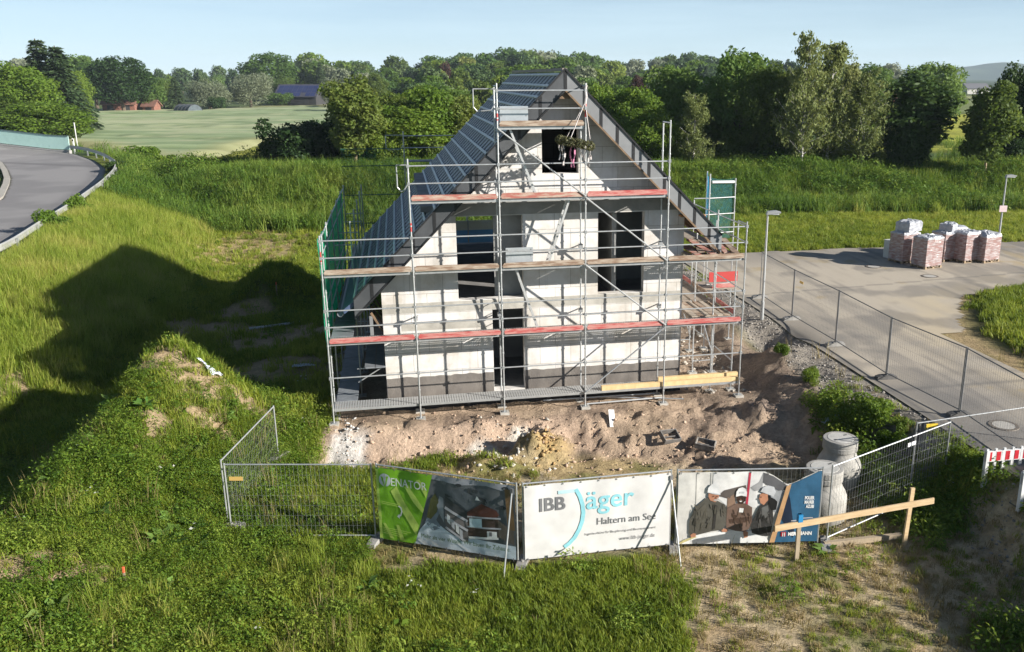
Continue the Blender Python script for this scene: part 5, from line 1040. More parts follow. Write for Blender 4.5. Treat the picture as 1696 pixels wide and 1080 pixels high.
P0 = np.array(rl[e_end-1]); pp = np.array([P0+(np.array([-92, 104.5])-P0)*t for t in np.linspace(0, 1, 16)]); PA = empty('bridge_parapet', (P0[0], P0[1], 2.25), 0, 'pale turquoise solid bridge parapet at the end of the ramp road', 'parapet'); off = np.array(PA.location); TURQ = mat('turquoise_panel', (.50, .72, .65), .55, (.45, .66, .60), 1.5)
pz = lambda q: float(ramp_rise(np.array(q[0]+off[0])))
m = MB(); h2 = MB(); pst = MB(); low = MB()
for i in range(len(pp)-1):
    a = pp[i]-off[:2]; b = pp[i+1]-off[:2]; za, zb_ = pz(a), pz(b); m.bar((a[0], a[1], .98+za), (b[0], b[1], .98+zb_), .05, 1.40); h2.bar((a[0], a[1], 1.73+za), (b[0], b[1], 1.73+zb_), .16, .08); low.bar((a[0], a[1], -.1+za), (b[0], b[1], -.1+zb_), .5, .6)
    MB().box((a[0]-.06, a[1]+.04, .2+za), (a[0]+.02, a[1]+.12, 1.68+za)).build('post', GALVD, PA)
m.build('panel', TURQ, PA); h2.build('handrail', mat('handrail_dark', (.08, .12, .12), .5), PA); low.build('coping', mat('coping', (.30, .29, .28), .9), PA)
q = at(122, 240, 101); e = empty('delineator_post', (q[0], q[1], hz(q[0], q[1])), 0, 'white delineator post behind the end of the guard rail', 'post'); zt = at(122, 229, 101)[2]-hz(q[0], q[1]); MB().prism([(-.07, 0), (.07, 0), (.07, zt-.08), (-.07, zt)], -.06, .06).build('body', mat('plastic_white', (.7, .7, .68), .5), e); MB().box((-.075, -.066, zt-.32), (.075, -.062, zt-.12)).build('black_band', BLACK, e)
q = at(128, 240, 108); e = MB().tube((q[0], q[1], hz(q[0], q[1])), (q[0], q[1], at(128, 203, 108)[2]), .07, 8).build('field_pole', mat('pole_pale', (.5, .5, .48), .6)); tag(e, 'slim pale pole standing before the wheat field', 'pole')

# ------------------------------------------------------------------ ground vegetation
HID = bpy.data.collections.new('plant_library')           # source plants, never linked to the scene themselves
GRASSM = leafmat('grass_blades', [(.085, .140, .013), (.180, .245, .024), (.33, .35, .055)], 0.45)
TALLM = leafmat('tall_grass', [(.14, .215, .022), (.265, .335, .045), (.42, .40, .11)], 0.5)
WEEDM = leafmat('weed_leaves', [(.055, .118, .012), (.130, .215, .022), (.265, .325, .05)], 0.42)
DARKWEED = leafmat('rough_weeds', [(.050, .112, .014), (.112, .200, .026), (.225, .285, .05)], 0.45)
DRYM = leafmat('dry_grass', [(.16, .14, .04), (.27, .215, .09), (.33, .28, .13)], .35)
YELLOWM = leafmat('yellow_bloom', [(.38, .34, .02), (.50, .42, .03)], .3); WHITEB = leafmat('white_bloom', [(.42, .44, .38), (.55, .55, .48)], .3)
def blades(rr, n, h, w, spread, lean, V, Fq, T, z0=0.0):
    for _ in range(n):
        a = rr.uniform(0, 2*math.pi); r = spread*math.sqrt(rr.rand()); x, y = r*math.cos(a), r*math.sin(a); hh = h*rr.uniform(.5, 1.1); b = rr.uniform(0, 2*math.pi); l = lean*rr.uniform(.2, 1)*hh
        lx, ly = l*math.cos(b), l*math.sin(b); px, py = -math.sin(b+rr.normal()*.6)*w/2, math.cos(b+rr.normal()*.6)*w/2; o = len(V); t = rr.rand()
        V += [(x-px, y-py, z0), (x+px, y+py, z0), (x+lx*.4+px*.8, y+ly*.4+py*.8, z0+hh*.6), (x+lx*.4-px*.8, y+ly*.4-py*.8, z0+hh*.6), (x+lx+px*.15, y+ly+py*.15, z0+hh*(1-.25*lean)), (x+lx-px*.15, y+ly-py*.15, z0+hh*(1-.25*lean))]
        Fq += [(o, o+1, o+2, o+3), (o+3, o+2, o+4, o+5)]; T += [t]*6
def leaves(rr, n, h, l, w, spread, V, Fq, T, flat=.4, shape=1.0):
    for _ in range(n):
        a = rr.uniform(0, 2*math.pi); r = spread*math.sqrt(rr.rand()); hh = h*rr.rand()**.7*(1-.5*(r/spread)**2*shape); c = np.array([r*math.cos(a), r*math.sin(a), hh+.01])
        b = a+rr.normal()*.9; d = np.array([math.cos(b), math.sin(b), rr.normal()*flat]); d /= np.linalg.norm(d); s = np.cross(d, [rr.normal()*.4, rr.normal()*.4, 1]); s /= np.linalg.norm(s); L_ = l*rr.uniform(.6, 1.25); W_ = w*rr.uniform(.7, 1.2); o = len(V); t = rr.rand()
        V += [c, c+d*L_*.45+s*W_/2+[0, 0, L_*.08], c+d*L_+[0, 0, -L_*.12], c+d*L_*.45-s*W_/2+[0, 0, L_*.08]]; Fq.append((o, o+1, o+2, o+3)); T += [t]*4
def src(name, V, Fq, T, m):
    o = bpy.data.objects.new(name, npmesh(name, V, Fq, m, T)); return o
def library(name, items):
    c = bpy.data.collections.new(name)
    for i, o in enumerate(items): o.name = '%s_%02d' % (name, i); c.objects.link(o)
    return c
def mk(fn, m, seed):
    V, Fq, T = [], [], []; fn(np.random.RandomState(seed), V, Fq, T); return src('plant', V, Fq, T, m)
L_GRASS = library('grass_tuft', [mk(lambda r, V, F_, T: blades(r, 34, .20, .014, .15, .6, V, F_, T), GRASSM, i) for i in range(4)] + [mk(lambda r, V, F_, T: (blades(r, 16, .16, .013, .14, .7, V, F_, T), leaves(r, 16, .10, .07, .04, .15, V, F_, T)), GRASSM, 9)])
L_TALL = library('tall_grass_tuft', [mk(lambda r, V, F_, T: blades(r, 46, .66, .014, .26, .5, V, F_, T), TALLM, i) for i in range(4)])
L_WEED = library('weed_plant', [mk(lambda r, V, F_, T: (leaves(r, 80, .30, .075, .036, .24, V, F_, T), blades(r, 12, .34, .010, .16, .5, V, F_, T)), WEEDM, i) for i in range(3)] + [mk(lambda r, V, F_, T: leaves(r, 30, .12, .15, .07, .18, V, F_, T, .5), WEEDM, 7), mk(lambda r, V, F_, T: leaves(r, 90, .48, .07, .032, .22, V, F_, T, .6, .4), WEEDM, 8)])
L_ROUGH = library('rough_plant', [mk(lambda r, V, F_, T: (leaves(r, 40, .75, .15, .06, .42, V, F_, T, .5, .5), blades(r, 44, .95, .024, .45, .5, V, F_, T)), DARKWEED, i) for i in range(3)] + [mk(lambda r, V, F_, T: blades(r, 46, .85, .03, .42, .65, V, F_, T), DARKWEED, 5)])
L_CLUMP = library('nettle_clump', [mk(lambda r, V, F_, T: leaves(r, 130, .85, .13, .06, .5, V, F_, T, .5, .5), DARKWEED, 20+i) for i in range(3)])
L_DOCK = library('dock_plant', [mk(lambda r, V, F_, T: leaves(r, 16, .10, .30, .12, .08, V, F_, T, .55, .3), leafmat('dock_leaf', [(.075, .165, .03), (.15, .26, .05), (.24, .34, .09)], .4), 31+i) for i in range(2)])
L_STALK = library('dry_stalk', [mk(lambda r, V, F_, T: blades(r, 9, .55, .010, .14, .35, V, F_, T), DRYM, 41+i) for i in range(2)])
L_DRY = library('dry_tuft', [mk(lambda r, V, F_, T: blades(r, 18, .16, .013, .14, .9, V, F_, T), DRYM, i) for i in range(3)])
L_FLOW = library('yellow_flower', [mk(lambda r, V, F_, T: leaves(r, 26, .95, .10, .08, .40, V, F_, T, .3, .2), YELLOWM, i) for i in range(2)]); L_WHITE = library('white_flower', [mk(lambda r, V, F_, T: leaves(r, 7, .35, .07, .06, .16, V, F_, T, .1, .2), WHITEB, i) for i in range(2)])
def gnscatter(name, P, scl, lib, label, tilt=.12, seed=0, kind='stuff', zs=None):
    """one object: points on the ground, each carrying one plant of the library"""
    n = len(P); rr = np.random.RandomState(seed+100); me_x, me_y = np.asarray(P)[:, 0], np.asarray(P)[:, 1]
    me = bpy.data.meshes.new(name); me.vertices.add(n); me.vertices.foreach_set('co', np.asarray(P, np.float32).ravel())
    rot = np.stack([rr.normal(0, tilt, n), rr.normal(0, tilt, n), rr.uniform(0, 6.283, n)], -1).astype(np.float32)
    s3 = np.stack([scl, scl, scl*(rr.uniform(.8, 1.2, n) if zs is None else zs)], -1).astype(np.float32)
    a = me.attributes.new('rot', 'FLOAT_VECTOR', 'POINT'); a.data.foreach_set('vector', rot.ravel()); a = me.attributes.new('scl', 'FLOAT_VECTOR', 'POINT'); a.data.foreach_set('vector', s3.ravel())
    a = me.attributes.new('idx', 'INT', 'POINT'); a.data.foreach_set('value', rr.randint(0, len(lib.objects), n).astype(np.int32))
    t_ = (fbm(me_x, me_y, 1.3, 501+seed)-.5)*.75 + (fbm(me_x, me_y, 6.0, 511)-.5)*.7; a = me.attributes.new('tint', 'FLOAT', 'POINT'); a.data.foreach_set('value', t_.astype(np.float32))
    o = bpy.data.objects.new(name, me); COL.objects.link(o)
    ng = bpy.data.node_groups.new(name, 'GeometryNodeTree'); ng.interface.new_socket('Geometry', in_out='INPUT', socket_type='NodeSocketGeometry'); ng.interface.new_socket('Geometry', in_out='OUTPUT', socket_type='NodeSocketGeometry')
    N, L = ng.nodes, ng.links; gi = N.new('NodeGroupInput'); go_ = N.new('NodeGroupOutput'); ip = N.new('GeometryNodeInstanceOnPoints'); ci = N.new('GeometryNodeCollectionInfo')
    ci.inputs[0].default_value = lib; ci.inputs['Separate Children'].default_value = True; ci.inputs['Reset Children'].default_value = True
    def attr(nm, ty): q = N.new('GeometryNodeInputNamedAttribute'); q.data_type = ty; q.inputs[0].default_value = nm; return q.outputs[0]
    L.new(gi.outputs[0], ip.inputs['Points']); L.new(ci.outputs[0], ip.inputs['Instance']); ip.inputs['Pick Instance'].default_value = True
    L.new(attr('idx', 'INT'), ip.inputs['Instance Index']); L.new(attr('rot', 'FLOAT_VECTOR'), ip.inputs['Rotation']); L.new(attr('scl', 'FLOAT_VECTOR'), ip.inputs['Scale']); L.new(ip.outputs[0], go_.inputs[0])
    md = o.modifiers.new('plants', 'NODES'); md.node_group = ng; return tag(o, label, None, None, kind)
def inview(x, y, z, m=.16):                               # keep what the camera, or one a few steps aside, could see
    zc = y*cp - (z-CAM_Z)*sp; u = (CX + F_PX*x/zc)/1696; v = (540 - F_PX*(y*sp+(z-CAM_Z)*cp)/zc)/1080
    return (zc > 1) & (u > -m) & (u < 1+m) & (v > -.3) & (v < 1+m*1.3)
def throw(n, x0, x1, y0, y1, dens, seed):
    rr = np.random.RandomState(seed); x = rr.uniform(x0, x1, n); y = rr.uniform(y0, y1, n); z = H(x, y); k = inview(x, y, z); x, y, z = x[k], y[k], z[k]
    d = dens(x, y); k = rr.rand(len(x)) < d; return np.stack([x[k], y[k], z[k]-.01], -1), rr
def paved(x, y):
    s, d = w2l(x, y); rd = rail_dist(x, y)
    return (road_mask(x, y)) | ((rd < -.9) & (y < 128)) | ((s > S0-.1) & (s < S1+.1) & (d > DM-.2) & (d < DB+.2))
FRONT = [a0, a1, b0, b1, c0, c1, d0, d1]
def near_fence(x, y):                                      # trampled line right below the banners
    r = np.zeros(np.shape(x), bool)
    for i in range(2, 7, 2):
        (ax, ay), (bx, by) = FRONT[i], FRONT[i+1]; dx, dy = bx-ax, by-ay; l = math.hypot(dx, dy); t = ((x-ax)*dx+(y-ay)*dy)/l; q = (-(x-ax)*dy+(y-ay)*dx)/l; r |= (t > -.1) & (t < l+.1) & (q > -.34) & (q < .25)
    return r
def green(x, y):                                           # 1 where vegetation covers the ground
    s, d = w2l(x, y); g_ = 1 - soil_mask(x, y)
    g_ *= 1 - .97*bare_front(x, y); g_ *= 1-.9*mound_bare(x, y); g_ *= 1-.93*dry_patch(x, y); g_ *= 1-.96*fence_plot(x, y); g_ *= 1-.97*verge(x, y)
    g_ *= np.where(s > 16, 1-island_sand(x, y), 1); return np.where(paved(x, y) | near_fence(x, y), 0, np.clip(g_, 0, 1))
def shade_lot(x, y): return sm(7.4, 8.6, x-.16*(y-14)*1.0+(fbm(x, y, 2, 5)-.5)*.8)*(1-sm(23, 25, y))
def mound_zone(x, y):                                      # weedy spoil heap and what lies before it
    return np.clip(blob(x, y, -11.5, 24.0, 4.6, 4.6, .2, .3, .3, 401) + blob(x, y, -12, 18.5, 4.6, 5.5, 0, .3, .3, 403), 0, 1)
def sandy(x, y): s, d = w2l(x, y); return sm(8.0, 9.0, s+(fbm(x, y, 1.6, 141)-.5))*(1-sm(-8.2, -7.6, d))
# short meadow in front
P, rr = throw(60000, -16, 17, 11.5, 27, lambda x, y: green(x, y)*(1-.35*mound_zone(x, y))*.95*(1-.6*sandy(x, y)), 1); gnscatter('grass', P, rr.uniform(.7, 1.35, len(P))*(1-.42*sandy(P[:, 0], P[:, 1])), L_GRASS, 'short green meadow grass in front of the fences', seed=1)
P, rr = throw(15000, -16, 17, 11.5, 27, lambda x, y: (1-soil_mask(x, y))*~paved(x, y)*np.clip(bare_front(x, y)*.45 + sandy(x, y)*.3 + fence_plot(x, y)*.5 + .10, 0, 1), 2); gnscatter('dry_grass', P, rr.uniform(.6, 1.2, len(P)), L_DRY, 'dry yellow grass tufts on sandy ground', seed=2)
P, rr = throw(9000, -16, 17, 11.5, 25, lambda x, y: bare_front(x, y)*sm(.42, .62, fbm(x, y, .8, 407))*.55, 3); gnscatter('grass', P, rr.uniform(.5, 1.0, len(P)), L_GRASS, 'sparse grass seedlings on the sandy strip', seed=3)
# weeds on the heap, in the left foreground and in the shaded right corner
P, rr = throw(46000, -22, 0, 11.5, 34, lambda x, y: green(x, y)*np.clip(mound_zone(x, y)*(.22+.62*sm(.40, .62, fbm(x, y, 1.5, 451))) + .22*sm(-3.5, -6.5, x)*(1-sm(19, 22, y))+.07*sm(.52, .66, fbm(x, y, 1.7, 409)), 0, 1), 4); gnscatter('weeds', P, rr.uniform(.45, 1.05, len(P))*(.6+.95*fbm(P[:, 0], P[:, 1], 2.2, 453)), L_WEED, 'leafy green weeds on the spoil heap and left foreground', seed=4)
P, rr = throw(16000, -6, 18, 11.5, 27, lambda x, y: green(x, y)*np.clip(.10*sm(.55, .7, fbm(x, y, 1.2, 411)) + .75*shade_lot(x, y), 0, 1), 5); gnscatter('weeds', P, rr.uniform(.7, 1.7, len(P)), L_WEED, 'tall weeds in the shaded lower right corner', seed=5)
P, rr = throw(5200, -22, 18, 11.5, 30, lambda x, y: green(x, y)*np.clip(.55*sm(.56, .66, fbm(x, y, 2.2, 413))*sm(0, -4, x) + .28*shade_lot(x, y), 0, 1), 6); gnscatter('tall_grass', P, rr.uniform(.5, .95, len(P)), L_TALL, 'pale tall grass tufts among the front weeds', seed=6)
P, rr = throw(1500, -20, 18, 11.5, 34, lambda x, y: green(x, y)*.10*sm(.45, .6, fbm(x, y, 3, 415)), 7); gnscatter('flowers', P, rr.uniform(.7, 1.2, len(P)), L_WHITE, 'scattered small white flowers in the weeds', seed=7)
P, rr = throw(1500, -20, 12, 11.5, 27, lambda x, y: green(x, y)*np.clip(sm(.55, .7, fbm(x, y, 1.4, 441))*(.25+.75*mound_zone(x, y)), 0, 1), 41); gnscatter('dock_plants', P, rr.uniform(.7, 1.5, len(P)), L_DOCK, 'broad leaved dock plants among the weeds', seed=41)
P, rr = throw(3200, -20, 17, 11.5, 30, lambda x, y: (1-soil_mask(x, y))*~paved(x, y)*sm(.48, .66, fbm(x, y, 2.6, 443))*.8, 42); gnscatter('dry_stalks', P, rr.uniform(.7, 1.4, len(P)), L_STALK, 'dry brown stalks standing in the weeds', seed=42)
# green strip along the gravel and around the manholes
def strip(x, y): s, d = w2l(x, y); return sm(13.9, 14.7, s+(fbm(x, y, 1, 416)-.5)*.8)*(1-sm(15.3, 16.0, s+(fbm(x, y, 1, 417)-.5)*1.3))*sm(-9, -7.5, d)*(1-sm(-3.4, -1.6, d+(fbm(x, y, 1.5, 418)-.5)*2))
P, rr = throw(9000, 4, 16, 15, 32, lambda x, y: np.clip(strip(x, y)*1.2, 0, 1)*(1-.9*verge(x, y)), 8); gnscatter('weeds', P, rr.uniform(.8, 1.9, len(P)), L_WEED, 'lush weeds between manholes and gravel strip', seed=8)
# embankment, valley and ground left of the house
P, rr = throw(60000, -50, 0, 24, 66, lambda x, y: green(x, y)*np.clip(.10+.90*(1-sm(5.0, 8, rail_dist(x, y))), 0, 1)*(rail_dist(x, y) > .25)*(1-mound_zone(x, y))*(1-.9*sm(29, 26, y)*sm(-19, -17, x))*.62, 9); gnscatter('tall_grass', P, rr.uniform(.8, 1.35, len(P))*np.where(rail_dist(P[:, 0], P[:, 1]) < 7.5, 1.0, .45), L_TALL, 'tall sunlit grass on the road embankment', seed=9)
P, rr = throw(60000, -34, 2, 24, 66, lambda x, y: green(x, y)*sm(3, 7.5, rail_dist(x, y))*.8, 10); gnscatter('grass', P, rr.uniform(1.0, 2.1, len(P)), L_GRASS, 'low grass in the hollow left of the house', seed=10)
P, rr = throw(5000, -34, 2, 26, 66, lambda x, y: green(x, y)*sm(4, 8, rail_dist(x, y))*sm(.5, .64, fbm(x, y, 4, 419)), 11); gnscatter('weeds', P, rr.uniform(.8, 1.7, len(P)), L_WEED, 'weeds in the hollow left of the house', seed=11)
P, rr = throw(5000, -34, 2, 24, 66, lambda x, y: dry_patch(x, y)*.8*(~paved(x, y)), 12); gnscatter('dry_grass', P, rr.uniform(1.0, 2.0, len(P)), L_DRY, 'dry straw coloured grass on the worn patch', seed=12)
# bank behind the plot, lawn on the right, grass island
def bankm(x, y): y0 = 60.5+(x+20)*.075; return sm(y0-1.5, y0+1, y)*(1-sm(82, 90, y))*(rail_dist(x, y) > 1)
P, rr = throw(42000, -50, 62, 58, 92, lambda x, y: bankm(x, y)*.95, 13); gnscatter('rough_grass', P, rr.uniform(.75, 1.5, len(P))*(.7+.6*fbm(P[:, 0], P[:, 1], 5, 423)), L_ROUGH, 'rough tall weeds covering the bank behind the house', seed=13)
P, rr = throw(5200, -50, 62, 58, 90, lambda x, y: bankm(x, y)*sm(.50, .62, fbm(x, y, 4.5, 431))*.8, 33); gnscatter('rough_weeds', P, rr.uniform(1.1, 2.1, len(P)), L_CLUMP, 'leafy nettle clumps on the bank behind the house', seed=33)
P, rr = throw(11000, -50, 62, 58, 92, lambda x, y: bankm(x, y)*sm(.44, .62, fbm(x, y, 6, 421)), 14); gnscatter('tall_grass', P, rr.uniform(1.1, 1.9, len(P)), L_TALL, 'pale grass drifts on the bank behind the house', seed=14)
P, rr = throw(700, 8, 62, 60, 76, lambda x, y: sm(.60, .70, fbm(x, y, 4, 425))*bankm(x, y), 15); gnscatter('flowers', P, rr.uniform(.7, 1.1, len(P)), L_FLOW, 'yellow flowering weeds on the bank', seed=15)
P, rr = throw(52000, 5, 62, 36, 66, lambda x, y: green(x, y)*(1-bankm(x, y))*sm(15, 16.5, w2l(x, y)[0]), 16); gnscatter('grass', P, rr.uniform(1.1, 2.0, len(P)), L_GRASS, 'bright lawn strip behind the building road', seed=16)
P, rr = throw(7000, 5, 62, 44, 66, lambda x, y: green(x, y)*(1-bankm(x, y))*sm(15, 16.5, w2l(x, y)[0])*.35, 17); gnscatter('tall_grass', P, rr.uniform(.4, .8, len(P)), L_TALL, 'pale grass in the lawn strip', seed=17)
P, rr = throw(30000, 12, 40, 22, 46, lambda x, y: sm(.5, 1.6, island_d(x, y)+(fbm(x, y, 1.2, 427)-.5)), 18); gnscatter('grass', P, rr.uniform(1.3, 2.6, len(P)), L_GRASS, 'bright green grass island beside the road bend', seed=18)
P, rr = throw(9000, -130, 60, 84, 240, lambda x, y: .5*sm(.45, .6, fbm(x, y, 14, 429))*(poly_sd(x, y, wp) < -1)*(rail_dist(x, y) > 1), 19); gnscatter('rough_grass', P, rr.uniform(1.0, 2.4, len(P)), L_ROUGH, 'rough grass along the field edges', seed=19)

# ------------------------------------------------------------------ trees and shrubs
def crown(rr, lobes, n, size, trunk_h=0.0, droop=0.0, inner=.25, aspect=1.0):
    """leaf sprays spread through the outer volume of several lobes"""
    lobes = np.array(lobes, float); w = (lobes[:, 3]*lobes[:, 4]*lobes[:, 5])**(2/3); w /= w.sum(); k = rr.choice(len(lobes), n, p=w); c = lobes[k, :3]; r = lobes[k, 3:6]
    d = rr.normal(size=(n, 3)); d /= np.linalg.norm(d, axis=1)[:, None]; rad = np.where(rr.rand(n) < inner, rr.uniform(.35, .9, n), rr.normal(.97, .075, n))
    bump = .82+.36*vn(d[:, 0]*2.1+k*3.1, d[:, 1]*2.1+d[:, 2]*2.6, .45, 7); p = c+d*r*(rad*bump)[:, None]
    nrm = d*.75+rr.normal(size=(n, 3))*.75+np.array([0, 0, .25]); nrm /= np.linalg.norm(nrm, axis=1)[:, None]
    a = np.cross(nrm, rr.normal(size=(n, 3))); a /= np.linalg.norm(a, axis=1)[:, None]; a[:, 2] -= droop; a /= np.linalg.norm(a, axis=1)[:, None]; b = np.cross(nrm, a); b /= np.linalg.norm(b, axis=1)[:, None]
    s = size*rr.uniform(.55, 1.35, n)[:, None]; V = np.stack([p-a*s, p+b*s*.55*aspect, p+a*s*.9, p-b*s*.55*aspect], 1)
    tone = np.clip(.45*vn(p[:, 0], p[:, 1]+p[:, 2]*1.3, 1.1, 19)+.55*rr.rand(n), 0, 1)
    return V.reshape(-1, 3), np.arange(4*n).reshape(n, 4), np.repeat(tone, 4)
BARK = mat('bark', (.115, .085, .058), .95, (.07, .052, .036), 6, bump=.5, stretch=(1, 1, .3)); BIRCH = mat('birch_bark', (.60, .58, .53), .8, (.13, .12, .11), 5, (.42, .52), stretch=(1, 1, 2.5)); PALEBARK = mat('pale_bark', (.34, .26, .17), .9, (.22, .16, .10), 6)
def trunk_mesh(rr, h, r, limbs, spread, lean=.03):
    m = MB(); pts = [Vector((0, 0, -.3))]
    for i in range(1, 6): pts.append(Vector((rr.normal()*lean*h*i/5, rr.normal()*lean*h*i/5, h*i/5)))
    for i in range(5): m.tube(pts[i], pts[i+1], r*(1-.17*i), 7, r*(1-.17*(i+1)))
    for i in range(limbs):
        t = rr.uniform(.3, .95); b = pts[0].lerp(pts[-1], t); b.z = h*t; a = rr.uniform(0, 6.28); l = spread*rr.uniform(.5, 1); e = b+Vector((math.cos(a)*l, math.sin(a)*l, l*rr.uniform(.4, 1.0))); mid = b.lerp(e, .5)+Vector((0, 0, -.08*l)); m.tube(b, mid, r*.38, 5, r*.25); m.tube(mid, e, r*.25, 5, r*.08)
    return m
LEAF = {k: leafmat('leaf_'+k, c, t) for k, c, t in (
    ('oak', [(.041, .092, .021), (.094, .168, .032), (.184, .264, .062)], .46), ('bright', [(.055, .116, .012), (.122, .201, .022), (.213, .275, .041)], .46), ('maple', [(.046, .088, .014), (.105, .155, .026), (.210, .235, .055)], .46),
    ('birch', [(.095, .132, .035), (.189, .223, .068), (.290, .304, .115)], .35), ('willow', [(.116, .143, .083), (.187, .215, .127), (.248, .270, .171)], .3), ('conifer', [(.027, .055, .022), (.062, .098, .037), (.112, .140, .057)], .12),
    ('dark', [(.013, .034, .008), (.031, .065, .013), (.068, .114, .023)], .28), ('copper', [(.030, .016, .014), (.060, .030, .024), (.10, .055, .035)], .25), ('far', [(.030, .064, .023), (.067, .113, .034), (.121, .163, .057)], .25))}
PROTO = {}
def lobes_round(rr, w, h, z0, n=16, squash=.8):
    n = 34
    L_ = [(0, 0, z0+h*.52, w*.34, w*.34, h*.40)]
    for i in range(n):
        a = i*2.4+rr.uniform(-.4, .4); t = (i+.5)/n; z = z0+h*(.12+.80*t); rr_ = w*.5*math.sqrt(max(.05, 1-(2*t-.85)**2/1.4))*rr.uniform(.55, .88); s = w*rr.uniform(.09, .19); L_.append((rr_*math.cos(a), rr_*math.sin(a), z, s, s, s*squash))
    return L_
def proto(kind, var):
    key = (kind, var)
    if key in PROTO: return PROTO[key]
    rr = np.random.RandomState(abs(hash((kind, var))) % 9999 if False else sum(map(ord, kind))*7+var*131)
    if kind in ('oak', 'bright', 'dark', 'copper', 'far'):     # nominal: 10 high, 8 wide
        lb = lobes_round(rr, 8, 8.6, 1.5, 19); C_ = crown(rr, lb, 13500 if kind != 'far' else 3000, .19 if kind != 'far' else .42, inner=.3); tm = trunk_mesh(rr, 6, .30, 7, 2.6); bk = BARK
    elif kind == 'maple':                                     # upright crown on a pale stem
        lb = [(rr.normal()*.5, rr.normal()*.5, 3.0+i*.62, 1.9*math.sin(.55+i*.215)+.25, 1.9*math.sin(.55+i*.215)+.25, .95) for i in range(11)]+[(rr.uniform(-1.7, 1.7), rr.uniform(-1.7, 1.7), rr.uniform(3, 8), .9, .9, .8) for _ in range(9)]; C_ = crown(rr, lb, 10500, .20, inner=.35); tm = trunk_mesh(rr, 7, .16, 8, 1.7); bk = PALEBARK
    elif kind == 'birch':                                     # hanging sprays along thin limbs
        V = []; T = []; tm = trunk_mesh(rr, 9.6, .13, 0, 1, .012)
        for i in range(88):
            t = rr.uniform(.14, 1.0); a = rr.uniform(0, 6.28); l = (1.0-.76*t)*rr.uniform(1.0, 3.0)+.22; b = np.array([0, 0, 10*t*.93]); e = b+np.array([math.cos(a)*l, math.sin(a)*l, l*rr.uniform(.35, 1.15)]); tm.tube(b, e, .028, 4, .010)
            for q in range(14):
                f = rr.uniform(.2, 1.05); s0 = b+(e-b)*f+rr.normal(size=3)*.16; ln = rr.uniform(.15, 1.0)*(1 if t < .8 else .5)
                for j in range(7):
                    c = s0+np.array([rr.normal()*.12+math.cos(a)*.10*j/7, rr.normal()*.12+math.sin(a)*.10*j/7, -ln*j/7]); d = rr.normal(size=3); d[2] -= 1.2; d /= np.linalg.norm(d); s_v = np.cross(d, rr.normal(size=3)); s_v /= np.linalg.norm(s_v); z = rr.uniform(.07, .15); V += [c-d*z, c+s_v*z*.5, c+d*z, c-s_v*z*.5]; T += [rr.rand()]*4
        V = np.array(V); C_ = (V, np.arange(len(V)).reshape(-1, 4), np.array(T)); bk = BIRCH
    elif kind == 'conifer':
        V = []; T = []; tm = trunk_mesh(rr, 9.8, .22, 0, 1, .005)
        for i in range(30):
            z = .9+9.0*i/30; R_ = 2.5*(1-z/10.3)**.85+.12; nb = int(9+8*(1-z/10))
            for j in range(nb):
                a = rr.uniform(0, 6.28); L_ = R_*rr.uniform(.75, 1.12)
                for q in range(int(10+12*L_)):
                    f = rr.uniform(.15, 1); side = rr.normal()*.20*(1.2-f*.6); c = np.array([math.cos(a)*L_*f-math.sin(a)*side, math.sin(a)*L_*f+math.cos(a)*side, z+.16*L_*f*math.sin(f*2.6)-.45*L_*f*f-rr.rand()*.16]); d = np.array([math.cos(a)+rr.normal()*.35, math.sin(a)+rr.normal()*.35, -.45+rr.normal()*.3]); d /= np.linalg.norm(d); s_v = np.cross(d, [rr.normal()*.5, rr.normal()*.5, 1]); s_v /= np.linalg.norm(s_v); s = rr.uniform(.14, .26); V += [c-d*s, c+s_v*s*.38, c+d*s, c-s_v*s*.38]; T += [rr.rand()]*4
        V = np.array(V); C_ = (V, np.arange(len(V)).reshape(-1, 4), np.array(T)); bk = BARK
    elif kind == 'willow':                                    # 10 high, 10 wide, soft silvery dome
        lb = [(0, 0, 4.6, 3.6, 3.6, 4.0)]+[(3.2*math.cos(i*2.4)*rr.uniform(.6, 1), 3.2*math.sin(i*2.4)*rr.uniform(.6, 1), 2.0+rr.rand()*5.6, 1.6, 1.6, 1.7) for i in range(18)]; C_ = crown(rr, lb, 9500, .24, droop=.5, aspect=.6); tm = trunk_mesh(rr, 5, .35, 6, 2.4); bk = BARK
    elif kind == 'thicket':                                   # 5 high, 7 wide, many stems
        lb = [(rr.uniform(-2.6, 2.6), rr.uniform(-1.8, 1.8), rr.uniform(.6, 3.9), rr.uniform(.6, 1.1), rr.uniform(.6, 1.1), rr.uniform(.6, 1.1)) for _ in range(34)]; C_ = crown(rr, lb, 11000, .17, inner=.35); tm = trunk_mesh(rr, 2.6, .08, 9, 1.8); bk = BARK
    elif kind == 'bush':                                      # 3 high, 4 wide
        lb = [(rr.uniform(-1.3, 1.3), rr.uniform(-1.3, 1.3), rr.uniform(.5, 2.0), rr.uniform(.6, 1.0), rr.uniform(.6, 1.0), rr.uniform(.5, .9)) for _ in range(14)]; C_ = crown(rr, lb, 5200, .14, inner=.35); tm = trunk_mesh(rr, 1.6, .06, 6, 1.0); bk = BARK
    cm = {}
    PROTO[key] = (C_, tm, bk); return PROTO[key]
MESH = {}
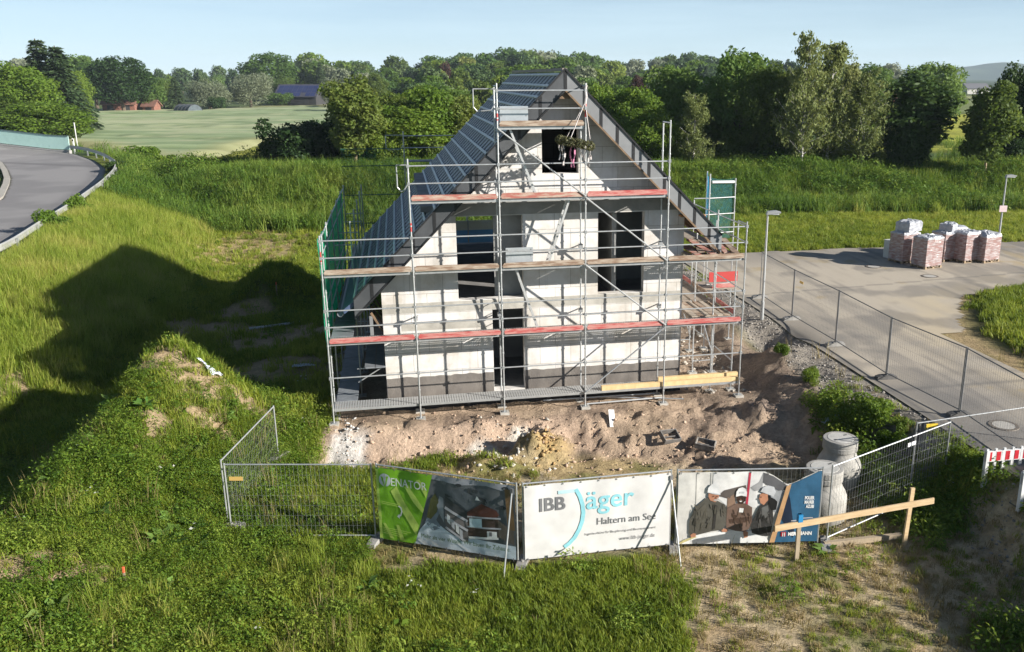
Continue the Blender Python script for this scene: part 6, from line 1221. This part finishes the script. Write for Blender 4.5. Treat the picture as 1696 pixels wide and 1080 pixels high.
def tree(name, kind, var, x, y, h, w, label, leaf=None, group=None, cat='tree', z=None, rz=None):
    leaf = leaf or {'bush': 'bright', 'thicket': 'dark'}.get(kind, kind); key = (kind, var, leaf)
    if key not in MESH:
        C_, tm, bk = proto(kind, var); cmesh = npmesh('crown', C_[0], C_[1], LEAF[leaf], C_[2])
        me = bpy.data.meshes.new('trunk'); me.from_pydata(tm.v, [], tm.f); me.materials.append(bk); MESH[key] = (cmesh, me)
    cmesh, tme = MESH[key]; nh, nw = {'willow': (10, 10), 'birch': (10, 5.6), 'conifer': (10, 5), 'maple': (10.2, 5.0), 'bush': (2.9, 4.0), 'thicket': (4.9, 7.0)}.get(kind, (10.6, 8.6))
    z = hz(x, y)-.05 if z is None else z; r_ = random.Random(int(x*97+y*31)); e = empty(name, (x, y, z), r_.uniform(0, 6.28) if rz is None else rz, label, cat, group); e.scale = (w/nw, w/nw, h/nh)
    for nm, me in (('crown', cmesh), ('trunk', tme)): o = bpy.data.objects.new(nm, me); COL.objects.link(o); o.parent = e
    return e
def T(name, kind, var, px, ptop, y, wpx, label, leaf=None, group=None, cat='tree', zb=None):
    """a tree whose top is seen at (px, ptop) of the photo, standing y metres away, wpx photo pixels wide"""
    x = at(px, ptop, y)[0]; z = (hz(x, y) if zb is None else zb); h = at(px, ptop, y)[2]-z; dep = y*cp-(at(px, ptop, y)[2]-CAM_Z)*sp; return tree(name, kind, var, x, y, h, wpx*dep/F_PX, label, leaf, group, cat, z=z-.05)
G1, G2, G3 = 'trees in the row along the bank', 'trees around the farm on the left', 'shrubs along the bank and road'
T('maple_tree', 'maple', 0, 580, 122, 74, 95, 'slender yellow green maple with bare pale stem left of the house', group=G1)
T('hedge_shrub', 'thicket', 0, 500, 190, 76, 150, 'dark dense thicket at the left end of the bank row', 'dark', G1, 'shrub')
T('hedge_shrub', 'bush', 2, 448, 222, 76, 60, 'low dark shrub at the outermost left of the thicket', 'dark', G1, 'shrub'); T('hedge_shrub', 'thicket', 1, 550, 200, 79, 110, 'dark shrub tucked behind the maple stem', 'dark', G1, 'shrub')
T('alder_tree', 'bright', 0, 655, 148, 82, 125, 'bright broad tree just right of the slender maple', 'maple', G1); T('alder_tree', 'maple', 1, 712, 140, 80, 100, 'bright upright tree two to the right of the maple', 'bright', G1)
T('alder_tree', 'bright', 1, 765, 150, 81, 115, 'yellowish tree directly left of the roof slope', 'maple', G1); T('alder_tree', 'maple', 2, 690, 175, 77, 95, 'small bright tree before the left row', 'bright', G1); T('alder_tree', 'bright', 2, 820, 165, 84, 110, 'tree hidden behind the battened roof slope', 'bright', G1)
T('alder_tree', 'maple', 0, 625, 165, 79, 85, 'narrow green tree close behind the slender maple', 'bright', G1)
T('alder_tree', 'bright', 3, 610, 150, 88, 90, 'green tree behind the slender maple at its right', 'oak', G1); T('alder_tree', 'oak', 2, 685, 138, 92, 120, 'mid green tree at the back of the left row', 'bright', G1); T('alder_tree', 'oak', 3, 745, 132, 94, 120, 'darker green tree at the back of the left row near the roof', 'oak', G1); T('alder_tree', 'bright', 4, 640, 190, 76, 80, 'small fresh green tree low in the left row', 'bright', G1)
T('ash_tree', 'bright', 3, 1045, 135, 80, 130, 'fresh green tree right of the gable peak', 'bright', G1); T('ash_tree', 'bright', 4, 1120, 98, 86, 150, 'large rounded green tree behind the weeping birch', 'oak', G1); T('ash_tree', 'bright', 1, 990, 128, 83, 90, 'bright tree showing just beside the gable peak', 'bright', G1)
T('ash_tree', 'bright', 0, 1078, 170, 76, 110, 'lower leafy tree over the right roof verge', 'bright', G1)
T('birch_tree', 'birch', 0, 1152, 150, 74, 95, 'weeping pale birch above the tall scaffold posts', group=G1)
T('oak_tree', 'oak', 0, 1235, 72, 82, 175, 'tallest dark tree in the middle of the right row', 'oak', G1); T('oak_tree', 'oak', 1, 1275, 100, 78, 110, 'yellow tinged tree in front of the tallest dark one', 'maple', G1); T('oak_tree', 'oak', 2, 1190, 120, 84, 110, 'dark tree between weeping birch and tallest tree', 'oak', G1)
T('birch_tree', 'birch', 1, 1342, 47, 73, 122, 'tall thin birch reaching highest above the skyline', group=G1); T('birch_tree', 'birch', 2, 1385, 60, 75, 130, 'second tall birch, right beside the highest one', group=G1); T('birch_tree', 'birch', 3, 1440, 108, 74, 115, 'shorter birch with white leaning stem, right of the tall pair', group=G1)
T('birch_tree', 'birch', 0, 1310, 110, 78, 90, 'sparse birch left of the tall pair', group=G1); T('birch_tree', 'birch', 2, 1412, 95, 79, 85, 'birch half hidden between the tall pair and the short one', group=G1)
T('spruce_like_tree', 'maple', 3, 1518, 118, 76, 135, 'dark pyramidal tree before the big round oak', 'dark', G1); T('hedge_shrub', 'thicket', 0, 1512, 205, 75, 105, 'dark shrubs at the foot of the pyramidal tree', 'dark', G1, 'shrub')
T('maple_tree', 'maple', 1, 1650, 132, 72, 88, 'slim tree with leaning pale stem near the right edge', 'maple', G1); T('ash_tree', 'oak', 1, 1690, 98, 80, 95, 'dark tree cut by the right picture edge', 'dark', G1); T('ash_tree', 'oak', 2, 1745, 110, 78, 120, 'dark tree just beyond the right picture edge', 'dark', G1)
T('hedge_shrub', 'bush', 1, 1690, 222, 76, 70, 'dark undergrowth shrub at the right edge', 'dark', G1, 'shrub')
# undergrowth below the row
ug = [(px, 232+12*math.sin(px*.7), 78+1.5*math.sin(px)) for px in list(range(600, 860, 36))+list(range(985, 1470, 32))]
for i, (px, pt, y) in enumerate(ug): T('undergrowth_shrub', 'bush', i % 4, px, pt, y, 62+10*math.sin(px*1.3), 'green undergrowth shrub below the bank trees', ['bright', 'dark', 'oak', 'maple'][i % 4], 'undergrowth below the bank trees', 'shrub')
# left: trees by the bridge and around the farm
T('ash_tree', 'bright', 3, 25, 102, 142, 140, 'large bright tree behind the turquoise parapet', 'bright', G2); T('ash_tree', 'bright', 4, 70, 165, 131, 150, 'low bright tree hanging over the parapet end', 'bright', G2); T('ash_tree', 'bright', 0, -20, 95, 142, 130, 'bright tree cut by the left picture edge', 'bright', G2); T('ash_tree', 'bright', 1, 15, 160, 138, 120, 'yellow green tree at the left edge above the parapet', 'maple', G2)
T('spruce_tree', 'conifer', 0, 58, 60, 165, 125, 'tall ragged spruce at the far left', 'conifer', G2); T('spruce_tree', 'conifer', 1, 90, 72, 163, 120, 'second tall spruce right beside the ragged one', 'conifer', G2); T('linden_tree', 'bright', 2, 118, 112, 215, 60, 'light green tree right of the spruces', 'bright', G2)
T('oak_tree', 'oak', 3, 192, 86, 262, 108, 'big dark round oak over the brick farmhouse', 'dark', G2); T('oak_tree', 'oak', 0, 235, 112, 270, 70, 'dark tree on the right flank of the big round oak', 'oak', G2); T('oak_tree', 'oak', 1, 150, 100, 300, 90, 'green tree behind the big round oak on its left', 'oak', G2); T('oak_tree', 'oak', 2, 128, 86, 330, 100, 'hazy dark tree behind spruce and oak', 'oak', G2)
T('spruce_tree', 'conifer', 1, 287, 126, 275, 44, 'small spruce beside the farmhouse', 'conifer', G2); T('willow_tree', 'willow', 1, 265, 124, 300, 46, 'pale olive tree left of the small spruce', 'maple', G2)
T('willow_tree', 'willow', 0, 342, 123, 300, 82, 'grey green willow behind the polytunnel', group=G2); T('willow_tree', 'willow', 1, 410, 115, 310, 84, 'grey green willow nearer the solar roof barn', group=G2); T('hedge_shrub', 'bush', 2, 358, 158, 290, 34, 'round dark shrub below the willows', 'dark', G2, 'shrub')
T('oak_tree', 'oak', 0, 448, 84, 385, 105, 'large round oak rising behind the solar roof barn', 'oak', G2); T('willow_tree', 'willow', 0, 468, 118, 350, 46, 'olive tree before the large round oak', 'maple', G2); T('hedge_shrub', 'bush', 0, 462, 150, 335, 46, 'low shrub in front of the solar barn', 'oak', G2, 'shrub'); T('willow_tree', 'willow', 1, 546, 126, 330, 40, 'pale tree right of the solar barn', group=G2)
for i, (px, pt, y, w) in enumerate(((262, 112, 480, 26), (298, 110, 520, 40), (330, 112, 500, 30), (360, 106, 560, 30), (385, 112, 500, 28))): T('far_tree', 'far', i % 2, px, pt, y, w, 'small hazy tree on the skyline between oak and willows', group='hazy skyline trees', zb=0)
T('oak_tree', 'oak', 3, 1548, 94, 150, 118, 'big round oak in the field behind the dark pyramidal tree', 'oak', G1); T('oak_tree', 'oak', 1, 1448, 102, 170, 90, 'dark oak behind the short birch', 'oak', G1)
T('beech_tree', 'copper', 0, 1058, 118, 165, 40, 'copper red tree between the green crowns right of the gable', 'copper', G1); T('beech_tree', 'copper', 1, 735, 100, 300, 34, 'dark copper tree in the wood left of the gable', 'copper', G1); T('oak_tree', 'oak', 0, 622, 118, 260, 44, 'olive tree behind the slender maple', 'maple', G1)
# shrubs at the road bend
for (px, pt, y, w, lab, lf) in ((228, 236, 92, 62, 'bright shrub at the road bend beside the guard rail', 'bright'), (272, 250, 84, 50, 'round green shrub right of the road bend', 'bright'), (200, 262, 77, 46, 'dark shrub hanging over the guard rail at the bend', 'dark'), (330, 262, 90, 70, 'low yellowish shrub at the field corner', 'maple'), (302, 268, 85, 46, 'small shrub between the two bend shrubs and the field corner', 'oak')):
    T('road_shrub', 'bush', int(px) % 4, px, pt, y, w, lab, lf, G3, 'shrub')
for (px, py, hh, w, lab) in ((85, 372, 1.5, 1.9, 'leafy sapling growing through the guard rail at the left'), (135, 343, 1.3, 1.6, 'small sapling at the middle of the guard rail')):
    q = gpt(px, py+14); tree('road_shrub', 'bush', int(px) % 4, q[0], q[1], hh, w, lab, 'bright', G3, 'shrub')
# lush shrub clumps beside the gravel strip
for i, (px, py, hh, w, lab) in enumerate(((1436, 700, .95, 1.35, 'bright green clump of broom beside the gravel strip'), (1478, 742, .7, 1.0, 'lower green clump at the gravel edge above the manholes'), (1342, 630, .5, .7, 'small green plant on the gravel berm'), (1296, 588, .45, .6, 'small green plant beside the soil pit'), (1490, 715, .45, .7, 'small clump at the middle of the gravel edge'))):
    q = gpt(px, py); tree('broom_shrub', 'bush', i % 4, q[0], q[1], hh, w, lab, 'bright', 'green clumps along the gravel', 'shrub')
# the far wood closing the horizon: one mass
FARLIB = bpy.data.collections.new('far_wood_trees'); fk = [('far', 0, 'far'), ('far', 1, 'oak'), ('far', 2, 'bright'), ('conifer', 0, 'conifer'), ('far', 3, 'far'), ('far', 0, 'maple'), ('far', 1, 'willow'), ('far', 2, 'oak')]
for i, (k, v, lf) in enumerate(fk):
    C_, tm, bk = proto(k, v); o = bpy.data.objects.new('wood_%d' % i, npmesh('wood_%d' % i, C_[0], C_[1], LEAF[lf], C_[2])); FARLIB.objects.link(o)
rr = np.random.RandomState(77); pts = []; sc = []
prof_ = [(-200, 95), (60, 98), (130, 105), (250, 122), (390, 118), (480, 96), (520, 86), (560, 92), (610, 100), (690, 88), (750, 84), (800, 80), (870, 74), (930, 78), (985, 84), (1030, 94), (1075, 98), (1110, 88), (1150, 82), (1200, 92), (1280, 95), (1420, 108), (1460, 106), (1500, 115), (1560, 122), (1700, 126), (1900, 120)]
for row, (y0, y1, n, off) in enumerate(((180, 240, 60, 42), (260, 330, 80, 26), (360, 440, 90, 12), (470, 560, 110, 0))):
    for i in range(n):
        y = rr.uniform(y0, y1); px = rr.uniform(470, 1330) if row == 0 else rr.uniform(480, 1480) if row < 3 else rr.uniform(-150, 1560); pt = np.interp(px, *zip(*prof_))+off+rr.normal()*5+3; x = at(px, pt, y)[0]
        if row < 2 and (poly_sd(np.array([x]), np.array([y]), wp)[0] > -6 or px < 600 and y < 330): continue
        h = max(5, at(px, pt, y)[2]-hz(x, y)); pts.append((x, y, hz(x, y)-.4)); sc.append(h/10.6)
gnscatter('far_wood', np.array(pts), np.array(sc), FARLIB, 'dark wood closing the horizon behind the fields', tilt=.02, seed=31, zs=np.ones(len(pts)))

# ------------------------------------------------------------------ farm buildings in the distance
BRICKF = mat('farm_brick', (.22, .10, .07), .9, (.16, .07, .05), 1.5); TILE = mat('red_tile', (.20, .10, .075), .85, (.15, .075, .055), 1.2); DARKWOOD = mat('dark_boards', (.035, .034, .035), .8); SOLAR = mat('solar_panel', (.022, .03, .085), .18, (.03, .04, .11), .4)
def farm(px, py, y, w, dp, eave, ridge, rz, label, wallm=BRICKF, roofm=TILE, chim=0, solar=False, doors=1):
    x = at(px, py, y)[0]; z = hz(x, y); e = empty('farm_building', (x, y, z), rz, label, 'building', 'farm buildings in the distance')
    MB().prism([(-dp/2, 0), (dp/2, 0), (dp/2, eave), (0, ridge), (-dp/2, eave)], -w/2, w/2).build('wall', wallm, e).rotation_euler = (0, 0, math.pi/2)
    rf = MB(); t = .25; o_ = .5; k = (ridge-eave)/(dp/2)
    for sg in (-1, 1):
        a = (0, ridge+.02); b = (sg*(dp/2+o_), eave-k*o_+.02); rf.prism([a, b, (b[0], b[1]+t), (0, ridge+t+.02)] if sg > 0 else [b, a, (0, ridge+t+.02), (b[0], b[1]+t)], -w/2-o_, w/2+o_)
    r_ = rf.build('roof', roofm, e); r_.rotation_euler = (0, 0, math.pi/2)
    for i in range(chim): MB().box((-w*.25+i*w*.35-.35, -.35, ridge-.2), (-w*.25+i*w*.35+.35, .35, ridge+1.0)).build('chimney', BRICKF, e)
    if solar:
        n = int(w/1.9)
        for i in range(n):
            for j in range(3):
                u0 = .12+j*.29; u1 = u0+.27; xx = -w/2+.3+i*(w-.6)/n; y_ = lambda u: -(dp/2+o_)*u; z_ = lambda u: ridge+t+.06-(ridge-eave+k*o_)*u
                if j < 2 or i % 5: MB().add([(xx, y_(u0), z_(u0)), (xx+(w-.6)/n-.12, y_(u0), z_(u0)), (xx+(w-.6)/n-.12, y_(u1), z_(u1)), (xx, y_(u1), z_(u1))], [(3, 2, 1, 0)]).build('solar_panel', SOLAR, e)
    for i in range(doors):
        xx = -w/2+w*(i+.5)/max(1, doors); d_ = MB().box((xx-.9, -dp/2-.05, 0), (xx+.9, -dp/2-.006, min(2.2, eave-.2))).build('door', DARKWOOD, e)
    return e
farm(500, 170, 345, 16, 11, 3.2, 7.2, -.12, 'long barn with solar panels on its dark roof', DARKWOOD, mat('barn_roof', (.05, .05, .065), .6), 0, True, 2)
farm(205, 184, 268, 9, 7, 2.6, 5.0, .1, 'red brick farmhouse half hidden below the big round oak', BRICKF, TILE, 1, False, 2)
farm(130, 184, 246, 4.5, 4, 2.2, 3.2, .2, 'small red shed left of the farmhouse', BRICKF, DARKWOOD, 0, False, 1); farm(112, 184, 243, 5, 4, 1.8, 2.4, .3, 'low grey shed at the left end of the farm', mat('grey_shed', (.30, .31, .32), .8), DARKWOOD, 0, False, 1); farm(252, 184, 268, 3.5, 3.5, 2.0, 3.4, -.1, 'small brick outbuilding right of the round oak', BRICKF, TILE)
farm(1480, 160, 190, 15, 9, 4.0, 6.6, .05, 'farmhouse with reddish roof and chimneys behind the birches', BRICKF, TILE, 2, False, 3)
farm(1612, 163, 520, 13, 9, 3.2, 5.6, .1, 'small pale house far off before the blue hills', mat('pale_wall', (.5, .48, .44), .9), mat('grey_roof', (.12, .12, .13), .8))
q = at(312, 186, 262); e = empty('polytunnel', (q[0], q[1], hz(q[0], q[1])), .1, 'dark arched polytunnel at the far edge of the wheat field', 'polytunnel'); m = MB(); n = 12; arc = [(2.6*math.cos(math.pi*i/n), 2.5*math.sin(math.pi*i/n)) for i in range(n+1)]
m.prism(arc[::-1][::-1], -3, 3); o = m.build('cover', mat('tunnel_film', (.06, .075, .085), .35, (.09, .11, .12), 1.2), e); o.rotation_euler = (0, 0, math.pi/2-.6)
for yy in (-3.03, -1.5, 0, 1.5, 3.03):
    o = MB().path([(a*1.02, yy, b*1.02) for a, b in arc], .07, 5).build('hoop', DARKWOOD, e); o.rotation_euler = (0, 0, math.pi/2-.6)
# house added outside the frame to cast shade on the lower right corner
nx_, ny_ = 26.8, 9.3; NH = empty('shade_casting_house', (nx_, ny_, ZRD), -.05, 'white gabled house added beyond the right edge to cast shade', 'house'); HW = mat('render_white', (.62, .60, .56), .9, (.56, .54, .5), 2)
MB().prism([(-4.5, 0), (4.5, 0), (4.5, 3.0), (0, 6.4), (-4.5, 3.0)], -5.5, 5.5).build('wall', HW, NH); r_ = MB()
for sg in (-1, 1): r_.prism([(0, 6.42), (sg*5.1, 2.55), (sg*5.1, 2.8), (0, 6.67)][::1 if sg > 0 else -1], -5.9, 5.9)
r_.build('roof', mat('dark_tile', (.06, .055, .055), .7, (.08, .07, .07), 3), NH)
for yy in (-3, 0, 3):
    w_ = MB().box((-4.56, yy-.6, 1.0), (-4.505, yy+.6, 2.4)).build('window', mat('window_frame', (.6, .6, .6), .5), NH); MB().box((-4.575, yy-.5, 1.1), (-4.562, yy+.5, 2.3)).build('pane', mat('window_glass', (.03, .035, .04), .08), w_)

# ------------------------------------------------------------------ the morning air
hm = bpy.data.materials.new('haze_air'); hm.use_nodes = True; N = hm.node_tree.nodes; N.remove(N['Principled BSDF']); pv_ = N.new('ShaderNodeVolumePrincipled'); pv_.inputs['Color'].default_value = (.72, .86, 1.0, 1); pv_.inputs['Density'].default_value = .00013; pv_.inputs['Anisotropy'].default_value = 0.0
hm.node_tree.links.new(pv_.outputs[0], N['Material Output'].inputs['Volume'])
hb = MB().box((-4300, -700, -6), (4300, 4400, 95)).build('haze', hm); tag(hb, 'thin bluish morning haze over the fields', kind='stuff')
